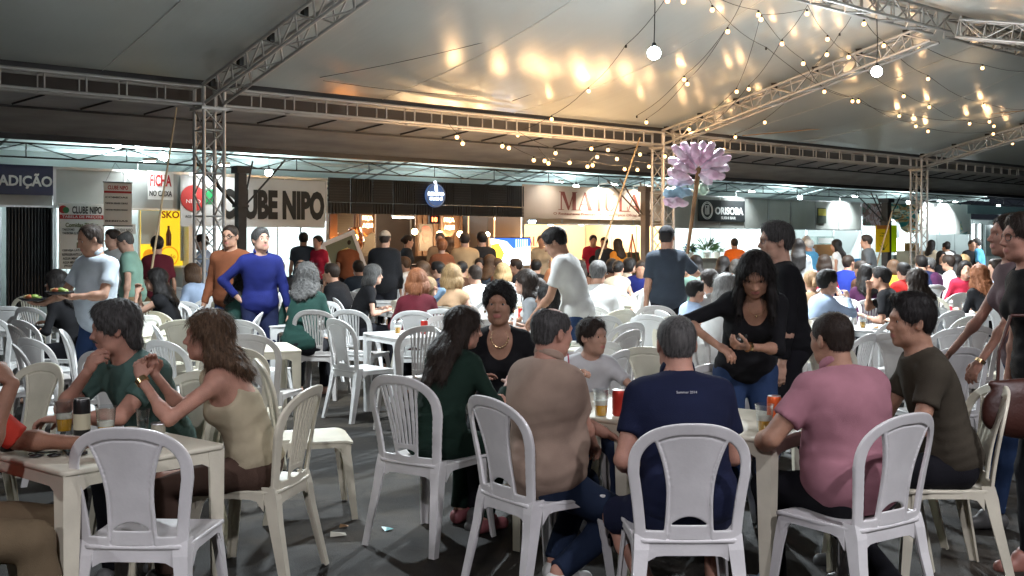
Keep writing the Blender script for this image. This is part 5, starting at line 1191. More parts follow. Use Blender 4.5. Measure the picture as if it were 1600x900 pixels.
# draped bright banners and far stalls
def fabric_mat(name, stops, sc, rot_=0):
    def fn(nt, nd, L, b):
        tc = nd.new('ShaderNodeTexCoord'); mp = nd.new('ShaderNodeMapping'); mp.inputs['Scale'].default_value = sc; mp.inputs['Rotation'].default_value = (0, rot_, 0); L.new(tc.outputs['Object'], mp.inputs[0])
        n = nd.new('ShaderNodeTexNoise'); n.inputs['Scale'].default_value = 1; n.inputs['Detail'].default_value = 3; n.inputs['Distortion'].default_value = 1.2; L.new(mp.outputs[0], n.inputs[0]); r = ramp(nd, stops); r.color_ramp.interpolation = 'CONSTANT'; L.new(n.outputs[0], r.inputs[0]); L.new(r.outputs[0], b.inputs['Base Color'])
    return nodes_mat(name, fn)
booth(1350, 1520, 'far white booth behind the colourful draped banner', GREYP, 2.0, pitch=1.6, counter=(1.0, WHITEP, WHITEP), fascia=False, side=False)
board('banner', 1348, 1381, 318, 353, BOOTH_B - .1, fabric_mat('print_pinkish', [(0, (.30, .18, .17)), (.42, (.48, .40, .42)), (.5, (.20, .10, .09)), (.58, (.12, .22, .16)), (.68, (.5, .45, .42))], (3, 3, 3)), 'pinkish printed banner left of the dark shed post', 'banner', dep=.01)
t, W, H = board('banner', 1392, 1437, 319, 364, BOOTH_B - .1, mat('x', (.3, .3, .3)), 'colourful draped banner sagging right of the dark shed post', 'banner', dep=.01)
for o in list(t.children): bpy.data.objects.remove(o)
pts = [(-W / 2 + W * i / 16, .05 * math.sin(i * 1.3) + .04 * math.sin(j), H * (1 - j / 10 * (.45 + .55 * min(1, i / 8)))) for j in range(11) for i in range(17)]
MB().poly(pts, [(j * 17 + i, j * 17 + i + 1, (j + 1) * 17 + i + 1, (j + 1) * 17 + i) for j in range(10) for i in range(16)], True).build('cloth', fabric_mat('print_colour', [(0, (.03, .25, .25)), (.40, (.45, .40, .25)), (.47, (.45, .20, .05)), (.52, (.03, .12, .10)), (.60, (.5, .5, .4)), (.68, (.1, .3, .3))], (1.2, 1, 5), .7), t)
t, W, H = board('banner', 1437, 1517, 318, 366, BOOTH_B - .1, fabric_mat('print_white', [(0, (.70, .72, .70)), (.55, (.72, .72, .68)), (.62, (.15, .38, .40)), (.70, (.6, .55, .3)), (.76, (.7, .7, .7))], (1.4, 1, 2.2)), 'wide white and teal banner washed out by a flood lamp', 'banner', dep=.01)
def backlit(name, col):
    def fn(nt, nd, L, b):
        d = nd.new('ShaderNodeBsdfDiffuse'); d.inputs[0].default_value = (*col, 1); r_ = nd.new('ShaderNodeBsdfTranslucent'); r_.inputs[0].default_value = (*[min(1, c * 1.3) for c in col], 1); mx = nd.new('ShaderNodeMixShader'); mx.inputs[0].default_value = .55
        L.new(d.outputs[0], mx.inputs[1]); L.new(r_.outputs[0], mx.inputs[2]); L.new(mx.outputs[0], [n for n in nd if n.type == 'OUTPUT_MATERIAL'][0].inputs[0])
    return nodes_mat(name, fn)
for px0, px1, m_, lb in ((1370, 1390, backlit('totem_yellow', (.80, .60, .05)), 'tall yellow sign with dark plant drawing on the shed post'), (1391, 1401, backlit('totem_lime', (.60, .70, .03)), 'narrow lime yellow sign behind the tall yellow one')):
    bb = SHED_B - .2 if px0 == 1370 else SHED_B + .4
    t, W, H = board('tall_sign', px0, px1, 352, 394, bb, m_, lb, 'sign', dep=.04)
    if px0 == 1370:
        MB().box(-W * .5, W * .5, -.004, -.001, H * .86, H).build('orange_strip', mat('strip_orange', (.62, .22, .03), .5), t)
        for k in range(-2, 3): MB().tube((k * .012, -.006, H * .08), (k * W * .16, -.006, H * (.42 - .03 * k * k)), .010, .003, 5).build('leaf_drawing', mat('ink_green_dark', (.04, .10, .03), .6), t)
        text('CANA', .1, INK, t, (0, -.003, H * .70), width=W * .4, height=H * .06, depth=.001); text('R$10', .1, INK, t, (0, -.003, H * .60), width=W * .5, height=H * .05, depth=.001)
board('menu_lightbox', 1402, 1413, 372, 403, BOOTH_B - .6, glow('lightbox', (.95, 1, .98), 1.6), 'lit white menu panel right of the lime sign', 'menu', dep=.05)
board('wood_counter', 1414, 1436, 380, 395, BOOTH_B - .4, mat('wood_ochre', (.48, .27, .09), .5), 'ochre wooden shelf unit behind the right truss column', 'shelf', dep=.4)
board('stall_counter', 1395, 1440, 398, 432, BOOTH_B - 1.3, mat('pale_green_panel', (.45, .52, .48), .5), 'pale green stall counter right of the dark shed post', 'counter', dep=.5)
t, W, H = board('cloth_bundle', 1420, 1452, 392, 440, SHED_B + .2, mat('beige_cloth', (.46, .44, .36), .8, bump=.6, bscale=5), 'tall beige cloth cover standing by the stall counter', 'cover', dep=.4, part='cover')
board('tarpaulin', 1512, 1640, 323, 336, BOOTH_B - .3, mat('blue_tarp', (.16, .24, .26), .35, bump=.8, bscale=3), 'blue-grey plastic tarpaulin strip at the right edge', 'tarpaulin', dep=.01)
t, W, H = board('corrugated_panel', 1514, 1536, 350, 410, BOOTH_B + .2, mat('zinc', (.36, .38, .38), .4, .5), 'zinc panel with two upright lit tubes', 'panel', dep=.03)
for k in (-.22, .22): MB().box(W * k - .03, W * k + .03, -.05, -.01, H * .2, H).build('light_tube', glow('tube_upright', (.9, 1, 1), 3), t)
booth(1522, 1680, 'far right booth behind the walking women', GREYP, 2.1, pitch=1.6, fascia=False, side=False)
board('striped_shutter', 1540, 1600, 352, 400, BOOTH_B + 1.5, mat('shutter_grey', (.40, .44, .44), .5), 'pale grey shutter beyond the corrugated panel', 'shutter', dep=.02)
# counters things
LEAF = mat('leaf_green', (.05, .13, .03), .5); BLUEF = mat('blue_flower', (.03, .10, .45), .5)
for px, b_, lb, n_, blue in ((1078, BOOTH_B + .3, 'bushy plant with blue flowers at the left end of the sushi counter', 40, True), (1104, BOOTH_B + .35, 'tall palm-leaved plant on the sushi counter', 34, False), (1120, BOOTH_B + .4, 'low fern on the sushi counter', 26, False)):
    x, y = on_line(px, b_); t = empty('potted_plant', (x, y, 1.09), 0, lb, 'plant', 'plants on the sushi counter'); MB().lathe([(.08, 0), (.11, .16)], 12).build('pot', INKW, t)
    lf = MB(); bl = MB()
    for i in range(n_ * 3):
        th = rnd.random() * 6.28; el = rnd.uniform(.3, 1.3) if 'palm' in lb else rnd.uniform(.0, 1.2); ln = rnd.uniform(.25, .62) * (1 if 'low' not in lb else .6); d = Vector((math.cos(th) * math.cos(el), math.sin(th) * math.cos(el), math.sin(el))); s_ = d.orthogonal().normalized() * .022
        p = Vector((0, 0, .15)) + d * ln * .35; q = p + d * ln * .65 - Vector((0, 0, .12 * ln)); m_ = (p + q) / 2 + Vector((0, 0, .04)); (bl if blue and i % 4 == 0 else lf).poly([p, m_ + s_, q, m_ - s_], [(0, 1, 2, 3)])
    o = lf.build('leaves', LEAF, t); o['kind'] = 'stuff'
    if blue: o = bl.build('flowers', BLUEF, t); o['kind'] = 'stuff'
t, W, H = board('glass_vase', 1093, 1101, 388, 403, BOOTH_B + .25, glass('case_glass', (.95, 1, .98), .02, .3), 'clear glass vase between the counter plants', 'vase', dep=.2, part='vase_wall')
# ---- lamps of the booths
for px, pw, z, lb in ((30, 26, 2.25, 'leftmost booth'), (180, 60, 2.2, 'price board booth'), (360, 70, 2.2, 'white banner booth, left'), (450, 70, 2.2, 'white banner booth, right'), (1070, 75, 2.2, 'sushi booth, left'), (1150, 80, 2.2, 'sushi booth, middle'), (1215, 70, 2.2, 'sushi booth, right'), (1290, 75, 2.2, 'blue counter booth'), (1400, 80, 2.3, 'far booth behind the shed post'), (1480, 90, 2.3, 'far booth behind the washed-out banner'), (1560, 60, 2.3, 'far right booth')):
    roomlight(px, BOOTH_B + 1.5, z, pw, COOL, label='white tube lamp inside the ' + lb)
for px, pw, z in ((630, 14, 2.1), (780, 18, 2.1)): roomlight(px, BOOTH_B + 1.9, z, pw, (1, .80, .6), label='warm tube lamp in the dark booth at the %s' % ('left' if px < 700 else 'right'))
for px, pw in ((880, 40), (960, 45)): roomlight(px, BOOTH_B + 1.6, 2.25, pw, (1, .86, .66), label='warm tube lamp in the cream booth at the %s' % ('left' if px < 900 else 'right'))
for px, pw, c, lb in ((215, 14, (.9, 1, 1), 'above the price boards'), (330, 22, (.9, 1, 1), 'above the left end of the white banner'), (850, 7, (1, .93, .8), 'left on the cream banner'), (935, 150, (1, .95, .82), 'whose glare hides the middle of the cream banner'), (990, 25, (1, .93, .8), 'right on the cream banner'), (1150, 40, (.9, 1, 1), 'above the black sushi sign'), (1312, 130, (.9, 1, 1), 'glaring on the white fascia'), (1470, 170, (.92, 1, 1), 'washing out the wide white banner'), (1445, 70, (.92, 1, 1), 'near the right truss column')):
    flood(px, power=pw, col=c, label='flood lamp on a bent arm ' + lb)
for k, (px, py) in enumerate(((183, 226), (218, 229), (255, 245), (720, 300), (1075, 300))):        # lamps under the far tent
    b_ = FBR + 3.0; Y = Ymid(px, b_); globe('far_lamp', (X_of(px, Y), Y, z_of(py, Y)), .11, 130, (.80, .98, 1.0), 'bright lamp under the pale green far tent, %s' % ('leftmost', 'second from the left', 'third from the left', 'over the dark booth', 'over the plants')[k], 'lamp', .5, 'lamps under the far tent')
for k, px in enumerate((420, 900, 1250, 1420, 1560)):
    b_ = FBR + 3.5; Y = Ymid(px, b_); globe('far_lamp', (X_of(px, Y), Y, 3.35), .10, 150, (.80, .98, 1.0), 'bright lamp under the far tent hidden by the shed edge, %s' % ('over the club banner', 'over the cream booth', 'over the white booths', 'behind the tall yellow sign', 'at the far right')[k], 'lamp', .6, 'lamps under the far tent')
# lamps of the nearest bay, over and behind the viewer; second row is added fill
for k, (x, y, z, pw, c, lb) in enumerate(((-3.0, 3.2, 4.2, 125, (.96, .94, 1.0), 'white lamp above the left foreground table, out of the picture'), (2.3, 1.0, 4.3, 125, (.95, .92, 1.0), 'white lamp above the right foreground, out of the picture'), (6.5, 7.0, 4.2, 120, (.92, .96, 1), 'white lamp over the right side, out of the picture'),
        (-.6, -1.6, 4.2, 125, (.96, .93, 1.0), 'white lamp behind the viewer, out of the picture'), (-6.5, .5, 4.1, 90, (.95, .96, 1.0), 'white lamp far to the left of the viewer, out of the picture'), (5.5, 2.6, 4.2, 100, (.96, .95, 1.0), 'white lamp far to the right of the viewer, out of the picture'), (.6, 4.4, 4.5, 90, (1, .95, .88), 'white lamp high above the middle foreground, out of the picture'))):
    globe('hanging_lamp', (x, y, z), .075, pw, c, lb, 'lamp', .8, 'round white lamps hanging from the ridge', down=2.0)
# ================================================================ foreground: tables, chairs, people
GT = 'white plastic tables'; GP = 'people seated at the tables'; GS = 'people standing or walking'
table(-1.65, 4.32, -39.3, 'cream', 'cream-stained square table at the lower left with beer cups', GT)
table(.48, 5.395, -39.8, 'cream', 'cream-stained square table beside the boy with orange juice', GT)
table(1.03, 4.94, -39.8, 'cream', 'cream-stained square table between the men in navy and pink', GT)
table(-.88, 9.66, 32.6, 'white', 'empty white table standing alone beyond the open floor', GT)
chair(-1.37, 4.11, -2, 'panel', 'worn', 'empty panel-back chair at the lower left corner, its back to the viewer')
chair(.655, 4.19, 0, 'panel', 'worn', 'panel-back chair holding the man in the navy polo')
chair(.13, 4.76, -54, 'panel', 'worn', 'panel-back chair holding the man in the beige polo')
chair(-.41, 5.56, -34, 'slat', 'worn', 'slat-back chair holding the long-haired woman in dark green')
chair(1.37, 4.38, 33, 'panel', 'worn', 'panel-back chair holding the man in the pink polo')
chair(-1.14, 6.12, -74, 'slat', 'cream', 'empty slat-back chair turned sideways on the open floor, seat shining')
chair(-1.20, 4.97, 78, 'slat', 'cream', 'slat-back chair holding the woman in the cream halter top')
chair(-1.72, 5.2, 150, 'panel', 'cream', 'chair holding the man with hand on chin')
chair(-2.06, 3.88, -84, 'panel', 'cream', 'chair of the man in the red shirt cut by the left edge')
chair(1.95, 4.97, 88, 'panel', 'cream', 'chair holding the dark-haired young man in profile')
chair(-.06, 6.30, 180, 'panel', 'cream', 'chair holding the curly-haired woman in black')
chair(.40, 6.10, 190, 'panel', 'grey', 'chair holding the boy in the white shirt')
chair(-1.89, 10.70, -8, 'slat', 'grey', 'slat-back chair holding the woman in the green sweater')
chair(-1.30, 9.42, -48, 'panel', 'white', 'empty narrow-looking chair leaning at the lone white table')
chair(-1.50, 10.75, -20, 'slat', 'white', 'empty slat-back chair behind the lone white table, left side')
P = {}
def pp(key, *a, **k): P[key] = person(*a, **k); return P[key]
pp('navy', 'grey-haired man in a navy polo and shorts, seen from behind in the centre foreground', 'man', (.68, 4.19), 3, 0, s=.955, fat=1.14, tone='r', hair='buzz', hc='grey', lean=10, slouch=16, head=(2, -4, 0),
   top=('navy_polo', (.010, .014, .042)), sleeve=.62, neckl='polo', lh=(-.17, .26, .60), rh=(.16, .38, .66), lhint=(-.34, -.1, .5), rhint=(.34, -.1, .5), bottom=('navy_short', (.012, .016, .045)), leglen='short', lf=(-.10, .10, .09), rf=(.16, .22, .09), lk=(-.6, 1.2, .8), rk=(.5, 1.4, .8), shoe=('dark', (.03, .03, .03)), belly=.03, group=GP)
pp('beige', 'balding man in a beige polo seated with his back turned, jeans and white sneakers', 'man', (.15, 4.73), -50, 0, s=.925, fat=1.26, tone='r', hair='thin', hc='salt', lean=-2, slouch=8, head=(-8, -4, 0), pelvis=(0, -.02, .52),
   top=('beige_polo', (.34, .245, .19)), sleeve=.66, neckl='polo', lh=(.0, .36, .66), rh=(-.02, .30, .62), rhint=(.36, -.1, .4), bottom=('jeans_dark', (.018, .03, .065)), lf=(-.10, .14, .09), rf=(.10, -.02, .12), lk=(-.3, 1.4, .9), rk=(.3, 1.4, .7), shoe=('white', (.66, .66, .64)), belly=.05, group=GP)
pp('pink', 'heavy man in a pink polo seated in the right foreground, seen from behind', 'man', (1.42, 4.43), 26, 0, s=.93, fat=1.32, tone='m', hair='buzz', hc='dark', lean=3, slouch=14, head=(6, -6, 0),
   top=('pink_polo', (.40, .185, .225)), sleeve=.62, neckl='polo', lh=(-.26, .34, .66), rh=(.1, .4, .74), lhint=(-.6, .1, .5), bottom=('black_trousers', (.010, .010, .014)), lf=(-.14, .34, .08), rf=(.2, .0, .1), shoe=('mixed', (.2, .3, .42)), belly=.06, shoulders=1.12, group=GP)
pp('youth', 'dark-haired young man in profile facing left beside the pink polo', 'man', (1.97, 4.95), 84, 0, s=.995, fat=1.02, tone='m', hair='quiff', hc='black', lean=10, slouch=8, head=(6, 0, 0),
   top=('olive_shirt', (.060, .050, .036)), sleeve=.6, lh=(-.2, .40, .745), rh=(.1, .42, .745), bottom=('black_trousers', (.010, .010, .014)), group=GP)
pp('chin', 'man in a teal T-shirt with greying hair resting his chin on his hand', 'man', (-1.72, 5.20), 150, 0, s=1.0, fat=1.05, tone='r', hair='fluffy', hc='salt', lean=16, slouch=14, head=(-40, -6, 0), moust='salt', brow='dark',
   top=('teal_shirt', (.085, .155, .135)), sleeve=.62, rh=(.05, .36, .94), rhint=(.30, .62, .55), rdir=(-.5, -.1, .75), rnrm=(-.2, -1, .1), rcurl=1.2, lh=(-.02, .56, .765), lhint=(-.5, .2, .4), ldir=(1, .2, -.1), bottom=('black_trousers', (.010, .010, .014)), group=GP)
pp('cream', 'woman in a cream halter top with wavy highlighted hair, hands clasped, gold watch', 'woman', (-1.20, 4.92), 94, 0, s=.94, fem=True, fat=1.06, tone='r', hair='wavy', hc='streak', lean=16, slouch=10, head=(10, 2, 0),
   top=('cream_halter', (.50, .43, .30)), halter=True, lh=(-.17, .44, .935), rh=(-.10, .40, .95), lhint=(-.42, .30, .55), rhint=(.2, .3, .5), ldir=(.25, .15, .8), rdir=(-.2, .15, .8), lnrm=(1, 0, .1), rnrm=(-1, 0, .1), lcurl=1.15, rcurl=1.0, extra=('watch', 'necklace'), bottom=('brown_skirt', (.10, .06, .045)), group=GP)
pp('red', 'man in a red T-shirt and khaki trousers cut by the left edge, forearm raised', 'man', (-1.97, 3.88), -84, 0, s=1.0, fat=1.08, tone='d', hair='short', hc='dark', lean=4, slouch=6, pelvis=(0, -.15, .52),
   top=('red_shirt', (.50, .045, .028)), sleeve=.98, rh=(.12, .20, 1.04), rhint=(.22, 1.2, .30), rdir=(-.1, -.5, .7), rnrm=(-.3, -1, 0), rcurl=1.1, lh=(-.2, .35, .77), bottom=('khaki', (.17, .125, .075)), group=GP)
pp('green', 'woman in a dark green dress with very long dark hair, seen from behind', 'woman', (-.38, 5.60), -38, 0, s=.90, fem=True, fat=1.12, tone='r', hair='longdown', hc='dark', lean=12, slouch=14, head=(-38, -6, 0),
   top=('green_dress', (.010, .026, .018)), sleeve=1.75, lh=(-.1, .42, .77), rh=(.16, .38, .77), bottom=('green_trousers', (.010, .026, .018)), lf=(-.12, .3, .08), rf=(.12, .22, .08), shoe=('rose', (.30, .10, .11)), group=GP)
pp('curly', 'woman in a black dress with short curly hair, necklace and earrings, facing the viewer', 'woman', (-.07, 6.28), 180, 0, s=1.0, fem=True, tone='m', hair='curlyshort', hc='black', lean=10, slouch=6, head=(-8, 2, 0),
   top=('black_dress', (.010, .010, .012)), sleeve=1.4, neckl='deep', extra=('necklace', 'earring', 'beads'), lh=(-.2, .4, .76), rh=(.18, .42, .76), bottom=('black_trousers', (.010, .010, .014)), group=GP)
pp('boy', 'boy in a white T-shirt holding the straw of his orange juice', 'boy', (.42, 6.06), 192, 0, s=.76, child=True, tone='l', hair='short', hc='dark', lean=12, slouch=6, head=(34, 2, 0), seat_h=.44,
   top=('white_shirt', (.66, .66, .67)), sleeve=.7, rh=(.185, .42, .845), rhint=(.5, .0, .5), rdir=(-.5, .3, .3), rnrm=(-.4, .5, -.6), rcurl=1.3, lh=(-.20, .40, .75), ldir=(.8, .4, 0), bottom=('jeans', (.04, .06, .13)), group=GP)
pp('stand', 'young woman in a black blouse and blue jeans standing over the table, looking down at her hands', 'woman', (1.25, 5.76), 180, 0, 'stand', s=.915, fem=True, tone='m', hair='long', hc='black', lean=15, slouch=20, head=(-14, -33, 0), brow='dark',
   top=('black_blouse', (.010, .010, .012)), sleeve=1.25, neckl='deep', rh=(.235, .42, 1.03), rhint=(.95, .12, 1.15), rdir=(-.7, .45, -.45), rnrm=(-.3, -.2, -1), rcurl=.7, lh=(.08, .44, 1.02), lhint=(-.7, -.1, .8), ldir=(.9, .35, .1), lnrm=(.1, -.5, .9), lcurl=1.15, extra=('necklace', 'bracelet'), bottom=('jeans_mid', (.025, .05, .125)), group=GS)
pp('suit', 'man in a black jacket and glasses walking behind the standing young woman', 'man', (1.66, 6.45), 88, 0, 'stand', s=.965, tone='l', hair='short', hc='salt', lean=2, slouch=6, head=(6, 0, 0), extra=('glasses',),
   top=('black_jacket', (.008, .008, .010)), sleeve=1.9, lh=(-.26, .1, .78), rh=(.26, .0, .78), bottom=('black_trousers', (.010, .010, .014)), lf=(-.1, .25, .08), rf=(.1, -.25, .12), fat=1.06, group=GS)
pp('blackT', 'woman in a black T-shirt and glasses standing at the right edge, handbag at her side', 'woman', (2.55, 5.15), 86, 0, 'stand', s=.975, fem=True, fat=1.12, tone='r', hair='short', hc='dark', lean=4, slouch=6, head=(2, 2, 0), extra=('glasses',),
   top=('black_tshirt', (.009, .009, .010)), sleeve=.62, lh=(-.26, .13, .80), lhint=(-.5, -.3, .9), rh=(.2, .1, .8), bottom=('black_trousers', (.010, .010, .014)), shoe=('copper', (.30, .13, .10)), lf=(-.1, .1, .07), rf=(.1, -.1, .07), group=GS)
pp('mauve', 'woman in a mauve sleeveless top and jeans walking beside the woman in black', 'woman', (2.80, 5.85), 84, 0, 'stand', s=.985, fem=True, fat=1.0, tone='r', hair='bun', hc='dark', lean=4, slouch=6, head=(4, 4, 0),
   top=('mauve_top', (.15, .10, .11)), sleeve=.12, lh=(-.20, .33, .86), lhint=(-.4, -.3, 1.0), rh=(.2, .35, .9), bottom=('jeans_mid', (.025, .05, .125)), lf=(-.1, .2, .07), rf=(.1, -.2, .09), extra=('bracelet',), group=GS)
# lettering on the navy polo, laid on the cloth
def on_cloth(root, body, size, m, u, z, col=None):
    sh = [c for c in root.children if c.name.startswith('shirt')][0]; ok, loc, nor, _ = sh.ray_cast((u, -1.0, z), (0, 1, 0))
    if ok:
        o = text(body, size, m, root, (loc.x, loc.y - .004, loc.z), depth=.001); o.rotation_euler = (math.pi / 2 - math.asin(max(-1, min(1, -nor.z))) * -1 * 0 - R(18), 0, 0)
on_cloth(P['navy'][0], 'Summer 2014', .0145, mat('print_grey', (.5, .5, .52), .6), .0, .955)
# handbag
t = empty('handbag', (2.35, 4.93, .70), R(-4), 'reddish brown leather handbag hanging beside the woman in the black T-shirt', 'handbag')
LEA = mat('leather_brown', (.065, .022, .016), .4, noise=.2, nscale=8, bump=.2, bscale=60)
v, f = sculpt([Ell((0, 0, .08), (.19, .055, .13), None, .03), Ell((0, 0, .02), (.18, .05, .07), None, .05), Cap((-.15, 0, .19), (.15, 0, .19), .014, .014, .03)], .010); link('bag_body', mesh_np('bag_body', v, f, (LEA,)), t)
MB().path([(-.12, 0, .20), (-.11, .01, .34), (-.05, .03, .50), (.05, .04, .50), (.11, .02, .34), (.12, 0, .20)], .008, 6).build('strap', LEA, t)
# ---- on the tables
cup(-1.94, 4.66, .721, 'tall clear cup of beer at the far left of the lower left table', .42, s=1.12)
cup(-1.70, 4.50, .721, 'clear cup of beer in front of the woman in cream', .38, s=1.12)
can(-1.80, 4.50, .721, 'black and cream drink can between the two left beer cups', (.02, .02, .02), band=(.45, .42, .30), h=.165, r=.034)
t = can(-1.98, 4.22, .721, 'dark drink can beside the raised forearm of the man in red', (.015, .013, .012), band=(.12, .10, .05), h=.125, r=.033)
t = empty('mobile_phone', (-1.70, 4.18, .7255), R(30), 'black mobile phone lying on the lower left table', 'phone'); MB().box(-.036, .036, -.075, .075, 0, .009).build('phone_body', BLK, t); MB().box(-.033, .033, -.070, .070, .009, .0098).build('phone_screen', mat('screen_off', (.01, .01, .012), .08), t)
t = empty('folded_sunglasses', (-1.78, 4.10, .7225), R(10), 'folded dark glasses lying beside the phone', 'glasses'); m_ = MB()
for o in (-1, 1): m_.lathe([(.001, 0), (.024, .003), (.026, .006), (.001, .012)], 14, (.032 * o, 0, 0), False)
m_.path([(-.06, 0, .01), (-.05, .05, .006), (.03, .06, .006)], .0025, 5); m_.path([(.06, 0, .01), (.05, .045, .006), (-.03, .05, .006)], .0025, 5); m_.build('frame_and_lenses', mat('frame_black', (.01, .01, .01), .3), t)
t = empty('small_box', (-1.52, 4.62, .721), R(20), 'small cream tin at the elbow of the woman in cream', 'tin'); MB().lathe([(.03, 0), (.03, .035)], 18).build('tin_body', mat('tin_cream', (.35, .33, .26), .4), t); MB().lathe([(.031, .0355), (.031, .043), (.001, .044)], 18, cap=False).build('lid', mat('can_metal', (.6, .6, .6), .3, .9), t)
cup(-1.60, 4.66, .721, 'low clear cup of water by the elbow of the woman in cream', .5, 'water', .8)
cup(.315, 5.64, .721, 'clear cup of orange juice with a straw held by the boy', .8, 'juice', 1.25)
t = bpy.data.objects[[o.name for o in COL.objects if o.get('label', '').startswith('clear cup of orange')][0]]; MB().tube((.0, 0, .02), (-.02, .03, .23), .0035, n=6).build('straw', mat('straw_red', (.45, .04, .08), .4), t)
cup(.42, 5.07, .721, 'clear cup of beer beside the red can near the boy', .42, s=1.06)
can(.505, 5.07, .721, 'dark red drink can left of the man in navy', (.42, .03, .02), top=(.65, .5, .25))
cup(1.08, 4.60, .721, 'clear cup of beer between the men in navy and pink', .46, s=1.06)
can(1.19, 4.88, .721, 'orange-red drink can behind the beer cup by the pink polo', (.62, .10, .02), top=(.6, .6, .6))
for k, (x, y, c, lb) in enumerate(((.62, 5.55, (.4, .35, .25), 'white paper plate with leftover snack beyond the red can'),)):
    t = empty('paper_plate', (x, y, .721), 0, lb, 'plate'); MB().lathe([(.001, .002), (.06, .002), (.085, .012), (.088, .012), (.06, 0), (.001, 0)], 20, cap=False).build('plate_dish', INKW, t); MB().lathe([(.001, .02), (.03, .012), (.04, .003)], 9, cap=False).build('snack', mat('snack_brown', (.3, .16, .05), .8), t)
# something small in the young woman's hands
t = empty('plastic_cup', (1.13, 5.30, 1.005), 0, 'small clear cup held by the standing young woman', 'cup', 'clear plastic cups'); MB().lathe([(.022, 0), (.030, .075), (.032, .077)], 16, cap=False).build('cup_wall', glass('clear_plastic', (.95, .97, .98), .05, .32), t)
# ---- litter and marks on the ground
def scrap(name, px, py, w_, d_, rz, m, lb, cat):
    Y = EYE * F / (py - HOR); t = empty(name, (X_of(px, Y), Y, .004), R(rz), lb, cat)
    MB().poly([(-w_ / 2, -d_ / 2, 0), (w_ / 2, -d_ / 2, .006), (w_ / 2 * .8, d_ / 2, .002), (-w_ / 2, d_ / 2 * .8, .012), (0, 0, .012)], [(0, 1, 4), (1, 2, 4), (2, 3, 4), (3, 0, 4)]).build('sheet', m, t)
scrap('paper_scrap', 529, 837, .085, .07, 8, mat('paper', (.50, .47, .40), .8), 'crumpled pale paper scrap on the dark floor', 'paper')
scrap('wrapper', 605, 828, .05, .06, 30, mat('wrapper_cyan', (.03, .30, .32), .4), 'small cyan wrapper on the floor by a chair foot', 'wrapper')
scrap('cardboard_scrap', 538, 824, .05, .04, 0, mat('card_tan', (.30, .17, .08), .8), 'tan cardboard bit beside the pale paper scrap', 'cardboard')
# ================================================================ the crowd behind
def cl_(n, c): return (n, c)
CW = dict(white=(.72, .72, .70), black=(.012, .012, .014), navy=(.015, .02, .06), dgreen=(.018, .055, .045), teal=(.02, .10, .09), maroon=(.10, .012, .02), rust=(.22, .075, .035), blue=(.015, .03, .22), cobalt=(.014, .020, .13), cream=(.52, .45, .34), tan=(.42, .27, .16), grey=(.10, .105, .11), lgrey=(.30, .31, .32), orange=(.75, .14, .015), red=(.42, .018, .015), pink=(.60, .12, .30), lblue=(.40, .50, .68), denim=(.20, .30, .42), brown=(.08, .035, .02), yellow=(.65, .33, .03), khaki=(.36, .24, .13), purple=(.06, .015, .05), crimson=(.42, .02, .05), sky=(.10, .35, .60), slate=(.035, .045, .06), mint=(.25, .42, .34), amber=(.55, .22, .03))
def C(n): return ('c_' + n, CW[n])
def seatY(ytop, zt=1.265): return F * (EYE - zt) / (ytop - HOR)
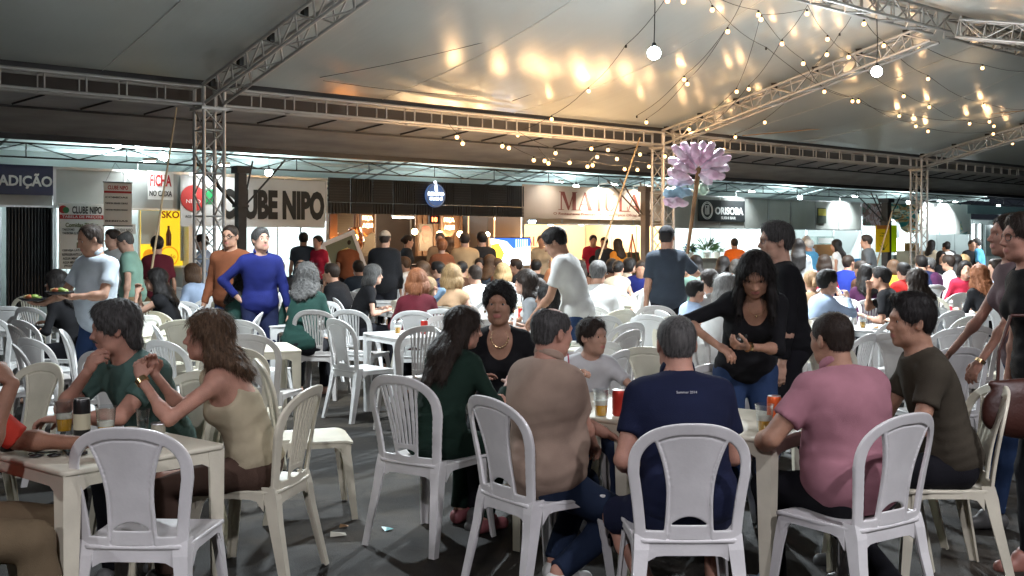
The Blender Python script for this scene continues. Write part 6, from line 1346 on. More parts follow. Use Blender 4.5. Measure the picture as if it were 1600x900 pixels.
SEATED = [  # px, head-top row, heading, kind, hair, hair colour, top, sleeve, tone, label, options
 (88, 430, 82, 'w', 'long', 'black', 'black', 1.9, 'l', 'woman with long black hair and black jacket near the black curtain', dict(extra=('glasses',))),
 (243, 427, 95, 'w', 'long', 'black', 'black', 0.1, 'l', 'woman with glasses and large earring resting her chin on clasped hands', dict(extra=('glasses', 'earring'), lh=(-.05, .33, 1.02), rh=(.03, .33, 1.03), lhint=(-.35, .3, .5), rhint=(.35, .3, .5), hd=(0, 8, 0))),
 (385, 428, -60, 'w', 'curlylong', 'black', 'dgreen', 1.9, 'm', 'woman with long curly black hair and green blouse, left of centre', dict(extra=('glasses',))),
 (478, 420, -5, 'w', 'curlylong', 'grey', 'dgreen', 1.9, 'l', 'woman with grey curly hair and dark green sweater, back to the viewer', dict(Y=10.75, fat=1.15)),
 (520, 418, 70, 'm', 'short', 'dark', 'black', .6, 'm', 'man in a black shirt leaning his cheek on his hand', dict(rh=(.05, .30, 1.04), rhint=(.35, .3, .5), fat=1.1)),
 (436, 412, 10, 'm', 'short', 'black', 'black', .6, 'd', 'man with dark hair behind the man in the bright blue shirt', dict(Y=12.6)),
 (470, 410, 180, 'm', 'thin', 'grey', 'slate', .6, 'l', 'bald grey man behind the woman in the green sweater', dict(Y=13)),
 (583, 420, -70, 'w', 'bob', 'grey', 'black', .5, 'l', 'laughing woman with ash-blond bob and black blouse', dict()),
 (632, 406, 75, 'm', 'short', 'brown', 'white', .5, 'm', 'man in a white shirt with a brown strap', dict(Y=14.5)),
 (652, 428, 0, 'w', 'bob', 'auburn', 'maroon', 1.9, 'l', 'woman in a maroon top with short reddish hair, seen from behind', dict(Y=11.2)),
 (671, 439, -60, 'g', 'longdown', 'blond', 'denim', 1.5, 'l', 'small girl in a denim jacket and pink trousers, hand on her head', dict(s=.80, child=True, bottom='pink', Y=10.3, rh=(.05, .12, 1.08), rhint=(.6, .1, .9), zt=1.1)),
 (660, 414, 75, 'w', 'wavy', 'brown', 'cream', .5, 'l', 'woman with brown parted hair behind the reddish-haired woman', dict(Y=13.6)),
 (684, 414, 70, 'm', 'short', 'black', 'navy', .7, 'm', 'man in navy facing left among the guests in the middle', dict(Y=13)),
 (706, 421, -12, 'w', 'bob', 'blond', 'tan', .1, 'l', 'woman in a tan ribbed top with streaked tied hair, back turned', dict(Y=11.4, hair2=True)),
 (698, 408, 20, 'm', 'thin', 'grey', 'blue', .6, 'l', 'grey-haired man seen behind the woman in the tan top', dict(Y=15.5)),
 (722, 413, -20, 'w', 'bun', 'black', 'brown', .6, 'm', 'woman with black hair tied by a pale flower', dict(Y=13.8)),
 (742, 420, 30, 'm', 'buzz', 'dark', 'white', .6, 'm', 'man in a white shirt right of the woman in the tan top', dict(Y=13)),
 (786, 417, -10, 'w', 'bob', 'blond', 'white', .6, 'l', 'woman with a golden blond bob and white blouse', dict(Y=12.5)),
 (806, 409, 80, 'm', 'short', 'dark', 'slate', 1.9, 'm', 'bearded man in a slate jacket facing left', dict(Y=13.6, beard='dark')),
 (776, 408, 60, 'm', 'short', 'brown', 'rust', .6, 'm', 'man with reddish brown hair beyond the bearded man', dict(Y=15)),
 (838, 410, -15, 'm', 'short', 'black', 'black', .8, 'm', 'man with black hair and black shirt in front of the cream counter', dict(Y=14.4)),
 (861, 424, 10, 'g', 'bob', 'auburn', 'lblue', .7, 'l', 'small child with auburn hair and a pale blue top', dict(s=.75, child=True, Y=13)),
 (839, 440, 30, 'b', 'short', 'dark', 'white', .7, 'm', 'small boy in front of the long-haired girl', dict(s=.75, child=True, Y=10.4)),
 (854, 452, 75, 'g', 'long', 'black', 'white', .7, 'm', 'girl with long black hair facing left beside the standing man in white', dict(s=.84, child=True, Y=8.6)),
 (933, 402, -15, 'm', 'short', 'grey', 'white', .7, 'm', 'large man in a white shirt with grey hair, back to the viewer', dict(Y=11.6, fat=1.2)),
 (956, 409, 20, 'w', 'bob2', 'black', 'brown', .6, 'm', 'woman with dark bob beyond the large man in white', dict(Y=14)),
 (966, 412, -20, 'w', 'bun', 'black', 'cream', .1, 'l', 'woman in a cream top with her hair in a black bun', dict(Y=12.4)),
 (984, 408, -75, 'w', 'bob2', 'black', 'cream', .3, 'l', 'woman with short black hair in profile facing right', dict(Y=12.8)),
 (1001, 411, 175, 'm', 'buzz', 'dark', 'cobalt', .7, 'm', 'man in a cobalt shirt looking down', dict(Y=13.6, hd=(0, -20, 0))),
 (1020, 421, 20, 'w', 'longdown', 'hlong', 'white', 1.6, 'l', 'woman in a white blouse with long honey-coloured hair down her back', dict(Y=10.6)),
 (1053, 418, -72, 'm', 'short', 'silver', 'cream', 1.8, 'm', 'silver-haired man in glasses and beige jacket facing right', dict(Y=11.3, extra=('glasses',), fat=1.15)),
 (1089, 444, -72, 'b', 'short', 'black', 'lblue', .7, 'l', 'boy in a pale blue shirt facing right, below the silver-haired man', dict(s=.80, child=True, Y=9.9)),
 (1088, 404, 20, 'w', 'long', 'black', 'black', 1.7, 'm', 'woman in black behind the man holding the cotton candy', dict(Y=14)),
 (1130, 406, -30, 'w', 'curlylong', 'black', 'cream', .8, 'm', 'woman with a red flower in her curly black hair', dict(Y=13.5)),
 (1150, 410, 10, 'w', 'bob2', 'grey', 'lgrey', .8, 'l', 'grey-haired woman right of the woman with the red flower', dict(Y=12.6)),
 (1136, 438, -60, 'w', 'bob', 'silver', 'white', 1.5, 'l', 'white-haired woman in a patterned white top below the flower', dict(Y=10.2)),
 (1268, 428, 0, 'g', 'pony', 'hlong', 'tan', .7, 'l', 'girl with a long light brown ponytail', dict(s=.88, child=True, Y=10.8)),
 (1293, 428, -75, 'b', 'short', 'black', 'lblue', 1.9, 'l', 'boy in a light blue shirt drinking with hand at his mouth', dict(s=.88, child=True, Y=9.6, rh=(.02, .30, 1.02), rhint=(.4, .3, .6))),
 (1325, 403, -60, 'm', 'buzz', 'dark', 'blue', .1, 'm', 'muscular man in a blue sleeveless shirt looking up to the right', dict(Y=12.8, hd=(0, 12, 0), fat=1.1)),
 (1345, 413, 30, 'm', 'short', 'dark', 'brown', .6, 'm', 'man half hidden by the black-haired woman, right side', dict(Y=13.4)),
 (1353, 420, -10, 'w', 'long', 'black', 'purple', .6, 'm', 'woman with long black hair and a purple top', dict(Y=11.6)),
 (1377, 424, 60, 'm', 'short', 'black', 'black', .7, 'm', 'man in black with hand at his face left of the man in red', dict(Y=10.8, rh=(.05, .30, 1.02), rhint=(.35, .3, .5))),
 (1396, 411, 5, 'w', 'bob2', 'brown', 'yellow', .6, 'm', 'person in an amber yellow shirt, back to the viewer', dict(Y=14.2)),
 (1414, 416, 15, 'm', 'short', 'black', 'red', .8, 'm', 'broad man in a red shirt, back to the viewer', dict(Y=10.4, fat=1.2)),
 (1440, 404, 5, 'm', 'short', 'black', 'navy', .8, 'm', 'man in navy beyond the grey-haired man in purple', dict(Y=14.2)),
 (1458, 406, 72, 'm', 'short', 'grey', 'purple', .6, 'm', 'grey-haired man in a purple polo leaning over his table', dict(Y=12.0, lean=16, extra=('glasses',), fat=1.15)),
 (1508, 413, 170, 'w', 'bob2', 'black', 'crimson', 1.2, 'l', 'woman in a crimson top with necklace facing the viewer', dict(Y=10.6)),
 (1530, 421, 15, 'w', 'curlylong', 'auburn', 'black', 1.7, 'l', 'woman with curly auburn hair and black lace, back turned', dict(Y=9.4)),
 (1506, 398, 10, 'w', 'bob', 'blond', 'lblue', .6, 'l', 'blond woman in pale blue beyond the crimson top', dict(Y=14.6)),
 (1470, 377, 190, 'w', 'long', 'black', 'black', .7, 'l', 'woman in black facing the viewer far at the right', dict(Y=24, zt=1.5)),
 (1560, 398, 90, 'm', 'short', 'dark', 'lblue', .6, 'l', 'man in pale blue behind the two walking women', dict(Y=13)),
 (1495, 392, 0, 'w', 'long', 'black', 'slate', .7, 'm', 'woman with dark hair far right below the flood-lit banner', dict(Y=19)),
 (1180, 404, 160, 'm', 'short', 'dark', 'white', .7, 'm', 'man in white glimpsed left of the walking man', dict(Y=15)),
 (905, 412, 40, 'w', 'bob', 'dark', 'brown', .7, 'm', 'woman in brown behind the standing man in white', dict(Y=13.6)),
 (750, 408, 170, 'm', 'short', 'dark', 'slate', .7, 'm', 'man facing the viewer left of the blond bob', dict(Y=15.6)),
 (610, 410, 20, 'w', 'long', 'dark', 'black', .7, 'm', 'woman with long dark hair at the foot of the dark counter', dict(Y=15)),
 (600, 404, 30, 'm', 'short', 'dark', 'rust', .7, 'm', 'man in rust among the farthest guests left of the strapped white shirt', dict()),
 (765, 402, -20, 'w', 'long', 'brown', 'slate', .7, 'l', 'woman with brown hair seated below the television', dict()),
 (822, 430, 80, 'w', 'wavy', 'dark', 'lgrey', .7, 'l', 'woman in pale grey facing left below the television edge', dict()),
 (1072, 410, 150, 'm', 'short', 'dark', 'mint', .7, 'm', 'man in mint green facing the viewer below the cotton candy', dict()),
 (1108, 428, 30, 'w', 'bun', 'dark', 'white', .7, 'l', 'woman in white with a bun right of the cotton candy seller', dict()),
 (1232, 404, 20, 'm', 'buzz', 'grey', 'teal', .7, 'l', 'grey-haired man in teal right of the walking man in black', dict()),
 (1288, 402, -40, 'w', 'bob', 'dark', 'crimson', .7, 'l', 'woman in crimson with a dark bob at the blue counter', dict()),
 (1432, 428, 30, 'w', 'wavy', 'dark', 'lgrey', .7, 'l', 'woman in pale grey right of the broad man in red', dict()),
 (1484, 402, 40, 'm', 'short', 'dark', 'white', .7, 'm', 'man in white among the farthest guests at right', dict()),
 (300, 418, 60, 'w', 'bob', 'brown', 'lblue', .7, 'l', 'woman in light blue seated left of the truss column foot', dict()),
 (560, 412, 20, 'm', 'short', 'dark', 'slate', .7, 'm', 'man in slate grey seated below the tilted menu stand', dict()),
]
STAND = [  # px, head-top row, Y, heading, kind, hair, colour, top, sleeve, tone, trousers, label, options
 (157, 347, 8.6, 150, 'm', 'receding', 'dark', 'lshirt', .65, 'm', 'jeans', 'man in a pale blue shirt carrying two plates of food', dict(lh=(-.12, .38, 1.12), rh=(.22, .36, 1.06), ldir=(-.1, 1, 0), rdir=(.1, 1, 0), lnrm=(0, 0, 1), rnrm=(0, 0, 1), lhint=(-.5, -.1, .9), rhint=(.5, -.1, .9), hd=(-20, -16, 0), neckl='polo', belly=.05, fat=1.1)),
 (364, 350, 11.2, 170, 'm', 'buzz', 'dark', 'rust', 1.9, 'm', 'jeans', 'man in a rust sweater and glasses beside the truss column', dict(extra=('glasses',), fat=1.15, lh=(-.26, .05, .86), rh=(.28, .1, .88), belly=.03)),
 (406, 355, 10.6, 200, 'm', 'short', 'salt', 'cobalt', 1.8, 'l', 'navy', 'man in a bright cobalt shirt, one hand on his hip, looking up', dict(hd=(20, 8, 0), rh=(.20, .02, .98), rhint=(.75, -.05, 1.15), lh=(-.27, .08, .84), lhint=(-.5, -.3, 1.0), fat=1.04, neckl='polo')),
 (184, 357, 13.5, 140, 'm', 'short', 'dark', 'white', .6, 'l', 'navy', 'man in white behind the man carrying plates', dict()),
 (208, 366, 12.6, 100, 'm', 'thin', 'grey', 'mint', .6, 'l', 'khaki', 'balding man in glasses and mint shirt looking down', dict(extra=('glasses',), s=.97, fat=1.1, hd=(0, -18, 0))),
 (246, 372, 13.2, 20, 'w', 'bun', 'black', 'maroon', .8, 'm', 'khaki', 'person in a maroon shirt at the yellow fridge', dict(s=.94)),
 (322, 368, 16, 90, 'm', 'short', 'dark', 'lblue', .6, 'l', 'navy', 'man in pale blue behind the truss column', dict(s=.96)),
 (474, 362, 19, 10, 'm', 'short', 'black', 'slate', .6, 'm', 'navy', 'man in a slate shirt talking to the woman in red', dict()),
 (500, 370, 19, 150, 'w', 'bun', 'black', 'crimson', .6, 'l', 'black', 'woman in a red dress and black shrug beside the slate shirt', dict(s=.96)),
 (600, 359, 15.2, -5, 'm', 'buzz', 'dark', 'black', 1.9, 'm', 'black', 'broad man in a black jacket and beige cap at the dark booth', dict(cap=('beige_cap', (.48, .36, .26)), fat=1.2)),
 (632, 366, 20, -70, 'w', 'bun', 'dark', 'slate', 1.0, 'l', 'black', 'woman serving at the dark booth, in profile', dict(s=.97)),
 (691, 376, 16.8, 10, 'w', 'curlyshort', 'auburn', 'rust', .7, 'l', 'jeans', 'person in a rust top with auburn hair at the dark counter', dict(s=.92, rh=(.3, .3, 1.1), lh=(-.3, .3, 1.1))),
 (688, 362, 19.5, 180, 'm', 'short', 'grey', 'tan', .8, 'l', 'black', 'man behind the dark counter under the pendant bulb', dict()),
 (727, 362, 17, 10, 'm', 'short', 'dark', 'khaki', .7, 'm', 'khaki', 'man in a khaki T-shirt queueing at the dark booth', dict()),
 (755, 361, 17.4, 20, 'm', 'short', 'black', 'black', .6, 'm', 'black', 'man in a black T-shirt beside the television', dict()),
 (705, 372, 17.6, 60, 'w', 'wavy', 'brown', 'tan', .6, 'l', 'black', 'woman between the rust top and the khaki T-shirt', dict(s=.94)),
 (545, 372, 20, 30, 'm', 'short', 'dark', 'rust', .6, 'l', 'black', 'person in rust behind the tilted menu stand', dict(s=.95)),
 (845, 372, 21.6, 185, 'w', 'bun', 'brown', 'cream', .6, 'l', 'black', 'woman in cream behind the cream counter', dict(s=.97)),
 (926, 369, 23.5, 185, 'm', 'short', 'black', 'crimson', .7, 'm', 'black', 'attendant in crimson with a black apron in the cream booth', dict(s=.98, apron=True)),
 (946, 377, 23.2, 150, 'm', 'short', 'black', 'slate', .7, 'm', 'black', 'attendant in dark grey in the cream booth', dict(s=.95)),
 (968, 379, 21, 30, 'w', 'long', 'dark', 'amber', .7, 'l', 'black', 'woman with long dark hair and orange top at the cream booth', dict(s=.93)),
 (903, 366, 8.9, 70, 'm', 'short', 'black', 'white', .65, 'm', 'jeans', 'man in a white T-shirt bending over a table in the middle', dict(lean=6, slouch=14, hd=(6, -26, 0), lh=(-.1, .36, .92), rh=(.1, .38, .92), fat=1.0, s=.985)),
 (1044, 351, 11.4, 12, 'm', 'buzz', 'black', 'slate', .8, 'm', 'black', 'man in a dark shirt and black cap carrying the cotton candy pole', dict(cap=('black_cap', (.012, .012, .014)), fat=1.15, rh=(.24, .30, 1.28), rhint=(.6, 0, 1.0), hd=(-30, 0, 0))),
 (1149, 371, 22, 5, 'm', 'buzz', 'dark', 'orange', .7, 'm', 'navy', 'man in an orange polo at the sushi counter', dict(fat=1.1)),
 (1248, 376, 16, -15, 'w', 'longdown', 'black', 'lgrey', .8, 'l', 'black', 'woman in pale grey with long black hair by the blue counter', dict(s=.92)),
 (1259, 371, 24, 180, 'w', 'net', 'grey', 'lblue', .7, 'l', 'black', 'cook in a hair net, further from the viewer', dict(s=.97)),
 (1267, 380, 21, 20, 'w', 'net', 'grey', 'sky', .7, 'l', 'black', 'cook in a hair net and sky blue top', dict(s=.92)),
 (1312, 377, 20, 60, 'w', 'longdown', 'black', 'white', .1, 'm', 'black', 'young woman in a white top with very long black hair', dict(s=.92)),
 (1360, 366, 19, 70, 'm', 'short', 'dark', 'grey', .7, 'm', 'grey', 'man in a grey shirt walking before the blue counter', dict()),
 (1453, 377, 26, -60, 'w', 'long', 'black', 'cream', .6, 'l', 'black', 'woman with long black hair behind the right truss column', dict(s=.92)),
 (1480, 381, 27, 160, 'm', 'short', 'dark', 'grey', .7, 'm', 'black', 'man in grey at the far stall under the bright banner', dict(s=.9)),
 (1491, 382, 25, 40, 'm', 'short', 'black', 'white', 1.9, 'm', 'black', 'waiter in a white shirt bending over far right', dict(s=.9, lean=18)),
 (1531, 374, 24, 60, 'm', 'short', 'grey', 'sky', .8, 'l', 'navy', 'person in blue before the upright light tubes', dict(s=.94)),
 (1516, 381, 24, 190, 'm', 'buzz', 'dark', 'black', .8, 'm', 'black', 'man in black facing the viewer at the far right', dict(s=.92)),
]
CW['lshirt'] = (.56, .63, .70)
BOT = dict(jeans=('jeans_mid', (.025, .05, .125)), navy=('c_navy', CW['navy']), black=('black_trousers', (.010, .010, .014)), khaki=('c_khaki', CW['khaki']), grey=('c_grey', CW['grey']), pink=('c_pink', CW['pink']))
CAT = dict(w='woman', m='man', g='girl', b='boy')
def lod_for(Y): return 1 if Y < 13.0 else 2
OCC = []
for (px, yt, hd, k, hair, hc, tp, sl, tone, lb, o) in SEATED:
    o = dict(o); zt = o.pop('zt', None); Ym = o.pop('Y', None); Y = Ym if (Ym and (o.get('child') or zt or px in (478, 706, 933, 1497, 1560))) else min(537 / (yt - HOR), 17.0); hh = o.pop('hd', (0, 0, 0)); o.pop('hair2', 0)
    zt2 = z_of(yt, Y); s = o.pop('s', None)
    if s is None: s = min(1.06, max(.90, 1 + (zt2 - 1.235) / .80))
    elif not o.get('child'): pass
    sh = .43
    if o.get('child'): sh = min(.60, max(.42, zt2 - (.845 * s)))
    bt_ = BOT[o.pop('bottom', 'black')]; x = X_of(px, Y)
    if not o.get('child'): o.setdefault('lean', 12); o.setdefault('slouch', 12)
    else: Y *= 1.06; x = X_of(px, Y); zt2 = z_of(yt, Y); sh = min(.60, max(.42, zt2 - (.845 * s)))
    fw = np.array([-math.sin(R(hd)), math.cos(R(hd))])
    off = .16 if not o.get('child') else .10
    cx, cy = x - fw[0] * off, Y - fw[1] * off
    Pn = person(lb, CAT[k], (cx, cy), hd, lod_for(Y), s=s, fem=k in 'wg', tone=tone, hair=hair, hc=hc, top=C(tp), sleeve=sl, bottom=bt_, head=hh, seat_h=sh, group=GP, shoe=None, legs=Y < 13, **o)
    OCC.append((cx, cy, hd, lb, 'seat'))
for (px, yt, Y, hd, k, hair, hc, tp, sl, tone, bt, lb, o) in STAND:
    o = dict(o); hh = o.pop('hd', (0, 0, 0)); ap = o.pop('apron', False); s = o.pop('s', 1.0); zt = z_of(yt, Y)
    if not o.get('lean') and s == 1.0: s = max(.93, min(1.07, zt / 1.735))
    x = X_of(px, Y)
    root, J = person(lb, CAT[k], (x, Y), hd, lod_for(Y), 'stand', s=s, fem=k in 'wg', tone=tone, hair=hair, hc=hc, top=C(tp), sleeve=sl, bottom=BOT[bt], head=hh, group=GS, lean=o.pop('lean', 2), slouch=o.pop('slouch', 5), shoe=('dark', (.03, .03, .03)), **o)
    P[lb] = (root, J); OCC.append((x, Y, hd, lb, 'stand'))
    if ap:
        v, f = sculpt([Ell(J['chest'] + (0, .06, -.12), (.11, .08, .2), None, .03)], .02); link('apron', mesh_np('apron', v, f, (cloth('c_black', CW['black']),)), root)
# plates carried by the man in pale blue
root, J = P['man in a pale blue shirt carrying two plates of food']; Mw = Matrix.Translation(root.location) @ Matrix.Rotation(root.rotation_euler.z, 4, 'Z')
for W_, lb in ((J['lW'], 'black plate of food in the left hand of the man in pale blue'), (J['rW'], 'black plate of food in the right hand of the man in pale blue')):
    p = Mw @ Vector((W_[0], W_[1] + .09, W_[2] + .03)); t = empty('plate', p, 0, lb, 'plate', 'plates being carried')
    MB().lathe([(.001, 0), (.07, 0), (.105, .018), (.108, .018), (.07, -.006), (.001, -.006)], 20, cap=False).build('plate_dish', BLK, t)
    for i in range(7): a_ = i * .9; MB().lathe([(.001, .035), (.028, .028), (.036, .010), (.030, .002)], 9, (.035 * math.cos(a_), .035 * math.sin(a_), .002 * i), False).build('food_piece', mat('food_green' if i % 3 == 0 else 'food_cream' if i % 3 == 1 else 'food_red', ((.18, .26, .04), (.55, .45, .22), (.35, .10, .03))[i % 3], .6), t)
# cotton candy pole
Y = 10.9; base = Vector((X_of(1074, Y), Y, z_of(378, Y))); topv = Vector((X_of(1092, Y), Y, z_of(262, Y)))
t = empty('cotton_candy_stand', base, 0, 'wooden pole full of bagged pink and blue cotton candy', 'cotton candy')
MB().tube((0, 0, -.12), topv - base, .017, .026, 10).build('pole', mat('pole_wood', (.34, .17, .07), .55, noise=.4, nscale=14, stretch=(1, 1, .2)), t)
PINKC = [mat('candy_pink', (.88, .46, .66), .35, noise=.25, nscale=9, bump=.8, bscale=26, col2=(.92, .74, .84)), mat('candy_lilac', (.84, .62, .78), .35, noise=.25, nscale=9, bump=.8, bscale=26, col2=(.9, .78, .88))]; BLUEC = mat('candy_blue', (.42, .64, .80), .35, noise=.25, nscale=9, bump=.8, bscale=26)
def candy(q0, q1, r, m):
    q0, q1 = np.array(q0, float), np.array(q1, float)
    v, f = sculpt([Cap(q0, q0 * .4 + q1 * .6, r * .55, r, .03), Cap(q0 * .4 + q1 * .6, q1, r, r * .82, .03)], .011, disp=lambda p: .007 * wav(p, 45, r * 90) + .003 * wav(p, 110, 2)); link('candy_bag', mesh_np('candy_bag', v, f, (m,)), t)
tv = np.array(topv - base)
def pxo(px, py, dy=0): return np.array([X_of(px, Y), Y + dy, z_of(py, Y)]) - np.array(base)
for k, (x0, y0, x1, y1, dy) in enumerate(((1084, 262, 1054, 232, -.03), (1088, 260, 1069, 226, .05), (1090, 258, 1083, 228, -.05), (1092, 258, 1100, 226, .06), (1094, 258, 1112, 228, -.03), (1096, 260, 1128, 236, .05), (1098, 262, 1136, 248, -.05), (1098, 266, 1136, 262, .05), (1096, 270, 1126, 276, -.06), (1082, 266, 1050, 250, .07), (1084, 268, 1056, 262, -.07), (1092, 272, 1110, 284, .03))):
    candy(pxo(x0, y0), pxo(x1, y1, dy), .046, PINKC[k % 2])
candy(pxo(1078, 278), pxo(1046, 270, -.1), .05, PINKC[0]); candy(pxo(1080, 284), pxo(1050, 282, .1), .05, PINKC[1])
candy(pxo(1082, 300, .05), pxo(1042, 302, -.05), .06, BLUEC); candy(pxo(1074, 298, .05), pxo(1052, 310, .1), .055, BLUEC); candy(pxo(1072, 318), pxo(1040, 316, -.1), .05, PINKC[0]); candy(pxo(1096, 290), pxo(1104, 298, .1), .05, mat('candy_green', (.40, .55, .42), .35, bump=.8, bscale=26))
# ---- chairs under the seated guests, tables before them, empty chairs
def near(L, x, y, d): return any((q[0] - x) ** 2 + (q[1] - y) ** 2 < d * d for q in L)
CPOS = [(c[0].location.x, c[0].location.y) for c in CHAIRS]; TPOS = [(t_[0].location.x, t_[0].location.y) for t_ in TABLES]
KC = ['white', 'white', 'white', 'grey', 'white', 'cream', 'white', 'worn']
for i, (x, y, hd, lb, kind) in enumerate(OCC):
    if kind == 'seat' and not near(CPOS, x, y, .38):
        chair(x, y, hd, 'slat' if i % 3 == 1 else 'panel', KC[i % 8], ' '.join(('white chair holding the ' + lb.replace(',', '')).split()[:16])); CPOS.append((x, y))
EMPTY = [  # px, back-top row, heading, kind, colour: empty chairs picked out of the photograph
 (75, 488, 0, 'panel', 'white'), (100, 514, -70, 'panel', 'white'), (22, 507, -50, 'slat', 'grey'), (28, 537, -60, 'panel', 'white'), (68, 567, 150, 'panel', 'cream'), (12, 478, 10, 'panel', 'white'), (48, 461, 20, 'slat', 'cream'), (44, 479, -20, 'slat', 'white'),
 (232, 471, 20, 'slat', 'cream'), (246, 486, -40, 'panel', 'cream'), (228, 492, 60, 'panel', 'white'), (282, 470, 10, 'slat', 'white'), (272, 448, 0, 'panel', 'white'), (306, 447, 20, 'slat', 'white'), (330, 466, 30, 'panel', 'white'), (328, 482, -50, 'panel', 'white'), (374, 499, -20, 'panel', 'white'), (388, 521, -12, 'panel', 'grey'), (245, 507, -70, 'panel', 'white'),
 (552, 484, 0, 'slat', 'white'), (620, 469, -60, 'panel', 'cream'), (640, 462, 20, 'slat', 'grey'), (688, 482, 5, 'slat', 'white'), (696, 492, -15, 'slat', 'grey'), (720, 474, 10, 'panel', 'grey'), (812, 452, 15, 'slat', 'white'), (742, 440, 0, 'slat', 'white'), (872, 470, 50, 'panel', 'white'), (885, 486, 40, 'panel', 'white'), (850, 492, 70, 'panel', 'white'),
 (965, 456, 20, 'panel', 'cream'), (968, 477, 5, 'panel', 'grey'), (1024, 477, -8, 'panel', 'grey'), (985, 503, 40, 'panel', 'white'), (985, 515, 55, 'panel', 'grey'), (968, 546, 60, 'panel', 'white'), (1012, 541, -20, 'panel', 'cream'), (1062, 466, 60, 'slat', 'white'), (1122, 566, 10, 'panel', 'white'), (905, 478, 20, 'panel', 'white'), (945, 470, -60, 'slat', 'white'), (940, 492, 10, 'panel', 'white'),
 (1268, 475, -10, 'slat', 'white'), (1310, 482, 10, 'panel', 'grey'), (1333, 456, 30, 'panel', 'white'), (1300, 512, 10, 'slat', 'grey'), (1295, 538, 10, 'panel', 'cream'), (1345, 478, 60, 'slat', 'cream'), (1465, 480, 30, 'panel', 'white'), (1490, 512, 20, 'panel', 'white'), (1478, 445, 40, 'slat', 'white'), (1500, 457, 30, 'panel', 'white'), (1452, 462, -40, 'slat', 'cream'), (1500, 541, 10, 'panel', 'worn'), (1520, 508, 0, 'panel', 'grey'), (1538, 480, 50, 'panel', 'white'), (1470, 590, 60, 'slat', 'cream'),
 (1262, 500, 90, 'slat', 'cream'), (1280, 450, 60, 'slat', 'white'), (1180, 452, 10, 'slat', 'white'), (1120, 462, 0, 'panel', 'white'), (1010, 452, 20, 'slat', 'white'), (920, 448, 10, 'slat', 'white'), (860, 446, 0, 'slat', 'white'), (790, 446, 10, 'panel', 'white'), (150, 462, 0, 'slat', 'white'), (120, 470, 30, 'panel', 'white'), (185, 478, 10, 'panel', 'white'), (1560, 470, 0, 'panel', 'white'), (1405, 500, 20, 'slat', 'white'),
]
for i, (px, yt, hd, kind, col) in enumerate(EMPTY):
    Y = F * (EYE - .885) / (yt - HOR); x = X_of(px, Y); fw = (-math.sin(R(hd)), math.cos(R(hd))); cx, cy = x + fw[0] * .28, Y + fw[1] * .28
    if near(CPOS, cx, cy, .30): continue
    chair(cx, cy, hd, kind, col); CPOS.append((cx, cy))
for (x, y, hd, lb, kind) in OCC:
    if kind != 'seat': continue
    tx, ty = x - math.sin(R(hd)) * .62, y + math.cos(R(hd)) * .62
    if y < 7.5 or near(TPOS, tx, ty, 1.05) or near(CPOS, tx, ty, .42): continue
    table(tx, ty, rnd.uniform(-20, 20) + hd); TPOS.append((tx, ty))
fill = []
for iy in range(8):
    for ix in range(-6, 16):
        a_ = 8.0 + ix * 2.1 + rnd.uniform(-.3, .3); b_ = 6.0 + iy * 1.75 + rnd.uniform(-.3, .3); x, y = ab(a_ - 4, b_)
        if y < 7.6 or abs((x / y) * F) > 860 or b_ > 16.4: continue
        px = 800 + x / y * F
        if (px > 395 and px < 720 and y < 10.8) or near(TPOS, x, y, 1.25): continue
        if px < 330 and b_ > 12.2: continue
        fill.append((x, y)); table(x, y, rnd.uniform(-35, 35), rnd.choice(['white', 'white', 'cream'])); TPOS.append((x, y))
for (x, y) in list(TPOS):
    if y < 7.4: continue
    base = rnd.uniform(0, 90)
    for k in range(4):
        th = R(base + k * 90); cx, cy = x + math.cos(th) * .66, y + math.sin(th) * .66; px = 800 + cx / cy * F
        if len(CHAIRS) > 230 or near(CPOS, cx, cy, .62) or near([(q[0], q[1]) for q in OCC], cx, cy, .5) or near([q for q in TPOS if q != (x, y)], cx, cy, .6) or abs(px - 800) > 850: continue
        if 395 < px < 700 and cy < 10.6: continue
        chair(cx, cy, math.degrees(th) + 90 + rnd.uniform(-14, 14), rnd.choice(['panel', 'slat']), rnd.choice(['white', 'white', 'white', 'cream', 'grey'])); CPOS.append((cx, cy))
def region(px0, px1, Y0, Y1, n, tries=900):
    c = 0
    for _ in range(tries):
        if c >= n: break
        y = Y0 + (Y1 - Y0) * rnd.random() ** .8; x = X_of(rnd.uniform(px0, px1), y)
        if near(CPOS, x, y, .56) or near([(q[0], q[1]) for q in OCC], x, y, .48) or near(TPOS, x, y, .50): continue
        tq = min(TPOS, key=lambda q: (q[0] - x) ** 2 + (q[1] - y) ** 2); f_ = math.degrees(math.atan2(-(tq[0] - x), tq[1] - y))
        chair(x, y, f_ + rnd.uniform(-25, 25), rnd.choice(['panel', 'slat', 'panel']), rnd.choice(['white', 'white', 'white', 'cream', 'grey'])); CPOS.append((x, y)); c += 1
region(-20, 415, 6.7, 12.5, 34); region(880, 1110, 7.0, 12, 18); region(1235, 1620, 6.8, 13, 30); region(640, 860, 8.6, 12.5, 12)
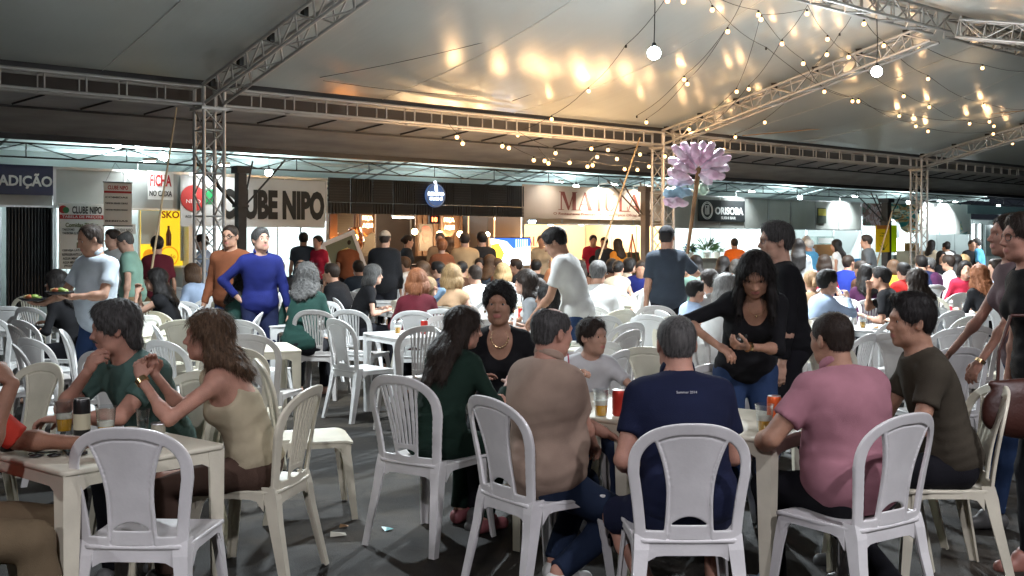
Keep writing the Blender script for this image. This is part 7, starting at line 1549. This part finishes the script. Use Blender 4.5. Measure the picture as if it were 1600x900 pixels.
# things on some of the tables behind
k = 0
for (x, y) in TPOS:
    if 7.4 < y < 15 and near([(q[0], q[1]) for q in OCC if q[4] == 'seat'], x, y, 1.0):
        who = min((q for q in OCC if q[4] == 'seat'), key=lambda q: (q[0] - x) ** 2 + (q[1] - y) ** 2)[3]; who = ' '.join(who.split()[:9])
        if k % 2 == 0: can(x + .1, y - .1, .721, 'drink can on the table of the ' + who, ((.5, .03, .02), (.5, .5, .5), (.05, .25, .1))[k % 3])
        if k % 3 != 1: cup(x - .14, y - .05, .721, 'cup on the table of the ' + who, .5)
        if k % 3 == 0:
            t = empty('paper_plate', (x - .05, y - .2, .721), 0, 'white plate on the table of the ' + who, 'plate', 'plates on the tables'); MB().lathe([(.001, .002), (.06, .002), (.085, .012), (.088, .012), (.06, 0), (.001, 0)], 16, cap=False).build('plate_dish', INKW, t); MB().lathe([(.001, .03), (.03, .02), (.045, .003)], 9, cap=False).build('food', mat('snack_brown', (.3, .16, .05), .8), t)
        if k % 4 == 2:
            t = empty('paper_napkins', (x + .12, y + .1, .721), R(25 * k), 'stack of white napkins on the table of the ' + who, 'napkins', 'napkins on the tables'); MB().box(-.06, .06, -.06, .06, 0, .02).build('napkin_stack', mat('napkin', (.75, .74, .7), .9), t)
        k += 1
# ---- labels for what is still unlabelled: say what stands nearest
anchors = [(q[0], q[1], q[3]) for q in OCC] + [(P_[0].location.x, P_[0].location.y, P_[0]['label']) for P_ in (P[k] for k in ('navy', 'beige', 'pink', 'youth', 'chin', 'cream', 'red', 'green', 'curly', 'boy', 'stand', 'suit', 'blackT', 'mauve'))]
seen = {}
CN = dict(white='white', grey='greyish', cream='cream-tinted', worn='worn white')
def short(l): return ' '.join(l.replace(',', '').split()[:8])
def rel(x, y, q):
    dx, dy = (x / y - q[0] / q[1]) * q[1], y - q[1]
    return ('right of' if dx > 0 else 'left of') if abs(dx) > abs(dy) * .7 else ('behind' if dy > 0 else 'in front of')
for (o, kind) in [(c[0], 'empty %s %s-back chair' % (CN[c[2]], c[1])) for c in CHAIRS if not c[3]] + [(t_[0], 'white plastic table') for t_ in TABLES if not t_[1]]:
    x, y = o.location.x, o.location.y; best = None
    for n, q in enumerate(sorted(anchors, key=lambda q: (q[0] - x) ** 2 + (q[1] - y) ** 2)[:9]):
        for adv in ('',) if n < 8 else ('', ' again'):
            l = '%s %s the %s' % (kind, rel(x, y, q), short(q[2]))
            if l not in seen: best = l; break
        if best: break
    if best is None: o['label'] = 'white plastic ' + o['category'] + ' among the crowded middle rows'; o['group'] = 'white ' + o['category'] + 's crowded in the middle rows'
    else: seen[best] = 1; o['label'] = best

for o in COL.objects:
    l = o.get('label')
    if l and len(l.split()) > 16: o['label'] = ' '.join(l.split()[:16])
